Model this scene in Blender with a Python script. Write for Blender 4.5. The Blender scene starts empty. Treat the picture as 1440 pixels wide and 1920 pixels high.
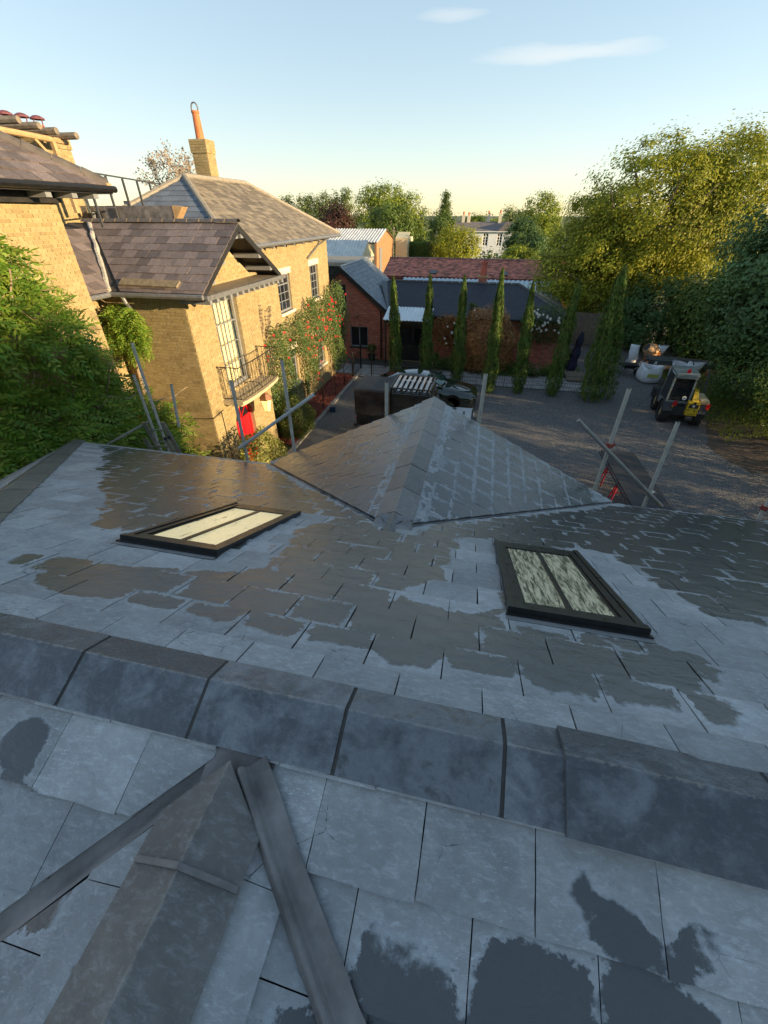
import bpy, math, random
import numpy as np
from math import radians as rad, sin, cos, pi, hypot, sqrt
from mathutils import Vector as V, Matrix

R = random.Random(7)
NP = np.random.default_rng(11)
SC = bpy.context.scene
COL = SC.collection

# ------------------------------------------------------------------ camera, world, sun, exposure
CAM = V((0, 0, 7.2))
PITCH, YAW, FPX = rad(35.7), rad(12.6), 780 / 1440
cd = bpy.data.cameras.new('camera')
cd.sensor_fit = 'HORIZONTAL'
cd.sensor_width = 36
cd.lens = 36 * FPX
cd.clip_start = .02
cd.clip_end = 3000
cam = bpy.data.objects.new('camera', cd)
cam.location = CAM
cam.rotation_euler = (pi / 2 - PITCH, 0, YAW)
COL.objects.link(cam)
SC.camera = cam

SUN_EL, SUN_BACK = rad(10.5), rad(14)          # low sun from the right, a little behind the camera
W = bpy.data.worlds.new('World')
SC.world = W
W.use_nodes = True
wn, wl = W.node_tree.nodes, W.node_tree.links
bg = wn['Background']
sky = wn.new('ShaderNodeTexSky')
sky.sky_type = 'NISHITA'
sky.sun_disc = False
sky.sun_elevation = SUN_EL
sky.sun_rotation = -(pi / 2 + SUN_BACK)
sky.air_density = 1.0
sky.dust_density = .08
sky.ozone_density = 1.7
WISPS = [((.069, .977, .202), (.998, -.07, -.003), (.011, .202, -.979), .15, .012, .42),
         ((-.106, .963, .248), (.994, .104, .024), (-.003, .249, -.968), .06, .010, .28)]
# two faint wisps of cirrus: long thin streaks of cloud round two directions, broken up by noise
tc = wn.new('ShaderNodeTexCoord')
cx = wn.new('ShaderNodeMix')
cx.data_type = 'RGBA'
cx.inputs['B'].default_value = (2.3, 2.25, 2.1, 1)


def wmath(op, a, b=0.0, clamp=False):
    k = wn.new('ShaderNodeMath')
    k.operation = op
    k.use_clamp = clamp
    for sock, v in ((k.inputs[0], a), (k.inputs[1], b)):
        if isinstance(v, bpy.types.NodeSocket): wl.new(v, sock)
        else: sock.default_value = v
    return k.outputs[0]


def wdot(v):
    k = wn.new('ShaderNodeVectorMath')
    k.operation = 'DOT_PRODUCT'
    wl.new(tc.outputs['Generated'], k.inputs[0])
    k.inputs[1].default_value = v
    return k.outputs['Value']


cn = wn.new('ShaderNodeTexNoise')
cmap = wn.new('ShaderNodeMapping')
cmap.inputs['Scale'].default_value = (3, 3, 14)
cmap.inputs['Rotation'].default_value = (0, rad(6), 0)
wl.new(tc.outputs['Generated'], cmap.inputs[0])
wl.new(cmap.outputs[0], cn.inputs['Vector'])
cn.inputs['Scale'].default_value = 3.2
cn.inputs['Detail'].default_value = 6
cloud = None
for D, A, B, la, lb, amt in WISPS:
    fa = wmath('POWER', wmath('DIVIDE', wdot(A), la), 2)
    fb = wmath('POWER', wmath('DIVIDE', wmath('ADD', wdot(B), wmath('MULTIPLY', wmath('SUBTRACT', cn.outputs['Fac'], .5), lb * 2.2)), lb), 2)
    m_ = wmath('SUBTRACT', 1.0, wmath('ADD', fa, fb), True)
    m_ = wmath('MULTIPLY', wmath('MULTIPLY', m_, amt), wmath('GREATER_THAN', wdot(D), .5))
    cloud = m_ if cloud is None else wmath('ADD', cloud, m_, True)
wl.new(cloud, cx.inputs['Factor'])
sg_ = wn.new('ShaderNodeGamma')                 # a hazy evening sky: gentler contrast from zenith to horizon
sg_.inputs['Gamma'].default_value = .52
hs_ = wn.new('ShaderNodeHueSaturation')
hs_.inputs['Saturation'].default_value = 1.18
wl.new(sky.outputs[0], sg_.inputs['Color'])
wl.new(sg_.outputs[0], hs_.inputs['Color'])
wl.new(hs_.outputs[0], cx.inputs['A'])
wl.new(cx.outputs['Result'], bg.inputs['Color'])
bg.inputs['Strength'].default_value = .092

sd = bpy.data.lights.new('sun', 'SUN')
sd.energy = 2.1
sd.angle = rad(.53)
sd.color = (1, .745, .43)
so = bpy.data.objects.new('sun', sd)
sun_dir = V((cos(SUN_EL) * cos(SUN_BACK), -cos(SUN_EL) * sin(SUN_BACK), sin(SUN_EL)))
so.rotation_euler = (-sun_dir).to_track_quat('-Z', 'Y').to_euler()
so.location = (30, -10, 20)
COL.objects.link(so)

SC.view_settings.view_transform = 'Standard'
SC.view_settings.look = 'None'
SC.view_settings.gamma = 1
SC.view_settings.use_curve_mapping = False
SC.view_settings.exposure = 2.4
SC.cycles.max_bounces = 6
SC.cycles.transparent_max_bounces = 6
SC.cycles.use_denoising = True

# ------------------------------------------------------------------ helpers
def base_of(p):
    w = V((0, 0, 0))
    while p is not None:
        w += V(p.location)
        p = p.parent
    return w


def link(name, me, mat, parent=None):
    o = bpy.data.objects.new(name, me)
    if mat is not None and not me.materials:
        me.materials.append(mat)
    COL.objects.link(o)
    if parent is not None:
        o.parent = parent
    return o


def tag(o, label=None, cat=None, group=None, kind=None):
    if label: o['label'] = label
    if cat: o['category'] = cat
    if group: o['group'] = group
    if kind: o['kind'] = kind
    return o


def thing(name, label, cat, loc=(0, 0, 0), group=None):
    o = bpy.data.objects.new(name, None)
    o.empty_display_size = .2
    COL.objects.link(o)
    o.location = loc
    return tag(o, label, cat, group)


def mesh(name, verts, faces, smooth=False):
    me = bpy.data.meshes.new(name)
    me.from_pydata([tuple(v) for v in verts], [], faces)
    if smooth:
        me.polygons.foreach_set('use_smooth', [True] * len(me.polygons))
    return me


class MB:
    def __init__(s):
        s.v, s.f = [], []

    def add(s, vs, fs):
        b = len(s.v)
        s.v += [V(q) for q in vs]
        s.f += [tuple(b + i for i in q) for q in fs]
        return s

    def box(s, x0, x1, y0, y1, z0, z1):
        return s.obox(((x0 + x1) / 2, (y0 + y1) / 2, (z0 + z1) / 2), ((x1 - x0) / 2, 0, 0), (0, (y1 - y0) / 2, 0), (0, 0, (z1 - z0) / 2))

    def obox(s, c, a, b, d, taper=1):
        c, a, b, d = V(c), V(a), V(b), V(d)
        if a.cross(b).dot(d) < 0: a = -a
        vs = [c - a - b - d, c + a - b - d, c + a + b - d, c - a + b - d] + [c + (q) * taper + d for q in (-a - b, a - b, a + b, -a + b)]
        return s.add(vs, [(3, 2, 1, 0), (4, 5, 6, 7), (0, 1, 5, 4), (1, 2, 6, 5), (2, 3, 7, 6), (3, 0, 4, 7)])

    def bar(s, p, q, w, h=None, up=(0, 0, 1)):
        p, q = V(p), V(q)
        h = h or w
        d = (q - p)
        L = d.length
        d.normalize()
        up = V(up)
        if abs(d.dot(up)) > .99: up = V((1, 0, 0))
        a = d.cross(up).normalized()
        b = a.cross(d)
        return s.obox((p + q) / 2, a * w / 2, b * h / 2, d * L / 2)

    def tube(s, p, q, r, n=8, r2=None, cap=True):
        return s.path([p, q], [r, r if r2 is None else r2], n, cap)

    def path(s, pts, r, n=6, cap=True):
        pts = [V(p) for p in pts]
        rs = r if isinstance(r, (list, tuple)) else [r] * len(pts)
        b = len(s.v)
        pu = None
        for i, p in enumerate(pts):
            d = (pts[min(i + 1, len(pts) - 1)] - pts[max(i - 1, 0)]).normalized()
            u = V((0, 0, 1)) if abs(d.z) < .95 else V((1, 0, 0))
            if pu is not None: u = pu
            a = d.cross(u).normalized()
            c = a.cross(d).normalized()
            pu = c
            for k in range(n):
                t = 2 * pi * k / n
                s.v.append(p + (a * cos(t) + c * sin(t)) * rs[i])
        for i in range(len(pts) - 1):
            for k in range(n):
                j = (k + 1) % n
                s.f.append((b + i * n + k, b + i * n + j, b + (i + 1) * n + j, b + (i + 1) * n + k))
        if cap:
            s.f.append(tuple(b + k for k in range(n))[::-1])
            s.f.append(tuple(b + (len(pts) - 1) * n + k for k in range(n)))
        return s

    def lathe(s, prof, c=(0, 0, 0), n=12, ax=None):
        c = V(c)
        b = len(s.v)
        M = ax or Matrix.Identity(3)
        for (r, z) in prof:
            for k in range(n):
                t = 2 * pi * k / n
                s.v.append(c + M @ V((r * cos(t), r * sin(t), z)))
        for i in range(len(prof) - 1):
            for k in range(n):
                j = (k + 1) % n
                s.f.append((b + i * n + k, b + i * n + j, b + (i + 1) * n + j, b + (i + 1) * n + k))
        if prof[0][0] > 1e-6: s.f.append(tuple(b + k for k in range(n))[::-1])
        if prof[-1][0] > 1e-6: s.f.append(tuple(b + (len(prof) - 1) * n + k for k in range(n)))
        return s

    def prism(s, poly, ext):
        """closed slab: polygon (3D points, counter-clockwise seen against ext) pushed along -ext"""
        ext = V(ext)
        n = len(poly)
        P = [V(p) for p in poly]
        nn = V((0, 0, 0))
        for i in range(n): nn += P[i].cross(P[(i + 1) % n])
        if nn.dot(ext) < 0: P = P[::-1]
        vs = P + [p - ext for p in P]
        fs = [tuple(range(n)), tuple(range(2 * n - 1, n - 1, -1))]
        for i in range(n):
            j = (i + 1) % n
            fs.append((i, n + i, n + j, j))
        return s.add(vs, fs)

    def quad(s, *p):
        return s.add(p, [tuple(range(len(p)))])

    def build(s, name, mat, parent=None, smooth=False):
        b = base_of(parent)
        me = mesh(name, [v - b for v in s.v], s.f, smooth)
        return link(name, me, mat, parent)


def copy_tree(o, parent=None):
    c = o.copy()
    COL.objects.link(c)
    if parent is not None: c.parent = parent
    for ch in list(o.children):
        copy_tree(ch, c)
    return c


def proj_size(pts):
    """rough size in the photograph (1440 px wide) of a set of points, 0 when off frame"""
    f = V((-sin(YAW) * cos(PITCH), cos(YAW) * cos(PITCH), -sin(PITCH)))
    r = V((cos(YAW), sin(YAW), 0))
    u = r.cross(f)
    xs, ys = [], []
    for p in pts:
        d = V(p) - CAM
        z = d.dot(f)
        if z < .05: return 0
        xs.append(720 + 780 * d.dot(r) / z)
        ys.append(960 - 780 * d.dot(u) / z)
    w = min(max(xs), 1440) - max(min(xs), 0)
    h = min(max(ys), 1920) - max(min(ys), 0)
    if w <= 0 or h <= 0: return 0
    return w * h


# ------------------------------------------------------------------ materials
def newmat(name, col=(.5, .5, .5), rough=.6, metal=0, spec=.5):
    m = bpy.data.materials.new(name)
    m.use_nodes = True
    b = m.node_tree.nodes['Principled BSDF']
    b.inputs['Base Color'].default_value = (*col, 1)
    b.inputs['Roughness'].default_value = rough
    b.inputs['Metallic'].default_value = metal
    b.inputs['Specular IOR Level'].default_value = spec
    return m


class NT:
    """tiny node-graph writer"""
    def __init__(s, m):
        s.m, s.n, s.l = m, m.node_tree.nodes, m.node_tree.links
        s.b = s.n['Principled BSDF']

    def val(s, sock, v):
        if isinstance(v, bpy.types.NodeSocket): s.l.new(v, sock)
        elif isinstance(v, (tuple, list)) and len(v) == 3 and sock.type == 'RGBA': sock.default_value = (*v, 1)
        else: sock.default_value = v

    def obj(s): return s.n.new('ShaderNodeTexCoord').outputs['Object']

    def pos(s): return s.n.new('ShaderNodeNewGeometry').outputs['Position']

    def mapping(s, vec, scale=(1, 1, 1), rot=(0, 0, 0)):
        k = s.n.new('ShaderNodeMapping')
        s.l.new(vec, k.inputs['Vector'])
        k.inputs['Scale'].default_value = scale
        k.inputs['Rotation'].default_value = rot
        return k.outputs[0]

    def noise(s, vec, scale, detail=4, rough=.55, dist=0):
        k = s.n.new('ShaderNodeTexNoise')
        if vec is not None: s.l.new(vec, k.inputs['Vector'])
        k.inputs['Scale'].default_value = scale
        k.inputs['Detail'].default_value = detail
        k.inputs['Roughness'].default_value = rough
        k.inputs['Distortion'].default_value = dist
        return k.outputs['Fac']

    def voro(s, vec, scale, feature='F1', out='Distance'):
        k = s.n.new('ShaderNodeTexVoronoi')
        k.feature = feature
        if vec is not None: s.l.new(vec, k.inputs['Vector'])
        k.inputs['Scale'].default_value = scale
        return k.outputs[out]

    def attr(s, name, typ='GEOMETRY'):
        k = s.n.new('ShaderNodeAttribute')
        k.attribute_name = name
        k.attribute_type = typ
        return k.outputs['Fac']

    def uv(s):
        k = s.n.new('ShaderNodeSeparateXYZ')
        s.l.new(s.n.new('ShaderNodeTexCoord').outputs['UV'], k.inputs[0])
        return k.outputs[0], k.outputs[1]

    def rnd(s):
        """random number per separate piece, whether an object or an island of one"""
        a = s.n.new('ShaderNodeObjectInfo').outputs['Random']
        b = s.n.new('ShaderNodeNewGeometry').outputs['Random Per Island']
        return s.math('FRACT', s.math('ADD', a, b))

    def math(s, op, a, b=0.0, c=None, clamp=False):
        k = s.n.new('ShaderNodeMath')
        k.operation = op
        k.use_clamp = clamp
        s.val(k.inputs[0], a)
        s.val(k.inputs[1], b)
        if c is not None: s.val(k.inputs[2], c)
        return k.outputs[0]

    def ramp(s, v, a, b, lo=0.0, hi=1.0, smooth=False):
        k = s.n.new('ShaderNodeMapRange')
        if smooth: k.interpolation_type = 'SMOOTHSTEP'
        s.val(k.inputs['Value'], v)
        for n_, q in (('From Min', a), ('From Max', b), ('To Min', lo), ('To Max', hi)):
            s.val(k.inputs[n_], q)
        return k.outputs[0]

    def mix(s, f, a, b, mode='MIX'):
        k = s.n.new('ShaderNodeMix')
        k.data_type = 'RGBA'
        k.blend_type = mode
        s.val(k.inputs['Factor'], f)
        s.val(k.inputs['A'], a)
        s.val(k.inputs['B'], b)
        return k.outputs['Result']

    def cramp(s, v, stops):
        k = s.n.new('ShaderNodeValToRGB')
        s.l.new(v, k.inputs[0])
        e = k.color_ramp.elements
        while len(e) < len(stops): e.new(.5)
        for q, (p, c) in zip(e, stops):
            q.position = p
            q.color = (*c, 1)
        return k.outputs[0]

    def bump(s, h, strength=.3, dist=.01, prev=None):
        k = s.n.new('ShaderNodeBump')
        k.inputs['Strength'].default_value = strength
        k.inputs['Distance'].default_value = dist
        s.l.new(h, k.inputs['Height'])
        if prev is not None: s.l.new(prev, k.inputs['Normal'])
        return k.outputs[0]

    def set(s, **kw):
        names = dict(col='Base Color', rough='Roughness', metal='Metallic', norm='Normal', spec='Specular IOR Level',
                     trans='Transmission Weight', emit='Emission Color', estr='Emission Strength', coat='Coat Weight')
        for k, v in kw.items(): s.val(s.b.inputs[names[k]], v)
        return s.m


def slate_mat(name, dry1, dry2, wet1, wet2, edge=.62, chalk=1.0, dryrough=.58, rv=.16, crack=0.0, wear=0.0):
    g = NT(newmat(name))
    o = g.pos()
    u, v = g.uv()
    rn = g.rnd()
    # distance (m) to the piece's edges, from the UVs (in metres) and the size stored per piece
    sw = g.attr('sw')
    sh = g.attr('sh')
    du = g.math('MINIMUM', u, g.math('SUBTRACT', sw, u))
    dv = g.math('MINIMUM', v, g.math('SUBTRACT', sh, v))
    dd = g.math('MINIMUM', du, dv)
    n1 = g.math('SUBTRACT', g.noise(o, 9, 5, .6, .4), .5)
    n2 = g.math('SUBTRACT', g.noise(o, 55, 4, .65), .5)
    e = g.ramp(g.math('ADD', dd, g.math('MULTIPLY', n2, .05)), .002, .038, edge, 0, True)
    e = g.math('MULTIPLY', e, g.ramp(g.noise(o, 3.7, 3, .6), .36, .62, .15, 1.25))
    w = g.math('ADD', g.attr('wet'), g.math('ADD', g.math('MULTIPLY', n1, 1.15), g.math('MULTIPLY', n2, .30)))
    w = g.math('ADD', w, g.math('MULTIPLY', g.math('SUBTRACT', rn, .5), .45))
    w = g.math('SUBTRACT', w, e)
    mask = g.ramp(w, -.13, .09, 0, 1, True)
    # cleaved slate: stretched grain + chalky scuffs
    o2 = g.mapping(o, (1, 1, 1), (.3, .2, .6))
    grain = g.noise(o2, 11, 8, .7, .4)
    fine = g.noise(o2, 120, 6, .7)
    scuff = g.ramp(g.noise(g.mapping(o, (1, 2.2, 1), (0, 0, .7)), 30, 8, .75, .5), .50, .72, 0, 1)
    dry = g.mix(g.ramp(grain, .3, .72), dry1, dry2)
    dirt = g.ramp(g.noise(o, 3.3, 6, .65, .3), .36, .70, 0, .55)
    dry = g.mix(g.math('MULTIPLY', dirt, 1.0 if crack else .4), dry, g.mix(.5, dry1, wet2))
    dry = g.mix(g.math('MULTIPLY', scuff, .55 * chalk), dry, (.52, .55, .58))
    dry = g.mix(g.math('MULTIPLY', g.ramp(fine, .62, .72), .35), dry, (.06, .065, .07))
    wet = g.mix(rn, wet1, wet2)
    wet = g.mix(g.math('MULTIPLY', g.ramp(grain, .3, .75), .6), wet, g.mix(.5, wet1, (.10, .105, .11)))
    if crack:
        ed = g.voro(g.mapping(g.n.new('ShaderNodeVectorMath').outputs[0] if False else o, (1, 1.5, 1), (0, 0, .4)), 5.5, 'DISTANCE_TO_EDGE')
        wob = g.math('MULTIPLY', n2, .05)
        ln_ = g.math('MULTIPLY', g.ramp(g.math('ADD', ed, wob), .0, .007, 1, 0), g.ramp(g.noise(o, 3.1, 2), .56, .62, 0, 1))
        dry = g.mix(g.math('MULTIPLY', ln_, crack), dry, (.035, .036, .038))
        dot = g.math('MULTIPLY', g.ramp(g.voro(o, 42), .0, .09, 1, 0), g.ramp(g.noise(o, 4.3, 2), .55, .65, 0, 1))
        dry = g.mix(g.math('MULTIPLY', dot, .8), dry, (.03, .03, .033))
        sc2 = g.ramp(g.noise(g.mapping(o, (1, 3.2, 1), (0, 0, -.5)), 70, 7, .8, .3), .55, .66, 0, 1)
        sc2 = g.math('MULTIPLY', sc2, g.ramp(g.noise(o, 3.5, 3, .6), .42, .62, .05, 1))
        dry = g.mix(g.math('MULTIPLY', sc2, .85), dry, (.56, .60, .63))
    if wear:
        wv = g.ramp(g.math('ADD', v, g.math('MULTIPLY', n2, .03)), .0, .0045, 1, 0)
        dry = g.mix(g.math('MULTIPLY', wv, wear), dry, (.40, .37, .33))
    rim = g.ramp(w, -.35, -.03, 0, .30)
    dry = g.mix(rim, dry, (.40, .45, .50))
    dark = g.ramp(rn, 0, 1, 1 - rv * 1.2, 1 + rv)
    dry = g.mix(1.0, dry, dark, 'MULTIPLY')
    col = g.mix(mask, dry, wet)
    rough = g.math('ADD', g.ramp(mask, 0, 1, dryrough, .22), g.math('MULTIPLY', g.math('SUBTRACT', fine, .5), .22))
    lay = g.noise(g.mapping(o, (1, 1.6, 1), (0, 0, .5)), 9, 9, .62, .6)
    bn = g.bump(lay, .34, .014)
    bn = g.bump(fine, .22, .003, bn)
    return g.set(col=col, rough=rough, norm=bn, spec=g.ramp(mask, 0, 1, .35, .65))


M = {}
M['slate'] = slate_mat('wet_roof_slate', (.245, .252, .258), (.370, .376, .382), (.050, .055, .060), (.070, .071, .073), crack=.9)
M['ridge'] = slate_mat('smooth_ridge_slate', (.056, .062, .074), (.088, .092, .100), (.035, .037, .04), (.045, .045, .045), 0, .2, .29, wear=.28)


M['ridge_worn'] = slate_mat('worn_ridge_slate', (.105, .098, .092), (.175, .162, .150), (.035, .037, .04), (.045, .045, .045), 0, .45, .36, wear=.25)


def simple(name, col, rough=.6, metal=0, var=.25, scale=6, bump=.15, bdist=.006, spec=.5, col2=None, detail=6):
    g = NT(newmat(name, col, rough, metal, spec))
    o = g.pos()
    n = g.noise(o, scale, detail, .6)
    c2 = col2 or tuple(c * (1 - var) for c in col)
    c1 = col if col2 else tuple(min(1, c * (1 + var)) for c in col)
    g.set(col=g.mix(g.ramp(n, .3, .7), c2, c1), rough=g.ramp(n, .3, .7, max(0, rough - .08), min(1, rough + .08)))
    if bump: g.set(norm=g.bump(g.noise(o, scale * 8, 5, .6), bump, bdist))
    return g.m


M['lead'] = simple('weathered_lead', (.11, .115, .12), .42, .15, .45, 14, .25, .004, .5, (.20, .20, .20))
M['leadbrown'] = simple('stained_lead', (.24, .225, .22), .42, .1, .4, 7, .35, .005, .5, (.075, .068, .064))
M['leadblue'] = simple('new_lead', (.10, .125, .16), .30, .5, .3, 18, .3, .004)
M['anthracite'] = simple('anthracite_aluminium', (.012, .0115, .0115), .34, .0, .2, 20, .04, .001)
M['mortar'] = simple('dark_mortar', (.045, .042, .039), .9, 0, .3, 30)
M['underlay'] = simple('roof_underlay', (.012, .012, .013), .95, 0, .2, 10)
# ------------------------------------------------------------------ the slated building we stand on
SL = rad(24.2)
ZR, YR = 6.112, .55              # main ridge
YE, ZE = 5.02, 6.112 - (5.02 - .55) * math.tan(SL)
XG, ZG = -.49, 5.29              # ridge of the gabled wing that runs away from us
YP = YR + (ZR - ZG) / math.tan(SL)
WG = 2.40                        # half width of the gabled wing at the eaves
KG = WG / (YE - YP)
SGA = math.atan((ZG - ZE) / WG)
cG, sG = cos(SGA), sin(SGA)
GA, GB = XG - WG, XG + WG
XL, XR = -1.95, 1.35              # ends of the main ridge
XW, ZW = -.48, 6.045             # ridge of the wing towards us
YWJ = YR - (ZR - ZW) / math.tan(SL)
cS, sS = cos(SL), sin(SL)

house0 = thing('slate_roofed_building', 'low building with freshly laid wet slate roof, two skylights and angled slate ridge', 'building', (0, 3, 0))


def seg(p, a, b):
    a, b, p = V(a), V(b), V(p)
    d = b - a
    t = max(0, min(1, (p - a).dot(d) / max(1e-9, d.length_squared)))
    return (p - a - d * t).length


# dry patches (negative) and wet patches (positive) of the drying roof: points (x, metres down the slope), radius, weight
def caps(pts, r, w): return [((*pts[i], 0), (*pts[min(i + 1, len(pts) - 1)], 0), r, w) for i in range(max(1, len(pts) - 1))]


MAIN_DRY = (caps([(-2.2, .05), (-1.2, .1), (-.34, .09), (.13, .08), (.85, .07)], .17, -1.5) + caps([(-6.2, 4.75), (-5.11, 3.75), (-2.92, 1.48), (-1.85, .36)], .27, -1.4)
            + caps([(-2.25, .80), (-1.53, .74), (-1.16, .86)], .13, -1.2) + caps([(-1.7, .17), (-1.28, .17), (-.95, .14)], .13, -1.1)
            + caps([(.17, 1.9), (.12, 1.27), (.08, .9), (-.1, .86)], .13, -1.3) + caps([(.91, 1.95), (.95, 1.32), (.97, .95), (1.2, .9), (1.9, .95)], .20, -1.4)
            + caps([(1.3, .75), (1.05, .43), (.8, .25)], .18, -1.1) + caps([(-1.05, .89), (-1.18, 1.74), (-1.04, 2.02)], .12, -1.1)
            + caps([(.25, .75), (.46, .76), (.68, .73)], .06, -.9) + caps([(GA, 4.9), (XG, 2.12), (GB, 4.9)], .12, -1.0)
            + caps([(-6, 4.85), (-3, 4.85)], .10, -1) + caps([(1.9, 4.85), (5, 4.85)], .07, -.8)
            + caps([(-1.9, 1.0), (-1.7, 1.2)], .12, -.9))
MAIN_WET = caps([(.93, .52), (.84, .33)], .16, .9) + caps([(-1.82, .54), (-1.5, .45)], .19, 1.0)
NEAR = (caps([(-1.08, .25)], .075, 1.5) + caps([(-1.0, .40), (-1.02, .48)], .10, 1.6) + caps([(-.82, .62)], .09, 1.4) + caps([(.0, .425), (.02, .47)], .10, 1.6)
        + caps([(.24, .42), (.26, .47)], .11, 1.6) + caps([(.46, .40), (.52, .45)], .11, 1.6) + caps([(.36, .235)], .05, 1.1) + caps([(.44, .275), (.47, .29)], .045, 1.15)
        + caps([(-.16, .375)], .06, 1.3) + caps([(.57, .27)], .05, 1.0) + caps([(.16, .24)], .03, .85) + caps([(-.5, .75)], .1, 1.5) + caps([(-.12, .6), (.6, .72)], .12, 1.5))


def field(base, cs, x, t):
    w = base
    for a, b, r, k in cs:
        d = seg((x, t, 0), a, b) / r
        w += k * max(0.0, 1 - .5 * d ** 2) if d < 1.42 else 0
    return w


def wet_main(x, t): return max(-1.2, min(.9, field(.56, MAIN_DRY, x, t))) + field(0, MAIN_WET, x, t)
def wet_near(x, t): return max(-.75, min(.6, field(-.75, NEAR, x, t)))
def wet_gr(x, t): return -.15 + .50 * min(1, max(0, (x - .05) / .35)) - 1.0 * max(0, 1 - (t - .05) / .22) - .9 * max(0, 1 - (2.55 - t) / .12)
def wet_gl(x, t): return .75 - 1.3 * max(0, 1 - (t - .05) / .28) - .8 * max(0, 1 - (2.55 - t) / .10) - .6 * max(0, (2.4 - x) / .5 if x > 1.9 else 0) * .3
def wet_dry(x, t): return -1.0


def clip(poly, conv):
    """Sutherland-Hodgman: poly against a convex polygon (both lists of (s, t), conv counter-clockwise)"""
    out = poly
    for i in range(len(conv)):
        a, b = conv[i], conv[(i + 1) % len(conv)]
        if not out: break
        inp, out = out, []
        def side(p): return (b[0] - a[0]) * (p[1] - a[1]) - (b[1] - a[1]) * (p[0] - a[0])
        for j in range(len(inp)):
            p, q = inp[j], inp[(j + 1) % len(inp)]
            sp, sq = side(p), side(q)
            if sp >= 0: out.append(p)
            if (sp >= 0) != (sq >= 0):
                k = sp / (sp - sq)
                out.append((p[0] + (q[0] - p[0]) * k, p[1] + (q[1] - p[1]) * k))
    return out


def ccw(poly):
    a = sum(poly[i][0] * poly[(i + 1) % len(poly)][1] - poly[(i + 1) % len(poly)][0] * poly[i][1] for i in range(len(poly)))
    return poly if a > 0 else poly[::-1]


def area2(poly): return abs(sum(poly[i][0] * poly[(i + 1) % len(poly)][1] - poly[(i + 1) % len(poly)][0] * poly[i][1] for i in range(len(poly)))) / 2


def slates(O, e, d, regions, gauge, width, wet, s0=0.0, t0=0.0, k0=0, k1=40, lift=.004, thick=.007, grid=0, over=.03, jit=1.0, holes=(), gap=.0045):
    """list of slates as dicts; O origin, e along the courses, d down the slope, regions(k)->list of convex polygons in (s, t)"""
    O, e, d = V(O), V(e).normalized(), V(d).normalized()
    n = e.cross(d)
    if n.z < 0: n = -n
    res = []
    for k in range(k0, k1):
        ta, tb = t0 + k * gauge, t0 + (k + 1) * gauge
        for conv in regions(ta, tb):
            conv = ccw(conv)
            smin, smax = min(p[0] for p in conv), max(p[0] for p in conv)
            off = s0 + (width / 2 if k % 2 else 0)
            i0, i1 = math.floor((smin - off) / width) - 1, math.ceil((smax - off) / width) + 1
            for i in range(i0, i1):
                a = off + i * width + R.uniform(0, .001) * jit
                b = off + (i + 1) * width - gap * R.uniform(.7, 1.25)
                tj = tb + R.uniform(-.003, .003) * jit
                full = [(a, ta - over), (b, ta - over), (b, tj + R.uniform(-.0015, .0015) * jit), (a, tj)]
                p = clip(full, conv)
                if len(p) < 3 or area2(p) < .0012: continue
                if any(abs((a + b) / 2 - h[0]) < h[2] and abs(tb - gauge / 2 - h[1]) < h[3] for h in holes): continue
                res.append(dict(p=p, full=(a, b, ta - over, tb), whole=len(p) == 4 and abs(area2(p) - area2(full)) < 1e-6, O=O, e=e, d=d, n=n, lift=lift, th=thick,
                                tilt=R.uniform(-.0012, .0012) * jit, dh=R.uniform(0, .002) * jit, wet=wet, grid=grid, ta=ta - over, tb=tb))
    return res


def slate_geo(q):
    """verts, faces, per-corner (u, v, wet), size"""
    a, b, ta, tb = q['full']
    O, e, d, n, th = q['O'], q['e'], q['d'], q['n'], q['th']
    def P(s, t, top=True):
        h = q['lift'] + (t - ta) / (tb - ta) * .0135 + q['dh'] + q['tilt'] * ((s - a) / (b - a) - .5) * 2
        return O + e * s + d * t + n * (h + (th if top else 0) - .002)
    p = q['p']
    vs, fs = [], []
    st = []
    flip = e.cross(d).dot(n) < 0
    g = q['grid'] if q['whole'] else 0
    if g:
        (x0, y0), (x1, y1), (x2, y2), (x3, y3) = p
        for j in range(g + 1):
            for i in range(g + 1):
                f, h = i / g, j / g
                s = (x0 * (1 - f) + x1 * f) * (1 - h) + (x3 * (1 - f) + x2 * f) * h + (R.uniform(-.0012, .0012) if i in (0, g) and 0 < j < g else 0)
                t = (y0 * (1 - f) + y1 * f) * (1 - h) + (y3 * (1 - f) + y2 * f) * h + (R.uniform(-.003, .003) if j == g else 0)
                vs.append(P(s, t))
                st.append((s, t))
        for j in range(g):
            for i in range(g):
                c = j * (g + 1) + i
                fs.append((c, c + 1, c + g + 2, c + g + 1))
        ring = [i for i in range(g + 1)] + [(j + 1) * (g + 1) - 1 for j in range(1, g + 1)] + [g * (g + 1) + i for i in range(g - 1, -1, -1)] + [j * (g + 1) for j in range(g - 1, 0, -1)]
    else:
        vs = [P(*c) for c in p]
        st = list(p)
        fs = [tuple(range(len(p)))]
        ring = list(range(len(p)))
    m = len(vs)
    for r in ring:
        vs.append(P(*st[r], top=False))
        st.append(st[r])
    for i in range(len(ring)):
        j = (i + 1) % len(ring)
        fs.append((ring[i], m + i, m + j, ring[j]))
    if flip: fs = [f[::-1] for f in fs]
    return vs, fs, st


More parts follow.
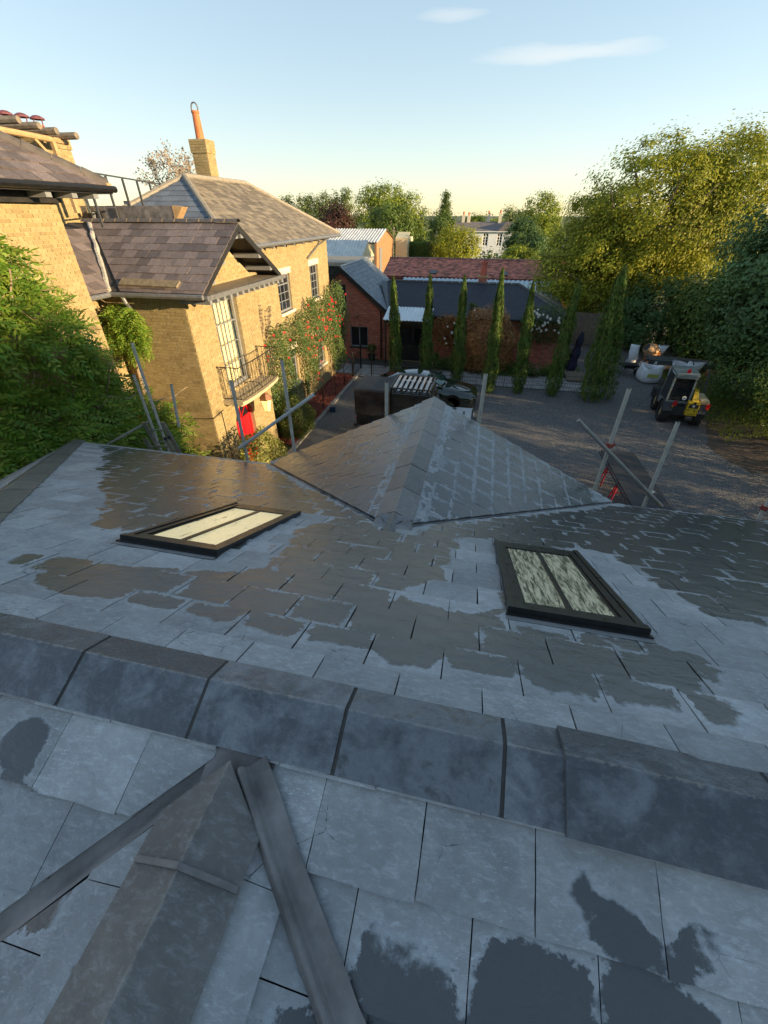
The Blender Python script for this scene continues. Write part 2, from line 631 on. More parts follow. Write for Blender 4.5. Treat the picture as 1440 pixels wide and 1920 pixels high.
def fill_slates(me, geos):
    """UVs in metres, piece size and wetness for the slates in one mesh"""
    uvl = me.uv_layers.new(name='UVMap')
    aw = me.attributes.new('wet', 'FLOAT', 'POINT')
    a1 = me.attributes.new('sw', 'FLOAT', 'FACE')
    a2 = me.attributes.new('sh', 'FLOAT', 'FACE')
    UV, WET, SW, SH = [], [], [], []
    for q, (vs, fs, st) in geos:
        a, b, ta, tb = q['full']
        x0, x1 = min(p[0] for p in q['p']), max(p[0] for p in q['p'])
        for s, t in st: WET.append(q['wet'](s, t))
        vis = tb - (ta + .03)
        for f in fs:
            SW.append(x1 - x0)
            SH.append(vis)
            for i in f: UV += [st[i][0] - x0, st[i][1] - ta - .03]
    uvl.data.foreach_set('uv', UV)
    aw.data.foreach_set('value', WET)
    a1.data.foreach_set('value', SW)
    a2.data.foreach_set('value', SH)


def build_slates(lst, mat, parent, keep=300, name='slate'):
    base = base_of(parent)
    for q in lst:
        a, b, ta, tb = q['full']
        q['px'] = proj_size([q['O'] + q['e'] * s + q['d'] * t for s, t in q['p']])
    lst = sorted(lst, key=lambda q: -q['px'])
    for q in lst[:keep]:
        vs, fs, st = slate_geo(q)
        me = mesh(name, [v - base for v in vs], fs)
        fill_slates(me, [(q, (vs, fs, st))])
        link(name, me, mat, parent)
    rest = lst[keep:]
    if rest:
        vs, fs, gs = [], [], []
        for q in rest:
            g = slate_geo(q)
            k = len(vs)
            vs += g[0]
            fs += [tuple(k + i for i in f) for f in g[1]]
            gs.append((q, g))
        me = mesh(name + '_courses', [v - base for v in vs], fs)
        fill_slates(me, gs)
        tag(link(name + '_courses', me, mat, parent), kind='stuff')


TE = (YE - YR) / cS
TP = (YP - YR) / cS
hipL = lambda t: XL - t * cS
hipR = lambda t: XR + t * cS
vm = .055                                             # slates stop short of the valley gutter


def reg_main(ta, tb):
    T = TE + .03
    if tb <= TP + .02:
        return [[(hipL(0), 0), (hipR(0), 0), (hipR(T), T), (hipL(T), T)]]
    return [[(hipL(0), 0), (XG - vm, 0), (XG - vm, TP), (XG - vm - (T - TP) * cS * KG, T), (hipL(T), T)],
            [(XG + vm, 0), (hipR(0), 0), (hipR(T), T), (XG + vm + (T - TP) * cS * KG, T), (XG + vm, TP)]]


SKY = [(-1.485, 1.475, .57, 1.11), (.535, 1.385, .55, 1.16)]     # roof windows: x, t of the centre, width, length
allsl = slates((0, YR, ZR), (1, 0, 0), (0, cS, -sS), reg_main, .2085, .247, wet_main, s0=-.113, t0=.004, k0=0, k1=24, grid=3,
               holes=[(x, t, w / 2 - .13, l / 2 - .10) for x, t, w, l in SKY])
# gabled wing: two slopes down to the valleys
gl = (YE + .06 - YP)
def reg_g(ta, tb): return [[(YP + .035, .0), (YE + .07, 0), (YE + .07, (YE + .035 - YP) * KG / cG)]]
allsl += slates((XG, 0, ZG), (0, 1, 0), (cG, 0, -sG), reg_g, .2085, .247, wet_gr, s0=YP + .06, t0=.03, k0=0, k1=15, lift=.011)
allsl += slates((XG, 0, ZG), (0, 1, 0), (-cG, 0, -sG), reg_g, .2085, .247, lambda s, t: wet_gl(s - YP, t), s0=YP + .12, t0=.05, k0=0, k1=15, lift=.011)
# slope on our side of the ridge, cut by the valleys of the wing towards us
TJ = (YR - YWJ) / cS
va = .083 * 1.414
def reg_near(ta, tb):
    T = 1.5
    return [[(-2.9, 0), (XW - va * .5, 0), (XW - va * .5, TJ - .12 * 0), (XW - va - (T - TJ) * cS, T), (-2.9, T)],
            [(XW + .02, 0), (2.4, 0), (2.4, T), (XW + va + (T - TJ) * cS, T), (XW + .02 + .06, TJ)]]
allsl += slates((0, YR, ZR), (1, 0, 0), (0, -cS, -sS), reg_near, .181, .2485, wet_near, s0=.013 - .2485 / 2, t0=-.037, k0=0, k1=9, grid=5, gap=.0022)
# slopes of the wing towards us
def reg_w(ta, tb): return [[(-YWJ + .02, .0), (1.6, 0), (1.6, 1.5), (-YWJ + 1.5 * cS + .02, 1.5)]]
wl_ = dict(gauge=.20, width=.247, k0=0, k1=7, grid=0, gap=.002)
allsl += slates((XW, 0, ZW), (0, -1, 0), (cS, 0, -sS), reg_w, wet=lambda s, t: wet_near(XW + t * cS, (YR + s) / cS), s0=.05, t0=.02, **wl_)
allsl += slates((XW, 0, ZW), (0, -1, 0), (-cS, 0, -sS), reg_w, wet=lambda s, t: wet_near(XW - t * cS, (YR + s) / cS), s0=.12, t0=.06, **wl_)
# hipped ends beyond the left and right hips
def reg_hip(ta, tb): return [[(0, 0), (TE * cS, TE), (-TE * cS, TE)]]
allsl += slates((XL, YR, ZR), (0, 1, 0), (-cS, 0, -sS), reg_hip, .2085, .247, wet_dry, t0=.03, k0=0, k1=23)
allsl += slates((XR, YR, ZR), (0, 1, 0), (cS, 0, -sS), reg_hip, .2085, .247, wet_dry, t0=.03, k0=0, k1=23)
build_slates(allsl, M['slate'], house0, 300)

# boarding under the slates, walls, fascia
b = MB()
eL, eR = XL - (YE - YR), XR + (YE - YR)
b.quad((XL, YR, ZR), (XR, YR, ZR), (eR, YE, ZE), (eL, YE, ZE))
b.quad((XL, YR, ZR), (eL, YE, ZE), (eL, YR - 4.47, ZE))
b.quad((XR, YR, ZR), (eR, YE, ZE), (eR, YR - 4.47, ZE))
b.quad((XR, YR, ZR), (XL, YR, ZR), (eL, YR - 4.47, ZE), (eR, YR - 4.47, ZE))
k = WG
b.quad((XG, YP, ZG), (XG, YE + .05, ZG), (XG + k, YE + .05, ZE), (XG + k, YE, ZE))
b.quad((XG, YP, ZG), (XG, YE + .05, ZG), (XG - k, YE + .05, ZE), (XG - k, YE, ZE))
k = 1.2
dz = math.tan(SL) * k
b.quad((XW, YWJ, ZW), (XW, -2.5, ZW), (XW - k, -2.5, ZW - dz), (XW - k, YWJ - k, ZW - dz))
b.quad((XW, YWJ, ZW), (XW, -2.5, ZW), (XW + k, -2.5, ZW - dz), (XW + k, YWJ - k, ZW - dz))
for q in b.v: q.z -= .004
b.build('roof_boarding', M['underlay'], house0)
M['render_wall'] = simple('painted_brick_wall', (.42, .35, .22), .85, 0, .2, 3)
b = MB().box(eL + .35, eR - .35, YR - 4.1, YE - .25, 0, ZE - .03)
b.build('wall', M['render_wall'], house0)
b = MB().prism([(XG - 2.05, YE - .02, ZE), (XG + 2.05, YE - .02, ZE), (XG, YE - .02, ZG - .03)], (0, .2, 0))
b.build('gable', M['render_wall'], house0)
b = MB().box(eL, eR, YE - .04, YE - .015, ZE - .16, ZE - .008)
b.build('fascia', M['anthracite'], house0)
b = MB()
for i in range(5):
    a0, a1 = pi * (i / 5) + pi, pi * ((i + 1) / 5) + pi
    b.quad((eL, YE + .04 + .055 * cos(a0), ZE - .04 + .055 * sin(a0)), (eR, YE + .04 + .055 * cos(a0), ZE - .04 + .055 * sin(a0)),
           (eR, YE + .04 + .055 * cos(a1), ZE - .04 + .055 * sin(a1)), (eL, YE + .04 + .055 * cos(a1), ZE - .04 + .055 * sin(a1)))
b.build('gutter', M['anthracite'], house0)


# ridge and hip pieces: two slate wings meeting at the apex
def ridge_piece(p, q, sides, parent=house0, th=.009, mat=None, name='ridge_tile', cuts=(0, 0, 0, 0), wet=-.8):
    """p->q apex line; sides = two vectors from the apex down each wing; cuts lengthen the wing's ends along the line"""
    p, q = V(p), V(q)
    d = (q - p).normalized()
    vs, fs, UV, SW, SH = [], [], [], [], []
    L = (q - p).length
    for si, w in enumerate(sides):
        w = V(w)
        n = d.cross(w).normalized()
        if n.z < 0: n = -n
        c0, c1 = cuts[si * 2], cuts[si * 2 + 1]
        P = [p, q, q + w + d * c1, p + w - d * c0]
        uvs = [(0, 0), (L, 0), (L, w.length), (0, w.length)]
        k = len(vs)
        vs += P + [x - n * th for x in P]
        F = [(0, 1, 2, 3), (7, 6, 5, 4)] + [(i, i + 4, (i + 1) % 4 + 4, (i + 1) % 4) for i in range(4)]
        if (P[1] - P[0]).cross(P[3] - P[0]).dot(n) < 0: F = [f[::-1] for f in F]
        for f in F:
            fs.append(tuple(k + i for i in f))
            for i in f: UV += list(uvs[i % 4])
            SW.append(L)
            SH.append(w.length)
    b = base_of(parent)
    me = mesh(name, [x - b for x in vs], fs)
    uvl = me.uv_layers.new(name='UVMap')
    uvl.data.foreach_set('uv', UV)
    for nm, dat in (('sw', SW), ('sh', SH)):
        at = me.attributes.new(nm, 'FLOAT', 'FACE')
        at.data.foreach_set('value', dat)
    at = me.attributes.new('wet', 'FLOAT', 'POINT')
    at.data.foreach_set('value', [wet] * len(vs))
    return link(name, me, mat or M['ridge'], parent)


wf, wn_ = V((0, .098 * cS, -.098 * sS)), V((0, -.150 * cS, -.150 * sS))
zt = ZR + .030
jx = [-1.90, -1.44, -1.035, -.625, -.223, .182, .331, .79, 1.34]
mo = MB()
for i in range(len(jx) - 1):
    g = .005
    ridge_piece((jx[i] + g, YR, zt + R.uniform(-.002, .002)), (jx[i + 1] - g, YR, zt + R.uniform(-.002, .002)), (wf, wn_), wet=[-.8, -.6, -.55, -.4, -.02, -.35, -.5, -.6, -.6][i])
    x = jx[i + 1]
    mo = MB()
    for w in (wf, wn_):
        w = w * .998
        mo.quad((x - .012, YR, zt - .002), (x + .012, YR, zt - .002), V((x + .012, YR, zt - .002)) + w, V((x - .012, YR, zt - .002)) + w)
    mo.build('ridge_joint', M['mortar'], house0)
# the last ridge piece lies over its neighbour and stands proud, mitred at the hip
ridge_piece((.318, YR - .002, zt + .022), (.80, YR - .002, zt + .012), (wf * 1.03 + V((0, 0, -.004)), wn_ * 1.08), cuts=(0, -.17, 0, .03), th=.014, wet=-.30)
b = MB().prism([(.34, YR - .135, zt - .075), (.83, YR - .135, zt - .070), (.83, YR - .02, zt - .02), (.34, YR - .02, zt - .012)], (0, 0, .02))
b.build('ridge_bedding_shade', M['mortar'], house0)
for s_, L_ in ((wn_, .93), (wf, .93)):  # near-black strips stand in for the shadow gap under the ridge wings
    b = MB()
    e0, e1 = V((-2.0, YR, zt - .012)) + s_ * L_, V((1.5, YR, zt - .012)) + s_ * L_
    b.quad(e0, e1, e1 - V((0, 0, .05)), e0 - V((0, 0, .05)))
    b.build('ridge_bedding_shade', M['underlay'], house0)
# hips
def hip_line(x0, sx, n0, n1, L=.40):
    sq = sqrt(.5)
    d = V((sx * cS, cS, -sS)).normalized() if False else V((sx, 1, -math.tan(SL))).normalized()
    inner = V((-sx, 0, 0)) * .20 + V((0, 0, .0))
    # wings lie on the two slopes, square to the hip
    n1_ = V((0, sS, cS))
    n2_ = V((sx * sS, 0, cS))
    w1 = n1_.cross(d).normalized()
    if w1.x * sx > 0: w1 = -w1
    w2 = n2_.cross(d).normalized()
    if w2.y > 0: w2 = -w2
    p0 = V((x0, YR, zt))
    for i in range(n0, n1):
        a, c = p0 + d * (i * L + .10), p0 + d * ((i + 1) * L + .094)
        up = V((0, 0, .003 * (i % 2)))
        ridge_piece(a + up, c + up, (w1 * .165, w2 * .165), name='hip_tile', mat=M['ridge_worn'])
    return d, p0, w1, w2
d, p0, w1, w2 = hip_line(XL, -1, 0, 17)
b = MB()
for w in (w1, w2):
    b.quad(p0 + w * .16 - V((0, 0, .012)), p0 + d * 6.75 + w * .16 - V((0, 0, .012)), p0 + d * 6.75 - V((0, 0, .012)), p0 - V((0, 0, .012)))
b.build('hip_joint', M['mortar'], house0)
hip_line(XR + .02, 1, 0, 17)
# ridge of the gabled wing
jy = [5.10, 4.82, 4.46, 4.09, 3.72, 3.33, 2.93, 2.56, 2.30]
for i in range(len(jy) - 1):
    z = ZG + .045 + R.uniform(-.002, .002)
    last = i == len(jy) - 2
    ridge_piece((XG, jy[i + 1] + .004, z), (XG, jy[i] - .004, z), (V((cG, 0, -sG)) * .168, V((-cG, 0, -sG)) * .168), cuts=(-.10, 0, -.10, 0) if last else (0, 0, 0, 0), mat=M['ridge_worn'])
b = MB()
for s in (1, -1):
    b.quad((XG, 2.42, ZG + .035), (XG, 5.09, ZG + .035), V((XG, 5.09, ZG + .035)) + V((s * cG, 0, -sG)) * .163, V((XG, 2.42, ZG + .035)) + V((s * cG, 0, -sG)) * .163)
b.build('ridge_joint', M['mortar'], house0)
# ridge of the wing towards us, its first piece cut to the valleys
z = ZW + .040
s1, s2 = V((cS, 0, -sS)) * .14, V((-cS, 0, -sS)) * .14
ridge_piece((XW, .175, z + .006), (XW, YWJ - .015, z + .006), (s1, s2), cuts=(0, -.118, 0, -.118), mat=M['ridge_worn'])
ridge_piece((XW, -.24, z), (XW, .172, z), (s1, s2), mat=M['ridge_worn'])
ridge_piece((XW, -.66, z), (XW, -.246, z), (s1, s2), mat=M['ridge_worn'])
ridge_piece((XW, -1.10, z), (XW, -.666, z), (s1, s2), mat=M['ridge_worn'])
MB().prism([(XW - .137 * cS, .168, z - .137 * sS + .010), (XW, .168, z + .010), (XW, .180, z + .012), (XW - .137 * cS, .180, z - .137 * sS + .012)], (0, 0, .008)).build('ridge_joint', M['leadbrown'], house0)
MB().prism([(XW + .137 * cS, .168, z - .137 * sS + .010), (XW, .168, z + .0101), (XW, .180, z + .0121), (XW + .137 * cS, .180, z - .137 * sS + .012)], (0, 0, .008)).build('ridge_joint', M['leadbrown'], house0)


for s in (s1, s2):  # dark strips put in as the shadow line beneath this ridge
    b = MB()
    e0, e1 = V((XW, .26 if s is s1 else .25, z - .010)) + s * .93, V((XW, -1.1, z - .010)) + s * .93
    b.quad(e0, e1, e1 - V((0, 0, .05)), e0 - V((0, 0, .05)))
    b.build('ridge_bedding_shade', M['underlay'], house0)

# lead valleys
def strip(name, pts_a, pts_b, mat, dz=.0, n=16, wob=.002, mid=None, midz=0, wd=.3):
    """a lead sheet between two edge lines, dressed unevenly, with an optional fold in the middle"""
    b = MB()
    A0, A1, B0, B1 = V(pts_a[0]), V(pts_a[1]), V(pts_b[0]), V(pts_b[1])
    m = 4 if mid is None else 11
    rows = []
    for i in range(n + 1):
        f = i / n
        a, c = A0.lerp(A1, f), B0.lerp(B1, f)
        sh_ = (a - c) * (.05 * sin(f * 17 + n) + R.uniform(-.025, .025))
        a, c = a + sh_, c + sh_ * .4
        for j in range(m + 1):
            g = j / m
            p = a.lerp(c, g)
            p.z += dz + (R.uniform(-wob, wob) if 0 < j < m else 0) + (midz * (.5 + .5 * cos(min(1, abs(g - mid) / wd) * pi)) if mid is not None else 0)
            b.v.append(p)
    for i in range(n):
        for j in range(m):
            k = i * (m + 1) + j
            b.f.append((k, k + 1, k + m + 2, k + m + 1))
    return b.build(name, mat, house0, True)


def on_main(x, t, h=0): return V((x, YR + t * cS + h * sS, ZR - t * sS + h * cS))
def on_near(x, t, h=0): return V((x, YR - t * cS - h * sS, ZR - t * sS + h * cS))


for s in (-1, 1):
    P0, P1 = V((XG, YP, ZG)), V((XG + s * WG, YE, ZE))
    d = (P1 - P0)
    um = V((s, 0, 0))                                   # along the main slope away from the wing
    inn = V((0, 1, 0))
    P1 = P1 + d.normalized() * .1
    out = (-d.normalized().cross(V((0, sS, cS))) * -s).normalized()
    if out.y > 0: out = -out
    mt_ = M['leadblue'] if s < 0 else M['lead']
    strip('valley_flashing', (P0 + out * .12 + V((0, 0, .013)), P1 + out * .12 + V((0, 0, .013))), (P0 + V((0, 0, .007)), P1 + V((0, 0, .007))), mt_, n=24, wob=.002)
    ng = V((s * sG, 0, cG))
    ig = ng.cross(d.normalized()).normalized()
    if ig.y < 0: ig = -ig
    strip('valley_flashing', (P0 + V((0, 0, .007)), P1 + V((0, 0, .007))), (P0 + ig * .13 + ng * .004, P1 + ig * .13 + ng * .004), mt_, n=24, wob=.0012)
b = MB().prism([(XG - .16, YP - .10, ZG + .018), (XG + .20, YP - .09, ZG + .018), (XG + .12, YP + .16, ZG + .03), (XG - .10, YP + .16, ZG + .03)], (0, 0, .06))
b.build('valley_saddle', M['leadbrown'], house0)
for s in (-1, 1):
    j = V((XW, YWJ, ZW))
    e = V((XW + s * 1.5, YWJ - 1.5, ZW - 1.5 * math.tan(SL)))
    d = (e - j).normalized()
    nn = V((0, -sS, cS))
    o = nn.cross(d).normalized()
    if o.y < 0: o = -o
    nw = V((s * sS, 0, cS))
    iw = nw.cross(d).normalized()
    if iw.y > 0: iw = -iw
    j2 = j + d * (.0 if s < 0 else .03)
    if s < 0:
        strip('valley_flashing', (j2 + o * .082 + nn * .012, e + o * .082 + nn * .012), (j2 + iw * .004 + nw * .014, e + iw * .012 + nw * .014), M['leadbrown'], n=40, wob=.0006, mid=.5, midz=-.016, wd=.6)
    else:
        strip('valley_flashing', (j2 + o * .078 + nn * .030, e + o * .088 + nn * .030), (j2 + iw * .020 + nw * .022, e + iw * .020 + nw * .022), M['leadbrown'], n=40, wob=.0005, mid=.80, midz=.026, wd=.24)


b = MB()
for i in range(7):
    for j in range(5): b.v.append(on_near(XW - .075 + i * .030, TJ - .075 + j * .045, .0125 + R.uniform(-.001, .001)))
for i in range(6):
    for j in range(4): b.f.append((i * 5 + j, i * 5 + j + 1, i * 5 + j + 6, i * 5 + j + 5))
b.build('valley_saddle', M['leadbrown'], house0, True)
# roof windows: kerb frame, two panes, glazing bar, apron
M['patterned_glass'] = None
# pale obscure glass, with tree reflections painted on as dark streaks
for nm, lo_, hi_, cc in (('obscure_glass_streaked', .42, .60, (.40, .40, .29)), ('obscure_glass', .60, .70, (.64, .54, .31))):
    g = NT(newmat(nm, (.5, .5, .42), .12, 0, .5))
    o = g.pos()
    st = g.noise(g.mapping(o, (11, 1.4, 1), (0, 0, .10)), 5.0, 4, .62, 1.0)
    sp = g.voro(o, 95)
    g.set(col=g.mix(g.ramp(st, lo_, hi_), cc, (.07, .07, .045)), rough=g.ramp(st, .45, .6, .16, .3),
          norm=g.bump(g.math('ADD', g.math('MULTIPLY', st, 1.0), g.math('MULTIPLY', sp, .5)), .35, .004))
    g.set(emit=g.mix(g.ramp(st, lo_, hi_), cc, (.03, .03, .02)), estr=.13 if nm == 'obscure_glass' else .045)      # added glow to brighten the pane; no lamp stands behind it
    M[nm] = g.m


def roof_window(x, t, w, l):
    def box(name, x0, x1, t0, t1, h0, h1, mat, par, bev=0):
        b = MB()
        P = [on_main(a, c, h) for h in (h0, h1) for a, c in ((x0, t0), (x1, t0), (x1, t1), (x0, t1))]
        b.add(P, [(0, 1, 2, 3), (7, 6, 5, 4), (4, 5, 1, 0), (5, 6, 2, 1), (6, 7, 3, 2), (7, 4, 0, 3)])
        return b.build(name, mat, par)
    x0, x1, t0, t1 = x - w / 2, x + w / 2, t - l / 2, t + l / 2
    fr = MB()
    def fb(a0, a1, c0, c1, h0, h1):
        P = [on_main(a, c, h) for h in (h0, h1) for a, c in ((a0, c0), (a1, c0), (a1, c1), (a0, c1))]
        fr.add(P, [(0, 1, 2, 3), (7, 6, 5, 4), (4, 5, 1, 0), (5, 6, 2, 1), (6, 7, 3, 2), (7, 4, 0, 3)])
    # outer kerb
    fb(x0, x0 + .030, t0, t1, 0, .050); fb(x1 - .030, x1, t0, t1, 0, .050)
    fb(x0 + .030, x1 - .030, t0, t0 + .045, 0, .042); fb(x0 + .030, x1 - .030, t1 - .05, t1, 0, .040)
    # stepped inner sash
    fb(x0 + .033, x0 + .068, t0 + .047, t1 - .05, .0, .044); fb(x1 - .068, x1 - .033, t0 + .047, t1 - .05, .0, .044)
    fb(x0 + .070, x0 + .084, t0 + .08, t1 - .09, .0, .034); fb(x1 - .084, x1 - .070, t0 + .08, t1 - .09, .0, .034)
    fb(x0 + .070, x1 - .070, t0 + .047, t0 + .085, .0, .046); fb(x0 + .070, x1 - .070, t1 - .125, t1 - .052, .0, .040)
    # cover strips along the top and the lower lip
    fb(x0 - .006, x1 + .006, t0 - .012, t0 + .025, .010, .055); fb(x0 - .012, x1 + .012, t0 - .034, t0 - .012, .004, .030)
    f = fr.build('roof_window', M['anthracite'], house0)
    m_ = .045
    a0, a1, c0, c1 = x0 + .084, x1 - .084, t0 + .085, t1 - .125
    for s in (0, 1):
        u0, u1 = (a0, (a0 + a1) / 2 - .010) if s == 0 else ((a0 + a1) / 2 + .010, a1)
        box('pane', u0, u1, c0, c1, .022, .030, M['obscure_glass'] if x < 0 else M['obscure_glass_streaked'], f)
    box('glazing_bar', (a0 + a1) / 2 - .012, (a0 + a1) / 2 + .012, c0, c1, .020, .038, M['anthracite'], f)
    b = MB()
    P = [on_main(x0 - .015, t0 - .065, .020), on_main(x1 + .015, t0 - .065, .020), on_main(x1 + .01, t0 - .02, .024), on_main(x0 - .01, t0 - .02, .024)]
    b.prism(P, (0, 0, .004))
    b.build('apron_flashing', M['lead'], f)
    return f


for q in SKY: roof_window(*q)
# ------------------------------------------------------------------ ground, drive, paths
def noise_ground(name, mats, label=None): pass


g = NT(newmat('gravel', (.06, .06, .06), .9))
o = g.pos()
v1 = g.voro(o, 34)
v2 = g.voro(o, 34, 'F1', 'Color')
big = g.noise(o, .55, 4, .6)
sepv = g.n.new('ShaderNodeSeparateColor')
g.l.new(v2, sepv.inputs[0])
stone = g.cramp(sepv.outputs[0], [(0, (.07, .072, .076)), (.55, (.135, .134, .134)), (.85, (.21, .205, .20)), (1, (.36, .35, .33))])
col = g.mix(g.ramp(v1, .25, .85), stone, (.05, .05, .05))
col = g.mix(g.ramp(big, .35, .7, 0, .5), col, (.15, .135, .12))
g.set(col=col, rough=.85, norm=g.bump(v1, .8, .02))
M['gravel'] = g.m
g = NT(newmat('meadow', (.07, .09, .03), .95))
o = g.pos()
g.set(col=g.mix(g.noise(o, .15, 6, .65), (.05, .075, .022), (.10, .11, .04)), rough=.95)
M['meadow'] = g.m
M['soil'] = simple('bare_soil', (.075, .055, .04), .95, 0, .4, 3, .6, .03)

b = MB().quad((-900, -200, -.02), (900, -200, -.02), (900, 1500, -.02), (-900, 1500, -.02))
tag(b.build('ground', M['meadow']), kind='structure')
b = MB().quad((-6.35, -8, 0), (11.2, -8, 0), (11.2, 21.55, 0), (9.6, 33, 0), (5.6, 33, 0), (5.6, 21.7, 0), (-6.35, 21.7, 0))
tag(b.build('gravel_drive', M['gravel']), kind='structure')
# loose stones lying proud on the nearer drive
b = MB()
for i in range(2600):
    x, y = R.uniform(-4, 10.5), R.uniform(9, 21.5)
    s = R.uniform(.010, .026)
    a = R.uniform(0, 6.3)
    c = V((x, y, s * .3))
    p = [c + V((cos(a + k * 2.09) * s, sin(a + k * 2.09) * s, 0)) for k in range(3)] + [c + V((0, 0, s * .7))]
    b.add(p, [(0, 1, 3), (1, 2, 3), (2, 0, 3)])
M['stone_bits'] = simple('pale_gravel_stones', (.22, .21, .20), .8, 0, .6, 3, 0)
tag(b.build('gravel', M['stone_bits']), kind='stuff')
# soil bank under the hedge on the right
nx, ny = 16, 40
b = MB()
for j in range(ny + 1):
    for i in range(nx + 1):
        x = 9.3 + i * .6 + .5 * sin(j * .7)
        y = 4 + j * .8
        z = .02 + .9 * max(0, (i - 1.2) / nx) + (R.uniform(-.04, .06) if i else -.03)
        b.v.append(V((x, y, z)))
for j in range(ny):
    for i in range(nx):
        k = j * (nx + 1) + i
        b.f.append((k, k + 1, k + nx + 2, k + nx + 1))
tag(b.build('soil_bank', M['soil'], None, True), kind='structure')

# paved path behind the railings, laid in small setts
M['sett'] = simple('grey_paving_setts', (.27, .26, .25), .8, 0, .35, 2.2, .3, .004)
M['joint'] = simple('sandy_joint', (.06, .055, .05), .95, 0, .3, 9)
b = MB().quad((-6.4, 21.7, .004), (5.6, 21.7, .004), (5.6, 24.9, .004), (-6.4, 24.9, .004))
b.quad((-8.4, 22.0, .004), (-6.4, 22.0, .004), (-6.4, 25.2, .004), (-8.4, 25.2, .004))
path_o = tag(b.build('paved_path', M['joint']), kind='structure')
b = MB()
setts = []
y = 21.75
row = 0
while y < 23.75:
    x = -8.3 + (row % 2) * .11
    while x < 5.5:
        if not (x < -6.4 and y < 22.05):
            setts.append((x + .005, x + .205, y + .005, y + .125, .004, .03 + R.uniform(0, .008)))
        x += .21
    y += .13
    row += 1
setts.sort(key=lambda q: abs(q[0] + 3) + abs(q[2] - 21.7) * 3)
ux = MB().box(0, .2, 0, .12, 0, .032)
um = mesh('sett', ux.v, ux.f)
um.materials.append(M['sett'])
for q in setts[:300]:
    k = link('sett', um, None, path_o)
    k.location = (q[0], q[2], q[4] + q[5] - .03)
for q in setts[300:]: b.box(*q)
tag(b.build('sett_paving', M['sett'], path_o), kind='stuff')
# kerb of brick edging along the mulch bed
kerb = thing('kerb_edging', 'low grey kerb edging between gravel drive and red mulch bed', 'kerb', (-6.4, 16, 0))
M['kerb'] = simple('weathered_kerb', (.24, .225, .20), .85, 0, .3, 5, .3, .005)
y = 10.6
while y < 21.9:
    MB().box(-6.46, -6.30, y + .006, y + .444, 0, .06 + R.uniform(0, .01)).build('kerb_stone', M['kerb'], kerb)
    y += .45
M['mulch'] = simple('red_bark_mulch', (.24, .06, .04), .9, 0, .55, 14, .9, .03)
b = MB()
for j in range(60):
    for i in range(7):
        b.v.append(V((-7.6 + i * .19, 13.2 + j * .146, .05 + R.uniform(-.02, .05))))
for j in range(59):
    for i in range(6):
        k = j * 7 + i
        b.f.append((k, k + 1, k + 8, k + 7))
for i in range(3000):
    c = V((R.uniform(-7.55, -6.5), R.uniform(13.2, 21.8), .06 + R.uniform(0, .05)))
    a, l = R.uniform(0, 6.3), R.uniform(.03, .08)
    d, w = V((cos(a), sin(a), R.uniform(-.5, .5))) * l, V((-sin(a), cos(a), R.uniform(-.5, .5))) * l * .35
    b.quad(c - d - w, c + d - w, c + d + w, c - d + w)
tag(b.build('bark_mulch', M['mulch']), kind='stuff')

# ------------------------------------------------------------------ brick walls
def brick_mat(name, cols, mort, dirt=.35, scale=1.3):
    g = NT(newmat(name))
    o = g.pos()
    r = g.rnd()
    st = [(i / (len(cols) - 1), c) for i, c in enumerate(cols)]
    c = g.cramp(r, st)
    n = g.noise(o, 30, 5, .65)
    c = g.mix(g.ramp(n, .35, .75, 0, .35), c, (.10, .085, .06))
    big = g.noise(o, scale, 5, .6)
    c = g.mix(g.ramp(big, .5, .75, 0, dirt), c, (.13, .10, .055))
    return g.set(col=c, rough=.88, norm=g.bump(n, .45, .006))


M['brick_y'] = brick_mat('yellow_stock_brick', [(.28, .205, .09), (.35, .262, .115), (.385, .295, .138), (.335, .245, .105), (.395, .31, .155), (.305, .225, .10)], None)
M['mortar_y'] = simple('pale_lime_mortar', (.36, .29, .17), .92, 0, .2, 7)
M['brick_r'] = brick_mat('red_brick', [(.44, .10, .06), (.54, .145, .085), (.60, .19, .12), (.48, .12, .075), (.34, .09, .065), (.60, .25, .165)], None, .2, .9)
M['mortar_r'] = simple('grey_mortar', (.28, .22, .18), .92, 0, .3, 7)
M['gauged'] = simple('orange_rubbed_brick', (.50, .27, .09), .85, 0, .2, 9)
M['stone'] = simple('painted_stone', (.62, .55, .42), .75, 0, .12, 6)
M['black_paint'] = simple('black_timber', (.018, .017, .017), .5, 0, .3, 9, .1)
M['frame_grey'] = simple('grey_window_paint', (.20, .21, .22), .5, 0, .1, 9, .05)
M['white_paint'] = simple('white_paint', (.75, .74, .70), .5, 0, .08, 9, .05)
M['darkglass'] = newmat('dark_window_glass', (.012, .014, .018), .04, 0, .6)
g = NT(newmat('clear_glass', (.8, .8, .8), .03))
tr = g.n.new('ShaderNodeBsdfTransparent')
gl_ = g.n.new('ShaderNodeBsdfGlossy')
gl_.inputs['Roughness'].default_value = .03
fr = g.n.new('ShaderNodeFresnel')
ms = g.n.new('ShaderNodeMixShader')
g.l.new(fr.outputs[0], ms.inputs[0])
g.l.new(tr.outputs[0], ms.inputs[1])
g.l.new(gl_.outputs[0], ms.inputs[2])
g.l.new(ms.outputs[0], g.n['Material Output'].inputs['Surface'])
M['glass'] = g.m
M['blind'] = simple('cream_blind', (.72, .64, .38), .8, 0, .1, 3, 0)
M['copper'] = simple('aged_dark_iron', (.05, .04, .035), .5, .6, .3, 12)
M['iron'] = simple('black_iron', (.014, .014, .014), .5, .4, .3, 12, .1)

BRICKS = {}


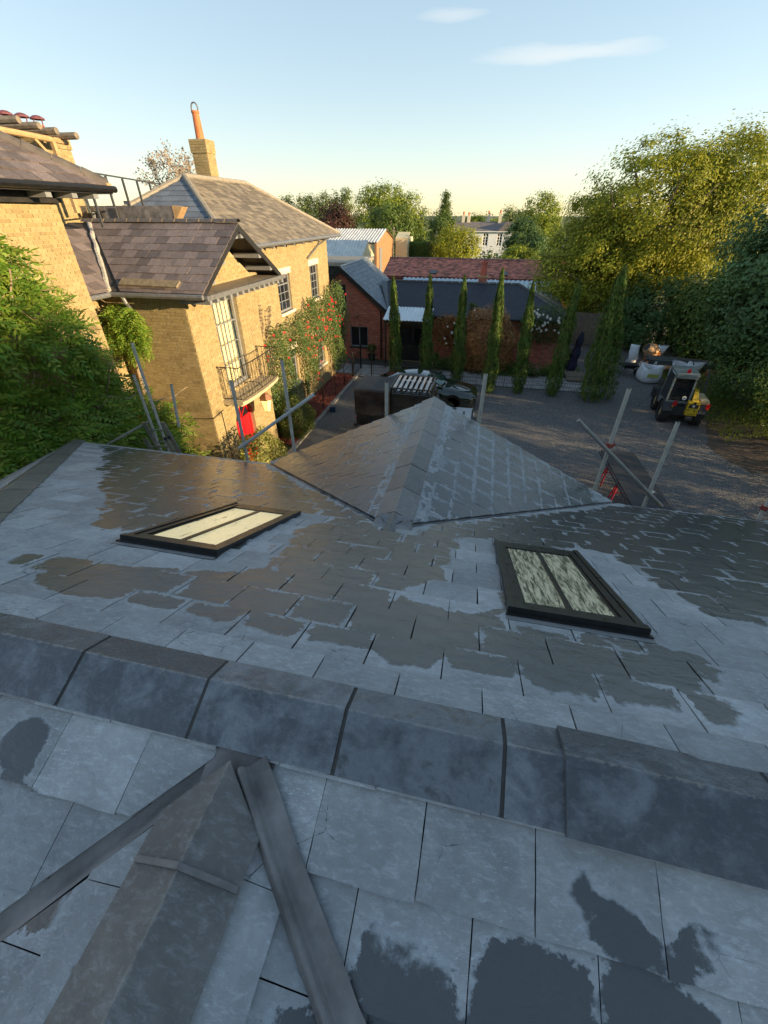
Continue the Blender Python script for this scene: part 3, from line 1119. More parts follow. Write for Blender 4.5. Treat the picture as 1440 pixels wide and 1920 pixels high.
def panel(O, e, L, H, holes, n, mat, parent, name='wall', depth=.14, poly=None):
    """a wall face with openings; holes (s0, s1, z0, z1); reveals go inward"""
    O, e, n = V(O), V(e), V(n)
    b = MB()
    ss = sorted({0, L, *[h[0] for h in holes], *[h[1] for h in holes]})
    zs = sorted({0, H, *[h[2] for h in holes], *[h[3] for h in holes]})
    P = lambda s, z, d=0: O + e * s + V((0, 0, z)) - n * d
    for i in range(len(ss) - 1):
        for j in range(len(zs) - 1):
            cs, cz = (ss[i] + ss[i + 1]) / 2, (zs[j] + zs[j + 1]) / 2
            if any(h[0] < cs < h[1] and h[2] < cz < h[3] for h in holes): continue
            b.quad(P(ss[i], zs[j]), P(ss[i + 1], zs[j]), P(ss[i + 1], zs[j + 1]), P(ss[i], zs[j + 1]))
    for s0, s1, z0, z1 in holes:
        c = [(s0, z0), (s1, z0), (s1, z1), (s0, z1)]
        for i in range(4):
            a, q = c[i], c[(i + 1) % 4]
            b.quad(P(*a), P(*q), P(*q, depth), P(*a, depth))
    return b.build(name, mat, parent)


def bricks(O, e, L, H, holes, n, store, keepfn=None, z0=0.0, bl=.215, bh=.065, gap=.010):
    O, e, n = V(O), V(e), V(n)
    z = z0
    row = 0
    hb = (bl - gap) / 2
    while z < H - .02:
        s = -(bl + hb + 2 * gap) + (row % 2) * (bl / 2 + hb / 2 + gap)
        k = 0
        while s < L:
            w = bl if k % 2 == 0 else hb
            a, c = max(0, s), min(L, s + w)
            if c - a > .03:
                m, zc = (a + c) / 2, z + bh / 2
                for h in holes:
                    if h[2] - .02 < zc < h[3] + .02:
                        if a < h[0] < c: c = h[0]
                        if a < h[1] < c and not (a < h[0]): a = h[1]
                m = (a + c) / 2
                if c - a > .03 and not any(h[0] <= m <= h[1] and h[2] - .015 < zc < h[3] + .015 for h in holes) and (keepfn is None or keepfn(m, zc)):
                    store.append((O, e, n, a, c, z, bh, R.uniform(-.0015, .002)))
            s += w + gap
            k += 1
        z += bh + gap
        row += 1


def build_bricks(store, mat, parent, keep, stuff='brickwork'):
    base = base_of(parent)
    lst = []
    for q in store:
        O, e, n, a, c, z, bh, j = q
        P = [O + e * a + V((0, 0, z)), O + e * c + V((0, 0, z)), O + e * c + V((0, 0, z + bh)), O + e * a + V((0, 0, z + bh))]
        f = n.dot((CAM - P[0]).normalized())
        lst.append((proj_size(P) if f > .05 else 0, q))
    lst.sort(key=lambda t: -t[0])
    whole = [q for s, q in lst[:keep]]
    cache = {}
    for O, e, n, a, c, z, bh, j in whole:
        key = (round(c - a, 3), tuple(e), tuple(n))
        if key not in cache:
            w = c - a
            mb = MB().obox(e * w / 2 + V((0, 0, bh / 2)), e * w / 2, n * .010, V((0, 0, bh / 2)))
            cache[key] = mesh('brick', mb.v, mb.f)
            cache[key].materials.append(mat)
        o = link('brick', cache[key], None, parent)
        o.location = O + e * a + V((0, 0, z)) + n * j - base
    b = MB()
    for s, (O, e, n, a, c, z, bh, j) in lst[keep:]:
        p = [O + e * a + V((0, 0, z)) + n * (.010 + j), O + e * c + V((0, 0, z)) + n * (.010 + j), O + e * c + V((0, 0, z + bh)) + n * (.010 + j), O + e * a + V((0, 0, z + bh)) + n * (.010 + j)]
        q = [x - n * .012 for x in p]
        fs = [(0, 1, 2, 3), (0, 4, 5, 1), (1, 5, 6, 2), (2, 6, 7, 3), (3, 7, 4, 0)]
        if (p[1] - p[0]).cross(p[3] - p[0]).dot(n) < 0: fs = [f[::-1] for f in fs]
        b.add(p + q, fs)
    tag(b.build(stuff, mat, parent), kind='stuff')


def window(O, e, n, s0, s1, z0, z1, cols, rows, parent, fm, gm, depth=.11, blind=None, bar=.022, fw=.06, name='window', skip=()):
    O, e, n = V(O), V(e), V(n)
    U = V((0, 0, 1))
    P = lambda s, z, d: O + e * s + U * z - n * d
    b = MB()
    def bx(mb, a, c, u, v, d0, d1): mb.obox(P((a + c) / 2, (u + v) / 2, (d0 + d1) / 2), e * (c - a) / 2, n * abs(d1 - d0) / 2, U * (v - u) / 2)
    bx(b, s0, s0 + fw, z0, z1, depth - .05, depth + .01)
    bx(b, s1 - fw, s1, z0, z1, depth - .05, depth + .01)
    bx(b, s0 + fw, s1 - fw, z0, z0 + fw * 1.3, depth - .05, depth + .01)
    bx(b, s0 + fw, s1 - fw, z1 - fw, z1, depth - .05, depth + .01)
    f = b.build(name, fm, parent)
    a0, a1, u0, u1 = s0 + fw, s1 - fw, z0 + fw * 1.3, z1 - fw
    cw, ch = (a1 - a0) / cols, (u1 - u0) / rows
    for i in range(1, cols):
        m = MB()
        wb = bar * (2.2 if cols % 2 == 0 and i == cols // 2 else 1)
        bx(m, a0 + i * cw - wb / 2, a0 + i * cw + wb / 2, u0, u1, depth - .035, depth - .004)
        m.build('glazing_bar', fm, f)
    for j in range(1, rows):
        m = MB()
        wb = bar * (1.9 if rows == 4 and j == 3 or rows == 2 else 1)
        bx(m, a0, a1, u0 + j * ch - wb / 2, u0 + j * ch + wb / 2, depth - .037, depth - .003)
        m.build('glazing_bar', fm, f)
    for i in range(cols):
        for j in range(rows):
            m = MB()
            x0, x1, y0, y1 = a0 + i * cw, a0 + (i + 1) * cw, u0 + j * ch, u0 + (j + 1) * ch
            if gm is M['glass']: m.quad(P(x0, y0, depth - .01), P(x1, y0, depth - .01), P(x1, y1, depth - .01), P(x0, y1, depth - .01))
            else: bx(m, x0, x1, y0, y1, depth - .014, depth - .008)
            m.build('pane', gm, f)
    if blind is not None:
        m = MB()
        nb = 14
        for i in range(nb * 2):
            x0, x1 = s0 + (s1 - s0) * i / nb / 2, s0 + (s1 - s0) * (i + 1) / nb / 2
            d0, d1 = (depth + .10, depth + .13) if i % 2 else (depth + .13, depth + .10)
            m.quad(P(x0, z0, d0), P(x1, z0, d1), P(x1, z1, d1), P(x0, z1, d0))
        m.build('curtain', blind, f)
    return f


# ------------------------------------------------------------------ the yellow brick house
SP = rad(31)
TS, cP, sP = math.tan(SP), cos(SP), sin(SP)
hs = thing('yellow_brick_house', 'large old yellow brick house with slate roofs, iron balcony and red arched door', 'house', (-9, 14, 0))
YB0, YB1, XB, XM, XF = 9.6, 13.1, -7.0, -9.2, -7.6      # bay front and far side, bay facade, back wall, main facade
ZB, ZM = 5.66, 6.36
X, Yv, Z_ = V((1, 0, 0)), V((0, 1, 0)), V((0, 0, 1))
store = []
# bay facade with the tall window and arched door (wall is one panel; opening for the door is cut as a rectangle, arch bricks fill it)
DW = (10.62, 11.72, 0.0, 2.42)                          # door opening in y, z
BW = (10.68, 11.98, 2.95, 5.30)
hb = [(BW[0] - YB0, BW[1] - YB0, BW[2], BW[3]), (DW[0] - YB0, DW[1] - YB0, DW[2], DW[3])]
panel((XB, YB0, 0), Yv, YB1 - YB0, ZB, hb, X, M['mortar_y'], hs, depth=.20)
arch_c, arch_r = (DW[0] + DW[1]) / 2, (DW[1] - DW[0]) / 2
bricks((XB, YB0, 0), Yv, YB1 - YB0, ZB, [(hb[0][0] - .02, hb[0][1] + .02, hb[0][2], hb[0][3] + .26), hb[1]], X, store)
panel((XM, YB0, 0), X, XB - XM, ZB + .1, [], -Yv, M['mortar_y'], hs)
bricks((XM, YB0, 0), X, XB - XM, ZB, [], -Yv, store)
# gable triangle of the bay
ym = (YB0 + YB1) / 2
b = MB().prism([(XB - .002, YB0, ZB), (XB - .002, YB1, ZB), (XB - .002, ym, ZB + (YB1 - ym) * TS + .12)], (.2, 0, 0))
b.build('gable', M['mortar_y'], hs)
bricks((XB, YB0, 0), Yv, YB1 - YB0, ZB + 1.2, [], X, store, lambda s, z: z - ZB < (1.75 - abs(s - 1.75)) * TS - .05, z0=ZB + .05)
# wall behind the valley, main facade, left block
panel((XM, 7.9, 0), Yv, YB0 - 7.9, ZB, [], X, M['mortar_y'], hs)
bricks((XM, 7.9, 0), Yv, YB0 - 7.9, ZB, [], X, store)
WU = [(16.02, 17.18, 4.07, 5.34), (19.34, 20.34, 4.07, 5.38)]
WLo = [(16.10, 17.0, 1.25, 2.62), (19.4, 20.4, 1.1, 2.5)]
YF1 = 21.75
hm = [(a - YB1, c - YB1, u, v) for a, c, u, v in WU + WLo]
panel((XF, YB1, 0), Yv, YF1 - YB1, ZM, hm, X, M['mortar_y'], hs, depth=.16)
bricks((XF, YB1, 0), Yv, YF1 - YB1, ZM, [(h[0], h[1], h[2], h[3] + .2) for h in hm], X, store)
b = MB().quad((XF, YF1, 0), (-12.6, YF1, 0), (-12.6, YF1, ZM), (XF, YF1, ZM)).quad((XF, YB1, 0), (XB, YB1, 0), (XB, YB1, ZB), (XF, YB1, ZB))
b.quad((XF, YB1, ZB - 1), (-12.6, YB1, ZB - 1), (-12.6, YB1, ZM), (XF, YB1, ZM))
b.build('wall', M['brick_y'], hs)
XLB, YLB, ZLB = -8.0, 8.0, 7.45
panel((XLB, -1, 0), Yv, YLB + 1, ZLB, [], X, M['mortar_y'], hs)
bricks((XLB, 4.4, 0), Yv, YLB - 4.4, ZLB, [], X, store, z0=1.8, bl=.20, bh=.056, gap=.009)
b = MB().quad((XLB, YLB, 0), (-13, YLB, 0), (-13, YLB, ZLB), (XLB, YLB, ZLB)).quad((XLB, -1, 0), (-13, -1, 0), (-13, -1, ZLB), (XLB, -1, ZLB))
b.build('wall', M['brick_y'], hs)
build_bricks(store, M['brick_y'], hs, 300)

# window dressings
for k, (a, c, u, v) in enumerate(WU + WLo):
    b = MB().box(XF + .004, XF + .022, a - .12, c + .12, v, v + .2)
    b.build('lintel', M['stone'], hs)
    b = MB().box(XF - .1, XF + .09, a - .1, c + .1, u - .09, u)
    b.build('sill', M['stone'], hs)
    window((XF, 0, 0), Yv, X, a, c, u, v, 3 if k < 2 else 2, 4, hs, M['frame_grey'], M['darkglass'], depth=.12)
window((XB, 0, 0), Yv, X, BW[0], BW[1], BW[2], BW[3], 6, 4, hs, M['frame_grey'], M['glass'], depth=.17, blind=M['blind'], bar=.020, fw=.07, name='french_window')
# soldier arch over the tall window, one wedge-cut brick at a time
na = 15
for i in range(na):
    f0, f1 = i / na, (i + 1) / na
    y0, y1 = BW[0] - .02 + (BW[1] - BW[0] + .04) * f0, BW[0] - .02 + (BW[1] - BW[0] + .04) * f1
    t0, t1 = BW[0] - .14 + (BW[1] - BW[0] + .28) * f0, BW[0] - .14 + (BW[1] - BW[0] + .28) * f1
    MB().prism([(XB + .013, y0 + .003, BW[3]), (XB + .013, y1 - .003, BW[3]), (XB + .013, t1 - .003, BW[3] + .245), (XB + .013, t0 + .003, BW[3] + .245)], (.05, 0, 0)).build('arch_brick', M['gauged'], hs)

# arched door: spandrels, fanlight, red leaf
M['red_paint'] = simple('red_door_paint', (.62, .012, .018), .28, 0, .08, 5, .03, .001)
zs = DW[3] - arch_r
for s in (-1, 1):
    pts = [(XB + .004, arch_c + s * arch_r, DW[3] + .001)]
    for i in range(9):
        t = i / 8 * pi / 2
        pts.append((XB + .004, arch_c + s * arch_r * cos(t), zs + arch_r * sin(t)))
    MB().prism(pts, (.2, 0, 0)).build('arch_spandrel', M['brick_y'], hs)
dr = MB()
dx = XB - .16
n_ = 14
pts = [(dx, arch_c - arch_r, 0), (dx, arch_c + arch_r, 0)] + [(dx, arch_c + arch_r * cos(i / n_ * pi), zs + arch_r * sin(i / n_ * pi)) for i in range(n_ + 1)]
# frame as a band
for i in range(len(pts)):
    p, q = V(pts[i]), V(pts[(i + 1) % len(pts)])
    c = V((dx, arch_c, 1.0 if p.z < 1.0 or q.z < 1.0 else zs))
    pi_, qi_ = V(p), V(q)
    for k in (pi_, qi_):
        k.y = arch_c + (k.y - arch_c) * .86
        if k.z > zs: k.z = zs + (k.z - zs) * .86
    dr.add([p, q, qi_, pi_, p + V((.05, 0, 0)), q + V((.05, 0, 0)), qi_ + V((.05, 0, 0)), pi_ + V((.05, 0, 0))], [(4, 5, 6, 7), (0, 1, 5, 4), (2, 3, 7, 6)])
door = dr.build('red_door', M['red_paint'], hs)
w = arch_r * .86
b = MB().box(dx - .02, dx + .025, arch_c - w, arch_c + w, .02, zs + .02)
b.box(dx + .025, dx + .05, arch_c - w, arch_c + w, zs - .03, zs + .06)
b.build('door_leaf', M['red_paint'], door)
for y in (arch_c - w * .5, arch_c + w * .5):
    for z0, z1 in ((.2, .75), (.9, zs - .15)):
        MB().box(dx + .026, dx + .038, y - w * .36, y + w * .36, z0, z1).build('door_panel', M['red_paint'], door)
b = MB()
pf = [(dx + .005, arch_c + w * cos(i / n_ * pi), zs + .06 + (w - .06) * sin(i / n_ * pi)) for i in range(n_ + 1)]
b.prism(pf, (.01, 0, 0)).build('fanlight_pane', M['darkglass'], door)
for a in (45, 90, 135):
    MB().bar((dx + .02, arch_c, zs + .06), (dx + .02, arch_c + w * cos(rad(a)), zs + .05 + (w - .05) * sin(rad(a))), .02).build('fanlight_bar', M['red_paint'], door)
MB().lathe([(.0, .03), (.03, .025), (.035, 0), (.02, -.02)], (dx + .06, arch_c + w * .75, 1.0), 10).build('door_knob', M['copper'], door)

# balcony
M['balcony_stone'] = simple('stained_balcony_stone', (.42, .35, .22), .8, 0, .25, 6)
ya, yb, xo, zb = 10.22, 12.55, -6.28, 2.86
bal = MB()
n_ = 12
outer = [(XB, ya)] + [(xo + .02 - .10 * abs(2 * i / n_ - 1) ** 3, ya - .02 + (yb - ya + .04) * i / n_) for i in range(n_ + 1)] + [(XB, yb)]
bal.prism([(x, y, zb) for x, y in outer], (0, 0, .09))
bal.prism([(x - (.06 if x > XB + .01 else 0), y, zb - .085) for x, y in outer], (0, 0, .05))
balc = bal.build('balcony', M['balcony_stone'], hs)
zr = zb + .93
rail = [(XB, ya + .03), (xo - .06, ya + .03)] + [(xo - .03 - .08 * abs(2 * i / n_ - 1) ** 3, ya + .03 + (yb - ya - .06) * i / n_) for i in range(1, n_)] + [(xo - .06, yb - .03), (XB, yb - .03)]
MB().path([(x, y, zr) for x, y in rail], .014, 6).build('hand_rail', M['copper'], balc)
MB().path([(x, y, zb + .06) for x, y in rail], .011, 6).build('bottom_rail', M['copper'], balc)
acc = 0
pts = []
for i in range(len(rail) - 1):
    a, c = V((*rail[i], 0)), V((*rail[i + 1], 0))
    L = (c - a).length
    k = int(L / .02)
    for j in range(k): pts.append(a.lerp(c, j / k))
for i in range(0, len(pts), 7):
    p = pts[i]
    MB().tube(p + V((0, 0, zb + .06)), p + V((0, 0, zr)), .007, 5).build('baluster', M['copper'], balc)
lat = MB()
for i in range(0, len(pts) - 15, 14):           # gothic lattice of crossing curved bars
    a, m_, c = pts[i], pts[i + 7], pts[i + 14]
    z = lambda f: V((0, 0, zb + .06 + .87 * f))
    lat.path([a + z(.0), m_ + z(.22), a + z(.5), m_ + z(.78), a + z(1)], .005, 4, False)
    lat.path([c + z(.0), m_ + z(.22), c + z(.5), m_ + z(.78), c + z(1)], .005, 4, False)
tag(lat.build('lattice', M['copper'], balc), kind='stuff')

# bay roof: overhanging pediment ledge, bargeboards, brackets
M['slate_purple'] = slate_mat('old_purple_slate', (.115, .085, .078), (.19, .152, .135), (.06, .05, .05), (.05, .05, .055), 0, .5, rv=.30)
M['slate_grey'] = slate_mat('blue_grey_slate', (.125, .145, .175), (.16, .185, .22), (.05, .05, .05), (.05, .05, .05), 0, .2)
M['slate_lichen'] = slate_mat('lichened_brown_slate', (.155, .125, .085), (.26, .215, .15), (.06, .05, .05), (.05, .05, .055), 0, .25, rv=.32)
M['ledge'] = simple('lead_covered_ledge', (.22, .18, .13), .7, .0, .3, 5)
M['soffit'] = simple('dark_soffit_boards', (.05, .042, .034), .8, 0, .3, 8)
M['ridge_clay'] = simple('dark_clay_ridge', (.085, .075, .07), .7, 0, .3, 7)
M['mortar_o'] = simple('orange_mortar', (.42, .27, .13), .9, 0, .2, 9)
XV, YE0, YE1, ZE0 = -6.22, 9.22, 13.48, 5.72
zrb = ZE0 + (ym - YE0) * TS
lb = MB().box(XB, XV + .05, YE0 + .05, YE1, ZE0 - .10, ZE0 - .045)
lb.build('pediment_ledge', M['ledge'], hs)
MB().box(XV + .05, XV + .12, YE0, YE1 + .05, ZE0 - .13, ZE0 - .03).build('ledge_gutter', M['lead'], hs)
for i in range(14):
    y = YE0 + .2 + i * .305
    MB().box(XB + .01, XV + .03, y, y + .10, ZE0 - .24, ZE0 - .102).build('bracket', M['frame_grey'], hs)
for s in (-1, 1):
    ye = YE0 if s < 0 else YE1
    p, q = V((XV, ye, ZE0)), V((XV, ym, zrb))
    b = MB()
    d = V((0, 0, -.17))
    b.prism([p + V((0, 0, -.012)), q + V((0, 0, -.012)), q + d, p + d * .9], (.05, 0, 0))
    b.build('bargeboard', M['black_paint'], hs)
    b = MB()
    k = V((0, 0, -.06))
    b.quad(p + k, q + k, q + k + V((XB - XV, 0, 0)), p + k + V((XB - XV, 0, 0)))
    b.build('soffit', M['soffit'], hs)
    for f in (.28, .55, .93):
        c = p.lerp(q, f) + V((0, 0, -.17))
        MB().obox(c + V(((XB - XV) / 2 - .02, 0, 0)), ((XV - XB) / 2, 0, 0), (0, .07, .0), (0, 0, .055)).build('purlin_end', M['frame_grey'], hs)
lst = []
XRE = -10.5
Lr = XV + .04 - XRE
nb = (ym - YE0) / cP
lst += slates((XRE, ym, zrb), (1, 0, 0), (0, -cP, -sP), lambda a, c: [[(0, 0), (Lr, 0), (Lr, nb + .02), (nb * cP + .05, nb + .02)]], .262, .335, wet_dry, t0=.0, k0=0, k1=10, lift=.01, th_=0) if False else \
    slates((XRE, ym, zrb), (1, 0, 0), (0, -cP, -sP), lambda a, c: [[(.05, 0), (Lr, 0), (Lr, nb + .02), (nb * cP + .07, nb + .02)]], .262, .335, wet_dry, t0=.05, k0=0, k1=10, lift=.01, thick=.016, jit=3)
nA = len(lst)
b = MB().quad((XRE - 1, ym, zrb), (XV, ym, zrb), (XV, YE0, ZE0), (XRE + nb * cP - 1, YE0, ZE0)).quad((XRE - 1, ym, zrb), (XV, ym, zrb), (XV, YE1, ZE0), (XRE - 1, YE1, ZE0))
for q in b.v: q.z -= .003
b.build('roof_boarding', M['soffit'], hs)
for i in range(13):
    x0 = XV + .04 - (i + 1) * .345
    if x0 < XRE - .3: break
    b = MB()
    for a in range(6):
        t0, t1 = rad(-70 + a * 140 / 6), rad(-70 + (a + 1) * 140 / 6)
        for (u0, u1) in ((x0 + .008, x0 + .337),):
            P = lambda x, t, r: (x, ym + r * sin(t), zrb - .02 + r * cos(t))
            b.quad(P(u0, t0, .11), P(u1, t0, .11), P(u1, t1, .11), P(u0, t1, .11))
    b.build('ridge_tile', M['ridge_clay'], hs)
    b = MB()
    for a in range(6):
        t0, t1 = rad(-70 + a * 140 / 6), rad(-70 + (a + 1) * 140 / 6)
        b.quad(P(x0 - .012, t0, .114), P(x0 + .012, t0, .114), P(x0 + .012, t1, .114), P(x0 - .012, t1, .114))
    b.build('mortar_joint', M['mortar_o'], hs)
# small slope beyond the valley (faces the drive), its eave at x = XSE
XSE = -8.62
zs_ = ZE0
ns = (XSE - XRE) / cP
lst += slates((XRE, 7.7, zs_ + (XSE - XRE) * TS), (0, 1, 0), (cP, 0, -sP), lambda a, c: [[(.02, 0), (ym - 7.7 - .05, 0), (YE0 - 7.7 - .05, ns + .02), (.02, ns + .02)]], .262, .335, wet_dry, t0=.03, k0=0, k1=10, lift=.01, thick=.016, jit=3)
b = MB().quad((XRE, 7.7, zs_ + (XSE - XRE) * TS - .003), (XRE, ym, zs_ + (XSE - XRE) * TS - .003), (XSE, YE0, zs_ - .003), (XSE, 7.7, zs_ - .003))
b.build('roof_boarding', M['soffit'], hs)
M['lead_pale'] = simple('pale_mortar_valley', (.42, .39, .33), .8, 0, .3, 12, .5, .02)
MB().path([V((XRE, ym, zrb)).lerp(V((XSE, YE0, ZE0)), f) + V((R.uniform(-.015, .015), R.uniform(-.015, .015), .01)) for f in [i / 14 for i in range(15)]],
          [.055 + R.uniform(-.012, .015) for i in range(15)], 7).build('valley_fillet', M['lead_pale'], hs)
# left block roof
ZLE, XLE, YLE = 7.62, -7.45, 8.85
lst += slates((XLE, YLE, ZLE), (0, -1, 0), (-cP, 0, sP), lambda a, c: [[(0, 0), (7, 0), (7, 2.6), (2.6 * cP, 2.6)]], .262, .335, wet_dry, t0=0, k0=0, k1=10, lift=.01, thick=.016, jit=3) if False else []
hN = 2.6
lst += slates((XLE - hN * cP, YLE, ZLE + hN * sP), (0, -1, 0), (cP, 0, -sP), lambda a, c: [[(hN * cP + .03, 0), (7, 0), (7, hN + .02), (.0, hN + .02)]], .262, .335, wet_dry, t0=-.01, k0=0, k1=10, lift=.01, thick=.016, jit=3)
b = MB().quad((XLE, YLE, ZLE), (XLE, YLE - 8, ZLE), (XLE - hN * cP, YLE - 8, ZLE + hN * sP), (XLE - hN * cP, YLE - hN * cP, ZLE + hN * sP))
b.quad((XLE, YLE, ZLE), (XLE - 5, YLE, ZLE), (XLE - 5, YLE - hN * cP, ZLE + hN * sP), (XLE - hN * cP, YLE - hN * cP, ZLE + hN * sP))
for q in b.v: q.z -= .003
b.build('roof_boarding', M['slate_purple'], hs)
b = MB().quad((XLE, YLE, ZLE - .03), (XLE, YLE - 9, ZLE - .03), (XLB - .1, YLE - 9, ZLE - .03), (XLB - .1, YLE, ZLE - .03)).quad((XLE, YLE, ZLE - .03), (-12, YLE, ZLE - .03), (-12, YLB - .1, ZLE - .03), (XLE, YLB - .1, ZLE - .03))
b.build('soffit', M['black_paint'], hs)
b = MB().box(XLE - .02, XLE + .02, YLE - 9, YLE + .02, ZLE - .12, ZLE - .005).box(-12, XLE, YLE - .02, YLE + .02, ZLE - .12, ZLE - .005)
b.build('fascia', M['black_paint'], hs)
MB().tube((XLE + .07, YLE - 9, ZLE - .045), (XLE + .07, YLE + .05, ZLE - .045), .055, 8).build('gutter', M['iron'], hs)
b = MB().box(XLB - .02, XLB + .14, -1, YLB + .02, ZLB - .10, ZLE - .05)
b.build('wall_plate', M['black_paint'], hs)
for y in (7.35, 7.9, 8.4):
    MB().box(XLB + .03, XLE - .03, y, y + .12, ZLE - .20, ZLE - .032).build('rafter_end', M['frame_grey'], hs)
for i in range(9):
    d = V((-1, -1, TS)).normalized()
    p = V((XLE, YLE, ZLE)) + d * (i * .42 + .03)
    MB().path([p + V((0, 0, .03)), p + d * .41 + V((0, 0, .035 + R.uniform(0, .012)))], .085, 7).build('hip_tile', M['ridge_clay'], hs)
MB().obox(V((XLE - .03, YLE - .03, ZLE + .02)), (.06, 0, 0), (0, .06, 0), (0, 0, .03)).build('mortar_joint', M['mortar_o'], hs)
build_slates(lst, M['slate_purple'], hs, 300)
# gutters and downpipe at the inner corner
for p, q in (((XSE + .06, 7.9, zs_ - .05), (XSE + .06, YE0 - .02, zs_ - .06)), ((XSE + .06, YE0 - .06, zs_ - .06), (XV + .05, YE0 - .06, zs_ - .05))):
    MB().tube(p, q, .055, 8).build('gutter', M['lead'], hs)
MB().path([(XSE + .35, YE0 - .06, zs_ - .08), (XSE + .38, YE0 - .05, zs_ - .22), (XSE + .22, YB0 - .12, zs_ - .45), (XSE - .2, YB0 - .09, zs_ - .6), (XSE - .2, YB0 - .09, .1)], .045, 8).build('downpipe', M['lead'], hs)
MB().obox((XSE + 1.0, YE0 + .17, zs_ + .16), (.75, 0, -.01), (0, .09, .054), (0, -.02, .033)).build('snow_board', simple('weathered_plank', (.20, .16, .10), .85, 0, .35, 12), hs)
for (y0, y1) in ((YB0 + .5, YB1 - .2),): pass

# main roof: hip end facing us, long slope over the drive facade
XE, YA0, YA1, XRD = -7.18, 12.55, 22.45, -10.08
zE = 6.42
hw = XE - XRD
zRd = zE + hw * TS
nm = hw / cP
LM = YA1 - YA0
lm = slates((XRD, YA0, zRd), (0, 1, 0), (cP, 0, -sP), lambda a, c: [[(hw - .02, 0), (LM - hw + .02, 0), (LM, nm + .03), (0, nm + .03)]], .18, .25, wet_dry, t0=.0, k0=0, k1=22, lift=.006, jit=2.5)
build_slates(lm, M['slate_lichen'], hs, 0)
lm = slates((XRD, YA0 + hw, zRd), (1, 0, 0), (0, -cP, -sP), lambda a, c: [[(0, 0), (nm * cP, nm), (-nm * cP, nm)]], .262, .30, wet_dry, t0=.0, k0=0, k1=14, lift=.006)
for q in lm: pass
build_slates(lm, M['slate_grey'], hs, 0, name='hip_slate')
b = MB().quad((XRD, YA0 + hw, zRd), (XRD, YA1 - hw, zRd), (XE, YA1, zE), (XE, YA0, zE)).quad((XRD, YA0 + hw, zRd), (XE, YA0, zE), (XRD - hw, YA0, zE))
b.quad((XRD, YA0 + hw, zRd), (XRD, YA1 - hw, zRd), (XRD - hw, YA1, zE), (XRD - hw, YA0, zE)).quad((XRD, YA1 - hw, zRd), (XE, YA1, zE), (XRD - hw, YA1, zE))
for q in b.v: q.z -= .003
b.build('roof_boarding', M['slate_lichen'], hs)
b = MB().box(XRD - hw + .1, XE - .02, YA0 + .05, YA1 - .05, zE - .10, zE - .03)
b.build('soffit', M['black_paint'], hs)
MB().tube((XE + .06, YA0, zE - .05), (XE + .06, YA1, zE - .06), .06, 8).build('gutter', M['lead'], hs)
MB().path([(XE + .06, 20.75, zE - .08), (XF + .06, 20.5, zE - .35), (XF + .06, 19.1, zE - .75)], .035, 6).build('downpipe', M['lead'], hs)
for y in [13.5 + i * .9 for i in range(9)]:
    MB().box(XF + .01, XE - .03, y, y + .08, zE - .19, zE - .102).build('bracket', M['frame_grey'], hs)
M['lead_tan'] = simple('lead_hip_roll', (.26, .23, .18), .7, 0, .2, 9)
for (p, q) in (((XRD, YA0 + hw, zRd), (XE, YA0, zE)), ((XRD, YA0 + hw, zRd), (XRD - hw, YA0, zE)), ((XRD, YA1 - hw, zRd), (XE, YA1, zE)), ((XRD, YA0 + hw, zRd), (XRD, YA1 - hw, zRd))):
    p, q = V(p), V(q)
    L = (q - p).length
    k = round(L / .45)
    for i in range(k):
        a, c = p.lerp(q, i / k), p.lerp(q, (i + .985) / k)
        MB().path([a + V((0, 0, .01)), c + V((0, 0, .01))], .09, 7).build('hip_tile', M['lead_tan'], hs)
# chimney of the main roof
def chimney(cx, cy, w, d, z0, z1, pots, parent, cap=.35, mat=None):
    st = MB().box(cx - w / 2, cx + w / 2, cy - d / 2, cy + d / 2, z0, z1 - cap).build('chimney', mat or M['mortar_y'], parent)
    s = []
    for (O, e, n, L) in (((cx - w / 2, cy - d / 2, 0), X, -Yv, w), ((cx + w / 2, cy - d / 2, 0), Yv, X, d)):
        bricks((O[0], O[1], z0), e, L, z1 - cap - z0, [], n, s)
        bricks((O[0] - (.03 if e == X else -.03), O[1] - .03, z1 - cap), e, L + .06, cap, [], n, s)
    b = MB().box(cx - w / 2 - .03, cx + w / 2 + .03, cy - d / 2 - .03, cy + d / 2 + .03, z1 - cap, z1)
    b.build('chimney_cap', mat or M['mortar_y'], st)
    build_bricks(s, M['brick_y'], st, 0)
    MB().lathe([(min(w, d) * .42, 0), (min(w, d) * .3, .05), (0, .06)], (cx, cy, z1), 8).build('flaunching', M['mortar_o'], st)
    for px, py, r, h in pots:
        MB().lathe([(r * 1.08, 0), (r, .05), (r * .82, h * .9), (r * .95, h * .92), (r * .95, h), (r * .7, h), (r * .66, h * .4)], (px, py, z1 + .02), 14).build('chimney_pot', M['terracotta'], st)
    return st
M['terracotta'] = simple('terracotta_pot', (.52, .16, .06), .75, 0, .2, 7)
stk = chimney(-10.48, 17.55, .57, .52, 7.6, 9.26, [(-10.50, 17.55, .14, .74)], hs)
MB().path([(-10.50 + .12 * cos(t), 17.55, 10.02 + .06 + .15 * sin(t)) for t in [i * pi / 8 - .5 for i in range(11)]], .022, 6).build('pot_guard', M['lead'], stk)
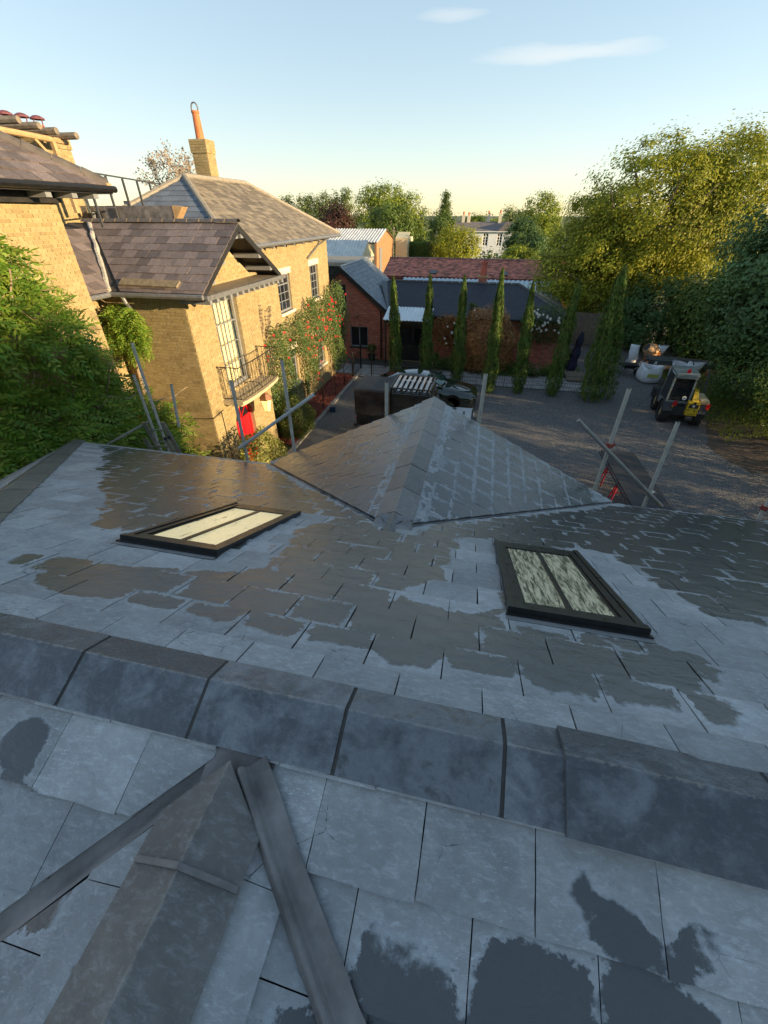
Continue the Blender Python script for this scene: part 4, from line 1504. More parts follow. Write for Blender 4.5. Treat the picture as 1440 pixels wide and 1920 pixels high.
# big stack behind the left block with three capped pots
stk = chimney(-11.65, 11.8, .9, 1.0, 6.8, 8.84, [(-11.95, 11.45, .12, .16), (-11.85, 11.8, .12, .16), (-11.75, 12.15, .12, .16)], hs, cap=.3)
M['pot_cap'] = simple('purple_clay_cap', (.16, .05, .06), .6, 0, .2, 7)
for x, y in ((-11.95, 11.45), (-11.85, 11.8), (-11.75, 12.15)):
    b = MB().lathe([(.17, .0), (.16, .03), (.08, .075), (0, .09)], (x, y, 9.13), 12)
    for k in range(4): b.tube((x + .1 * cos(k * 1.57), y + .1 * sin(k * 1.57), 8.98), (x + .13 * cos(k * 1.57), y + .13 * sin(k * 1.57), 9.14), .014, 5)
    b.build('pot_cap', M['pot_cap'], stk)
# flat roof parapet behind the bay ridge, with outlet box
MB().box(-12.3, -8.35, 11.95, 12.2, 6.3, 7.36).build('parapet', M['leadbrown'], hs)
MB().prism([(-8.35, 11.94, 7.36), (-8.05, 11.94, 7.33), (-8.35, 11.94, 7.0)], (0, -.27, 0)).build('parapet_end', M['mortar_o'], hs)
MB().box(-10.95, -10.5, 11.88, 11.946, 6.98, 7.24).build('outlet_box', M['black_paint'], hs)
MB().path([(-10.72, 11.84, 7.22), (-10.74, 11.80, 7.0), (-10.64, 11.5, 6.98)], .05, 7).build('outlet_pipe', M['lead'], hs)
MB().box(-14, -9.3, 12.2, 12.6, 6.3, 7.2).build('flat_roof', M['leadbrown'], hs)
M['chrome'] = newmat('bright_steel', (.75, .75, .74), .12, 1)
fl = MB().tube((-10.72, 11.72, 7.2), (-10.72, 11.72, 7.62), .055, 12).tube((-10.72, 11.72, 7.62), (-10.72, 11.72, 7.68), .085, 12)
fl.build('flue', M['chrome'], hs)

# railing along the roof terrace
rt = thing('terrace_railing', 'dark metal railing along the flat roof terrace of yellow house', 'railing', (-10.5, 13, 7.2))
A, B_ = V((-9.72, 10.9, 0)), V((-11.35, 15.9, 0))
M['steel_dark'] = simple('dark_grey_steel', (.07, .072, .078), .5, .4, .2, 9)
for z, w in ((8.0, .05), (7.32, .035)):
    MB().bar(A + V((0, 0, z)), B_ + V((0, 0, z)), w, .03).build('top_rail' if z > 7.9 else 'bottom_rail', M['steel_dark'], rt)
for i in range(6):
    p = A.lerp(B_, i / 5)
    MB().bar(p + V((0, 0, 6.9)), p + V((0, 0, 7.98)), .045).build('post', M['steel_dark'], rt)
MB().box(-13, -9.6, 15.9, 16.0, 7.1, 7.55).build('terrace_wall_panel', M['lead'], rt)
# rustic pergola with round log rafters
pg = thing('roof_pergola', 'rustic pergola of pale round logs beside chimney stack above terrace', 'pergola', (-11.5, 11.5, 7.2))
M['log'] = simple('weathered_log', (.20, .165, .125), .85, 0, .35, 8, .5, .012)
M['oak'] = simple('pale_oak', (.42, .27, .13), .8, 0, .2, 8)
for i, (xe, y, z) in enumerate(((-10.75, 10.60, 8.90), (-10.60, 10.95, 8.84), (-10.45, 11.25, 8.78), (-10.2, 11.55, 8.72))):
    MB().path([(-14, y, z - .02), (-12, y, z + .01), (xe, y, z)], [.07, .075, .07], 8).build('log_rafter', M['log'], pg)
MB().path([(-10.72, 8.6, 8.69), (-10.72, 11.75, 8.63)], .06, 8).build('log_beam', M['oak'], pg)
MB().path([(-13.4, 8.6, 8.69), (-13.4, 11.75, 8.63)], .06, 8).build('log_beam', M['oak'], pg)
MB().bar((-10.72, 11.3, 7.2), (-10.72, 11.3, 8.6), .09).build('post', M['oak'], pg)
MB().bar((-10.72, 11.3, 8.1), (-10.72, 10.8, 8.6), .06).build('brace', M['oak'], pg)
MB().bar((-13.4, 11.3, 7.2), (-13.4, 11.3, 8.6), .09).build('post', M['oak'], pg)

# wall lantern over the red door
ln = thing('wall_lantern', 'lit copper lantern on iron bracket under balcony beside red door', 'lantern', (-6.45, 11.6, 2.4))
lx, ly, lz = -6.38, 11.55, 2.12
MB().path([(XB, ly, lz + .80), (XB + .2, ly, lz + .88), (XB + .45, ly, lz + .86), (lx, ly, lz + .72), (lx, ly, lz + .63)], .012, 6).build('bracket', M['iron'], ln)
M['lantern_cu'] = simple('aged_copper', (.30, .15, .08), .5, .5, .3, 9)
MB().lathe([(.20, .34), (.215, .37), (.09, .52), (.06, .54), (.06, .60), (0, .63)], (lx, ly, lz), 6).build('lantern_roof', M['lantern_cu'], ln)
MB().lathe([(.02, -.08), (.09, -.06), (.11, -.03)], (lx, ly, lz), 6).build('lantern_base', M['lantern_cu'], ln)
g = NT(newmat('lit_lantern_glass', (.8, .5, .2), .3))
g.set(emit=(1, .55, .16), estr=.38)
for k in range(6):
    a0, a1 = k * pi / 3, (k + 1) * pi / 3
    P = [(lx + .105 * cos(a0), ly + .105 * sin(a0), lz - .03), (lx + .105 * cos(a1), ly + .105 * sin(a1), lz - .03), (lx + .185 * cos(a1), ly + .185 * sin(a1), lz + .34), (lx + .185 * cos(a0), ly + .185 * sin(a0), lz + .34)]
    MB().quad(*P).build('lantern_pane', g.m, ln)
    MB().bar(P[0], P[3], .012).build('lantern_bar', M['lantern_cu'], ln)
pl = bpy.data.lights.new('lantern_light', 'POINT')
pl.energy = 6
pl.color = (1, .55, .2)
pl.shadow_soft_size = .05
po = bpy.data.objects.new('lantern_light', pl)
po.location = (lx - ln.location.x, ly - ln.location.y, lz + .1 - ln.location.z + .25)
COL.objects.link(po)
po.parent = ln
# ------------------------------------------------------------------ vegetation
def foliage(name, cols, trans=.35, rough=.55, spec=.3, big=.5):
    m = bpy.data.materials.new(name)
    m.use_nodes = True
    g = NT(m)
    r = g.n.new('ShaderNodeNewGeometry').outputs['Random Per Island']
    c = g.cramp(r, [(i / (len(cols) - 1), q) for i, q in enumerate(cols)])
    n = g.noise(g.pos(), big, 3, .5)
    c = g.mix(1.0, c, g.ramp(n, .3, .7, .68, 1.3), 'MULTIPLY')
    g.set(col=c, rough=rough, spec=spec)
    t = g.n.new('ShaderNodeBsdfTranslucent')
    g.l.new(g.mix(.5, c, (.16, .20, .03)), t.inputs['Color'])
    ms = g.n.new('ShaderNodeMixShader')
    ms.inputs[0].default_value = trans
    g.l.new(g.b.outputs[0], ms.inputs[1])
    g.l.new(t.outputs[0], ms.inputs[2])
    g.l.new(ms.outputs[0], g.n['Material Output'].inputs['Surface'])
    return m


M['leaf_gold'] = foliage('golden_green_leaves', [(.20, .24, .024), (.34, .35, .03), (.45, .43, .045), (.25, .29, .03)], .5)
M['leaf_lime'] = foliage('lime_green_leaves', [(.18, .25, .026), (.27, .33, .036), (.33, .37, .05)], .5)
M['leaf_mid'] = foliage('mid_green_leaves', [(.06, .11, .022), (.10, .155, .03), (.14, .19, .04)])
M['leaf_dark'] = foliage('dark_green_leaves', [(.052, .11, .036), (.085, .155, .05), (.115, .195, .066)], .32)
M['leaf_laurel'] = foliage('laurel_leaves', [(.06, .12, .025), (.095, .165, .036), (.14, .21, .05)], .32, .45)
M['leaf_cyp'] = foliage('cypress_sprays', [(.045, .095, .016), (.07, .135, .022), (.10, .165, .03), (.16, .14, .04)], .22, .7, .2, 3)
M['leaf_wist'] = foliage('wisteria_leaves', [(.11, .23, .028), (.17, .31, .04), (.25, .38, .05), (.36, .42, .07)], .48, .45, .35, 1.5)
M['leaf_rose'] = foliage('rose_leaves', [(.05, .10, .025), (.08, .13, .032), (.12, .16, .045)], .35, .5, .3, 2)
M['leaf_beech'] = foliage('copper_beech_leaves', [(.035, .012, .012), (.06, .022, .018), (.085, .04, .025)], .25)
M['leaf_photinia'] = foliage('bronze_shrub_leaves', [(.28, .17, .05), (.50, .17, .08), (.56, .28, .12), (.28, .24, .07)], .3, .5, .3, 1.2)
M['leaf_box'] = foliage('box_leaves', [(.045, .075, .012), (.08, .11, .02), (.12, .14, .03)], .3, .5, .3, 2)
M['leaf_varieg'] = foliage('variegated_leaves', [(.10, .13, .02), (.24, .24, .05), (.34, .32, .10), (.16, .18, .03)], .3, .5, .3, 2)
M['leaf_haze'] = foliage('hazed_far_leaves', [(.15, .21, .07), (.20, .25, .09), (.25, .29, .11)], .35)  # distance haze put into the colour as paler leaves
M['blossom'] = foliage('pale_dry_blossom', [(.34, .27, .20), (.45, .36, .28), (.28, .20, .14)], .3)
M['rose_red'] = simple('red_rose_petals', (.55, .012, .015), .6, 0, .3, 9, 0)
M['rose_white'] = simple('white_rose_petals', (.78, .76, .70), .6, 0, .1, 9, 0)
M['bark'] = simple('grey_brown_bark', (.13, .10, .075), .9, 0, .35, 4, .7, .03)
M['twig'] = simple('pale_twigs', (.26, .19, .12), .85, 0, .3, 6)


def np_mesh(name, Vt, mat, parent=None, tris=False):
    """Vt: (n, k, 3) separate polygons of k corners"""
    n, k, _ = Vt.shape
    b = np.array(base_of(parent), dtype=np.float64)
    me = bpy.data.meshes.new(name)
    me.vertices.add(n * k)
    me.vertices.foreach_set('co', (Vt.reshape(-1, 3) - b).astype(np.float32).ravel())
    me.loops.add(n * k)
    me.loops.foreach_set('vertex_index', np.arange(n * k, dtype=np.int32))
    me.polygons.add(n)
    me.polygons.foreach_set('loop_start', np.arange(0, n * k, k, dtype=np.int32))
    me.update(calc_edges=True)
    return link(name, me, mat, parent)


def unit(a): return a / np.maximum(np.linalg.norm(a, axis=-1, keepdims=True), 1e-9)


def leaf_quads(P, Nrm, size, asp=.5, along=None, jit=.35):
    """diamond leaves at P facing Nrm"""
    n = len(P)
    if along is None: along = NP.normal(size=(n, 3))
    a = unit(along - (along * Nrm).sum(1, keepdims=True) * Nrm)
    b = np.cross(Nrm, a)
    s = size * (1 + jit * NP.uniform(-1, 1, (n, 1)))
    a, b = a * s, b * s * asp
    return np.stack([P - a, P + b - a * .1, P + a, P - b - a * .1], 1)


def clumps(ells, n, inner=.55):
    """clump centres spread through a union of ellipsoids (centre, radii, weight), favouring the outside"""
    w = np.array([e[2] for e in ells], float)
    pick = NP.choice(len(ells), n, p=w / w.sum())
    d = unit(NP.normal(size=(n, 3)))
    r = inner + (1 - inner) * NP.uniform(0, 1, (n, 1)) ** .6
    c = np.array([e[0] for e in ells], float)[pick]
    q = np.array([e[1] for e in ells], float)[pick]
    return c + d * r * q, d


def crown(name, ells, nc, per, cs, leaf, mat, parent, asp=.5, inner=.5, droop=0, flat=.8, along=None, zmin=-.2):
    C, D = clumps(ells, nc, inner)
    sc = cs * NP.uniform(.6, 1.3, (nc, 1, 1))
    off = NP.normal(size=(nc, per, 3)) * sc * np.array([1, 1, flat])
    P = (C[:, None, :] + off).reshape(-1, 3)
    N = unit((unit(off) * .8 + D[:, None, :] * .9 + np.array([0, 0, .35])).reshape(-1, 3) + NP.normal(size=(nc * per, 3)) * .45)
    k = P[:, 2] > zmin
    P, N = P[k], N[k]
    al = None
    if along is not None: al = np.array(along) + NP.normal(size=P.shape) * .5
    return np_mesh(name, leaf_quads(P, N, leaf, asp, al), mat, parent)


def limbs(b, base, top, r, ells, n, seed):
    rr = random.Random(seed)
    base, top = V(base), V(top)
    mid = base.lerp(top, .5) + V((rr.uniform(-.1, .1), rr.uniform(-.1, .1), 0)) * (top - base).length
    b.path([base, mid, top], [r, r * .75, r * .35], 8)
    for i in range(n):
        e = ells[i % len(ells)]
        d = V((rr.gauss(0, 1), rr.gauss(0, 1), rr.gauss(0, .8) + .2)).normalized()
        tip = V(e[0]) + V((d.x * e[1][0], d.y * e[1][1], d.z * e[1][2])) * rr.uniform(.75, .98)
        st = mid.lerp(top, rr.uniform(-.5, .9))
        m = st.lerp(tip, .5) + V((0, 0, (tip - st).length * .06))
        b.path([st, m, tip], [r * .38, r * .22, r * .05], 5, False)


def tree(name, label, base, ells, nc, per, cs, leaf, mat, group=None, trunk=.22, nl=10, seed=1, cat='tree', asp=.5, inner=.5, along=None, bark=None):
    t = thing(name, label, cat, base, group)
    b = MB()
    top = V((0, 0, 0))
    for e in ells: top += V(e[0]) / len(ells)
    limbs(b, base, (top.x, top.y, top.z + ells[0][1][2] * .4), trunk, ells, nl, seed)
    b.build('trunk', bark or M['bark'], t, True)
    crown('crown', ells, nc, per, cs, leaf, mat, t, asp, inner, along=along)
    return t


# --- the great golden tree right of the middle, leaning with the wind
E_ = [((9.6, 34.5, 6.6), (5.2, 4.2, 4.3), 6), ((13.0, 35, 7.9), (2.8, 3.2, 3.2), 2.6), ((5.6, 33.5, 4.0), (2.7, 2.6, 3.0), 2.2), ((7.6, 33.2, 4.2), (3.0, 2.2, 3.4), 2)]
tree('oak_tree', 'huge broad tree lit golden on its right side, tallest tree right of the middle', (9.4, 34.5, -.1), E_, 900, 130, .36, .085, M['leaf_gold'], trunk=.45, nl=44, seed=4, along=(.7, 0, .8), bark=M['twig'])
# --- dark trees along the right edge
GR = 'dark trees along the right side of the drive'
tree('evergreen_tree', 'nearest dark green tree overhanging the loader on the right edge', (14.5, 23, -.1), [((13.6, 23.5, 5.2), (3.9, 3.8, 3.9), 4), ((11.9, 22.5, 3.9), (2.4, 2.8, 2.6), 2), ((16, 21, 6), (3.5, 4, 3.6), 2)], 430, 105, .38, .095, M['leaf_dark'], GR, .4, 20, 7)
tree('evergreen_tree', 'dark green tree between the golden tree and the right edge, brighter crown top', (15, 29, -.1), [((14.6, 28.6, 2.9), (3.6, 2.6, 3.0), 4), ((12.8, 29.0, 2.4), (2.2, 2.2, 2.4), 2)], 260, 100, .42, .11, M['leaf_mid'], GR, .35, 14, 9)
tree('evergreen_tree', 'low dark tree behind the bulk bags and cement mixer', (11.2, 31.5, -.1), [((10.6, 31.2, 2.1), (2.8, 1.8, 2.3), 4), ((8.6, 32.5, 1.8), (1.8, 1.4, 2.0), 2), ((13, 29.5, 2), (2.0, 1.8, 2.2), 2)], 260, 100, .34, .09, M['leaf_dark'], GR, .2, 10, 11)
# unseen trees added past the right edge to shade roof, drive and dark trees
GO = 'added shade trees past the right edge of the view'
for i, (x, y, z, rx, ry, rz) in enumerate(((12.5, -5.0, 5.6, 3.2, 4.6, 5.0), (12.5, .4, 4.9, 2.6, 3.0, 4.4), (23.5, 19.5, 6.0, 3.6, 3.4, 5.4))):
    tree('evergreen_tree', 'added shade tree, a tall dense evergreen out of view, ' + ('level with the hidden slope behind the ridge', 'level with the skylights', 'level with the loader')[i], (x, y, -.1), [((x, y, z), (rx, ry, rz), 1)], 420, 80, .6, .20, M['leaf_dark'], GO, .3, 6, 30 + i)
# --- laurel hedge on the right, arching over the soil bank
h = thing('laurel_hedge', 'overgrown green laurel hedge arching over the gravel on the right edge', 'hedge', (11.3, 16, 0))
E_ = [((11.5, 20.4, 1.6), (1.5, 2.2, 1.9), 2.2), ((12.0, 17.6, 2.4), (1.8, 2.4, 2.7), 4), ((11.8, 14.0, 2.5), (1.3, 2.4, 2.7), 3), ((12.0, 10.2, 2.6), (1.1, 2.8, 2.8), 3.2), ((12.2, 5.9, 2.5), (1.0, 2.8, 2.7), 2.6)]  # clumps nearer the camera are unseen, raised to shade the drive
crown('foliage', E_, 900, 90, .24, .062, M['leaf_laurel'], h, .42, .55, along=(-.6, 0, -.5))
b = MB()
for i in range(26):
    y = R.uniform(8, 21)
    p = V((11.6 + R.uniform(-.2, .4), y, 0))
    q = p + V((R.uniform(-.9, .2), R.uniform(-.6, .6), R.uniform(1.2, 2.6)))
    b.path([p, p.lerp(q, .5) + V((0, 0, .2)), q], [.03, .022, .008], 5, False)
b.build('stem', M['bark'], h)
b = MB()
V4 = []
P = np.stack([NP.uniform(8.9, 10.9, 2600), NP.uniform(13, 24.5, 2600), np.zeros(2600)], 1)
P[:, 2] = .06 + np.maximum(0, (P[:, 0] - 9.9)) * .30
k = NP.uniform(0, 1, 2600) < np.clip((P[:, 0] - 8.7) / 1.6, 0.1, 1)
P = P[k]
tag(np_mesh('fallen_leaves', leaf_quads(P, unit(np.array([0, 0, 1.]) + NP.normal(size=P.shape) * .3), .03, .5), simple('brown_leaf_litter', (.15, .08, .035), .9, 0, .5, 5, 0)), kind='stuff')
P = np.stack([NP.uniform(9.6, 11.2, 5000), NP.uniform(17, 26, 5000), np.zeros(5000)], 1)
P[:, 2] = .05 + np.maximum(0, (P[:, 0] - 9.6)) * .3 + NP.uniform(0, .12, 5000)
tag(np_mesh('grass', leaf_quads(P, unit(NP.normal(size=P.shape) * [1, 1, .2]), .07, .12, np.array([0, 0, 1.]) + NP.normal(size=P.shape) * .4), M['leaf_lime']), kind='stuff')

# --- far trees and hedges
FG = 'trees beyond the outbuildings'
for i in range(9):
    x = -50.5 + i * 2.15 + R.uniform(-.4, .4)
    z = 9.6 + i * .26 + R.uniform(-.5, .6)
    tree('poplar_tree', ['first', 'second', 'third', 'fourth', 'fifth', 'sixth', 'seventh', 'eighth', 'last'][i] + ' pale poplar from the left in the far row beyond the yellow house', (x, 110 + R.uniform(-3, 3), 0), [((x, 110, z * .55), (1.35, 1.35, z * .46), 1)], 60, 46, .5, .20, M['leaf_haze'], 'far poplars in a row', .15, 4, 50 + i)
tree('beech_tree', 'round dark purple copper beech beside the end of the house roof', (-24.6, 75, 0), [((-24.6, 75, 5.6), (3.0, 3.0, 2.9), 1)], 110, 60, .55, .17, M['leaf_beech'], FG, .3, 6, 61)
tree('willow_tree', 'wide bright lime green tree rising behind the grey barns', (-18.6, 85, 0), [((-20.6, 85, 6.6), (4.6, 4.5, 4.2), 3), ((-15.6, 85, 6.0), (4.6, 4.5, 4.2), 3), ((-18.4, 85, 8.2), (3.6, 3.6, 2.9), 2)], 270, 70, .62, .17, M['leaf_lime'], FG, .4, 8, 62)
tree('holly_tree', 'round tree, dark on its left and bright on its right, before the wide lime tree', (-13.6, 65, 0), [((-13.6, 65, 5.5), (3.1, 3.1, 3.0), 1)], 150, 70, .45, .14, M['leaf_mid'], FG, .3, 6, 63)
tree('tree', 'green tree below the pointed conifer at the middle of the skyline', (-8.4, 80, 0), [((-8.4, 80, 5.0), (2.1, 2.1, 2.4), 1)], 80, 60, .45, .16, M['leaf_mid'], FG, .2, 4, 64)
t = thing('conifer_tree', 'pointed dark conifer with uneven spire at the middle of the skyline', 'tree', (-8.5, 84, 0), FG)
MB().tube((-8.5, 84, 0), (-8.5, 84, 10.2), .18, 6, .03).build('trunk', M['bark'], t)
E_ = [((-8.5, 84, 4.2 + i * .66), (2.0 - i * .2, 2.0 - i * .2, .4), 2 - i * .18) for i in range(9)]
crown('crown', E_, 110, 50, .28, .15, M['leaf_mid'], t, .4, .3)
tree('tree', 'low green tree on the skyline right of the conifer', (-4.6, 110, 0), [((-4.6, 110, 4.6), (3.0, 2.2, 2.0), 1)], 60, 60, .55, .2, M['leaf_lime'], FG, .2, 4, 65)
tree('tree', 'low green tree on the skyline left of the white house chimneys', (.2, 115, 0), [((.0, 115, 4.4), (3.0, 2.2, 1.8), 1)], 60, 60, .55, .2, M['leaf_lime'], FG, .2, 4, 66)
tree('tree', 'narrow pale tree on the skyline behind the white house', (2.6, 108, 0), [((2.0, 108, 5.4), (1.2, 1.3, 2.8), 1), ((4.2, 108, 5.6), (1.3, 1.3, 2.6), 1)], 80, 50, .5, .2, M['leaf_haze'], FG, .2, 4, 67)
tree('tree', 'round airy light green tree above the dark tree, left of the great golden tree', (7.6, 95, 0), [((7.4, 95, 6.8), (3.4, 3.2, 3.4), 2), ((8.6, 93, 4.4), (3.0, 2.6, 2.6), 1)], 170, 56, .5, .17, M['leaf_lime'], FG, .3, 10, 68)
tree('evergreen_tree', 'dark rounded evergreen beside the white house gable', (3.0, 62, 0), [((3.0, 62, 4.6), (2.0, 2.0, 2.2), 2), ((4.6, 60, 3.8), (1.5, 1.5, 1.6), 1)], 120, 70, .36, .13, M['leaf_dark'], FG, .2, 4, 69)
tree('shrub', 'bright yellow green shrub below the dark evergreen, above the red tiles', (2.2, 50, 0), [((2.2, 50, 3.6), (1.3, 1.0, 1.1), 1), ((3.6, 50, 3.5), (.8, .8, .7), 1)], 70, 60, .22, .09, M['leaf_lime'], FG, .1, 4, 70, 'shrub')
tree('tree', 'rounded pale yellow tree before the white house, above the red tiled roof', (-4.1, 56, 0), [((-4.1, 56, 4.1), (2.6, 2.2, 2.1), 1)], 170, 60, .34, .10, M['leaf_gold'], FG, .15, 6, 71)
h = thing('clipped_hedge', 'clipped straight green hedge behind the red tiled roof', 'hedge', (-8.7, 58, 0))
P = np.stack([NP.uniform(-11.6, -5.8, 9000), NP.uniform(57.4, 58.6, 9000), NP.uniform(1.5, 4.35, 9000)], 1)
f = NP.uniform(0, 1, 9000)
P[f < .6, 1] = 57.4 + NP.normal(size=(f < .6).sum()) * .05
P[f > .78, 2] = 4.35 + NP.normal(size=(f > .78).sum()) * .05
crownm = np_mesh('foliage', leaf_quads(P, unit(NP.normal(size=P.shape) * .6 + [0, -.7, .5]), .09, .6), M['leaf_mid'], h)
MB().box(-11.5, -5.9, 57.5, 58.5, 0, 4.25).build('hedge_core', M['leaf_dark'], h)
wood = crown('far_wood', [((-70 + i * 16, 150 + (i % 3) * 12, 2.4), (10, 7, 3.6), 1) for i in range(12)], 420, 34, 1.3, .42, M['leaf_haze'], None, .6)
tag(wood, kind='stuff')
wood = crown('far_wood', [((-24 + i * 7, 66 + (i % 3) * 6, 1.6), (4.5, 4, 1.6), 1) for i in range(9)], 300, 44, .7, .2, M['leaf_mid'], None, .6)
tag(wood, kind='stuff')
# bare blossom-covered tree behind the yellow house
t = thing('blossom_tree', 'sparse dry tree with pale blossom and bare twigs behind the terrace railing', 'tree', (-17.6, 26, 0))
b = MB()
tips = []
def branch(p, d, L, r, lv, rr):
    q = p + d * L
    m = p.lerp(q, .5) + V((rr.gauss(0, .05), rr.gauss(0, .05), .03)) * L
    b.path([p, m, q], [r, r * .8, r * .55], 5, False)
    tips.append((m, d))
    tips.append((q, d))
    if lv == 0: return
    for i in range(3 if lv > 1 else 4):
        e = (d + V((rr.gauss(0, .5), rr.gauss(0, .5), rr.gauss(.12, .35)))).normalized()
        branch(p.lerp(q, rr.uniform(.5, 1)), e, L * rr.uniform(.6, .85), r * .55, lv - 1, rr)
rr = random.Random(21)
for d in ((-.35, 0, 1), (.15, .1, 1), (.5, -.1, .8), (-.1, .2, 1)):
    branch(V((-17.6, 26, 6.6)), V(d).normalized(), 1.5, .06, 3, rr)
b.tube((-17.6, 26, 0), (-17.6, 26, 6.7), .16, 7, .09)
b.build('trunk', M['twig'], t)
P = np.repeat(np.array([tuple(p) for p, d in tips]), 7, 0)
P = P + NP.normal(size=P.shape) * .14
np_mesh('crown', leaf_quads(P, unit(NP.normal(size=P.shape)), .058, .6), M['blossom'], t)

# --- row of slim cypresses
CY = [(-4.31, 22.2, 4.71, -.2, .34), (-2.78, 22.6, 4.79, 0, .33), (-1.02, 21.8, 4.89, -.1, .34), (.63, 20.75, 5.29, -.15, .34), (2.03, 21.0, 4.79, -.2, .32), (3.61, 21.0, 4.9, .05, .36), (5.35, 20.75, 5.5, -.15, .62)]
cl = ['slim cypress at the left end of the row, beside the garden post', 'slim cypress in front of the dark barn doorway', 'slim cypress left of the bronze clipped shrub, behind the parked cars',
      'slim cypress standing in front of the bronze clipped shrub, tallest of the thin ones', 'slim cypress between the bronze shrub and the white roses', 'leaning slim cypress beside the end of the brick wall', 'broad bushy cypress at the right end of the row, widest at its foot']
for i, (x, y, h, lean, w) in enumerate(CY):
    t = thing('cypress_tree', cl[i], 'tree', (x, y, 0), 'row of cypresses along the path')
    MB().tube((x, y, 0), (x + lean * .8, y, h * .85), .05, 6, .015).build('trunk', M['bark'], t)
    n = 5200 if i < 6 else 11000
    u = NP.uniform(0, 1, n) ** .85
    prof = w * np.clip(1.15 * (1 - u) ** .55, 0, 1) * np.clip(.75 + u * 2, 0, 1) * (1 + .12 * np.sin(u * 23 + i))
    th = NP.uniform(0, 2 * pi, n)
    rad_ = prof * (1 + .18 * np.sin(th * 5 + u * 9 + i)) * NP.uniform(.72, 1.04, n)
    P = np.stack([x + lean * u + rad_ * np.cos(th), y + rad_ * np.sin(th), .08 + u * h * .985], 1)
    if i == 6:
        k = NP.uniform(0, 1, n) < .4
        P[k, 0] += .55 * (1 - u[k] * .9)
        P[k, 1] += .5 * (1 - u[k])
        P[k, 2] *= .86
    N = unit(np.stack([np.cos(th), np.sin(th), np.full(n, .35)], 1) + NP.normal(size=(n, 3)) * .45)
    al = np.stack([.28 * np.cos(th), .28 * np.sin(th), np.ones(n)], 1) + NP.normal(size=(n, 3)) * .16
    np_mesh('crown', leaf_quads(P, N, .085, .22, al), M['leaf_cyp'], t)

# --- wisteria: compound leaves on the wall of the left block
def pinnate(C, D, mat, name, parent, L=.26, pairs=6, ls=.048):
    """compound leaves: C bases, D directions; every leaf a stalk with paired leaflets"""
    n = len(C)
    D = unit(D)
    side = unit(np.cross(D, unit(NP.normal(size=(n, 3)) * .4 + [0.25, -.35, 1])))
    up = np.cross(side, D)
    out = []
    for j in range(pairs):
        f = (j + .6) / pairs
        drop = np.array([0, 0, -.28]) * (f * f) * L
        base = C + D * (L * f) + drop
        l = ls * (1.1 - .45 * f)
        for s in (-1, 1):
            d = unit(side * s * .9 + D * .55 - up * .22 + NP.normal(size=(n, 3)) * .10)
            w = unit(np.cross(d, up)) * l * .34
            out.append(np.stack([base, base + d * l + w, base + d * l * 2.0, base + d * l - w], 1))
    tip = C + D * L + np.array([0, 0, -.28]) * L
    w = side * ls * .35
    out.append(np.stack([tip, tip + D * ls + w, tip + D * ls * 2, tip + D * ls - w], 1))
    A = np.stack(out, 1)
    return np_mesh(name, A.reshape(-1, 4, 3), mat, parent)


wi = thing('wisteria', 'big mass of wisteria with feathery leaves climbing the left wall', 'climbing plant', (-7.4, 6.5, 0))
# front of the mass as a bulging sheet: edge falls from (y 6.2, z 7.2) to the corner (y 8.6, z 2)
n = 2900
yy = NP.uniform(3.6, 9.0, n)
zz = NP.uniform(1.6, 7.3, n)
edge = np.interp(zz, [1.6, 2.4, 4.0, 5.1, 5.9, 6.6, 7.3], [8.75, 8.35, 7.7, 7.1, 6.75, 6.45, 5.9])
k = yy < edge + NP.normal(size=n) * .12
yy, zz, edge = yy[k], zz[k], edge[k]
bul = np.clip((edge - yy) / 1.2, 0, 1) ** .6
xx = -7.9 + .18 + .85 * bul * (.75 + .35 * np.sin(yy * 2.1 + zz * 1.3) * np.cos(zz * 2.3 - yy)) * NP.uniform(.45, 1.05, len(yy))
C = np.stack([xx, yy, zz], 1)
D = np.stack([NP.uniform(.2, 1, len(C)), NP.normal(size=len(C)) * .55 + .25, NP.normal(size=len(C)) * .35 - .15], 1)
pinnate(C, D, M['leaf_wist'], 'foliage', wi, L=.40, ls=.078)
n = 460
C2 = np.stack([NP.uniform(-9.0, -7.3, n), NP.uniform(7.8, 9.1, n), NP.uniform(1.6, 3.9, n)], 1)
k = C2[:, 2] < 4.1 - (C2[:, 1] - 7.9) * 1.1
C2 = C2[k]
pinnate(C2, np.stack([NP.normal(size=len(C2)) * .6 + .4, NP.normal(size=len(C2)) * .5, NP.normal(size=len(C2)) * .4], 1), M['leaf_wist'], 'foliage', wi, L=.36, ls=.07)
b = MB()
rr = random.Random(5)
for i in range(70):
    y, z = rr.uniform(4.2, 8.2), rr.uniform(1.8, 6.8)
    if y > np.interp(z, [1.6, 4.0, 5.9, 7.3], [8.6, 7.9, 6.8, 6.0]): continue
    p = V((-7.9 + rr.uniform(.1, .75), y, z))
    pts = [p]
    d = V((rr.uniform(-.1, .3), rr.gauss(0, .6), rr.gauss(0, .6)))
    for j in range(5):
        d = (d + V((rr.gauss(0, .15), rr.gauss(0, .3), rr.gauss(0, .3)))).normalized()
        pts.append(pts[-1] + d * rr.uniform(.12, .26))
    b.path(pts, [.016 * (1 - j * .12) for j in range(6)], 5, False)
b.path([(-7.85, 6.5, 0), (-7.75, 6.4, 2), (-7.8, 6.0, 3.6), (-7.7, 6.2, 5.2), (-7.85, 5.6, 6.9)], [.09, .075, .06, .045, .02], 7)
b.build('stem', M['twig'], wi)
wi2 = thing('wisteria', 'smaller wisteria clump hanging under the bay gutter in the shaded corner', 'climbing plant', (-8.5, 9.4, 0))
n = 230
C = np.stack([NP.uniform(-9.05, -8.0, n), NP.uniform(9.15, 9.5, n), NP.uniform(4.35, 5.45, n)], 1)
k = (C[:, 0] + 8.55) ** 2 / .30 + (C[:, 2] - 4.95) ** 2 / .32 < 1
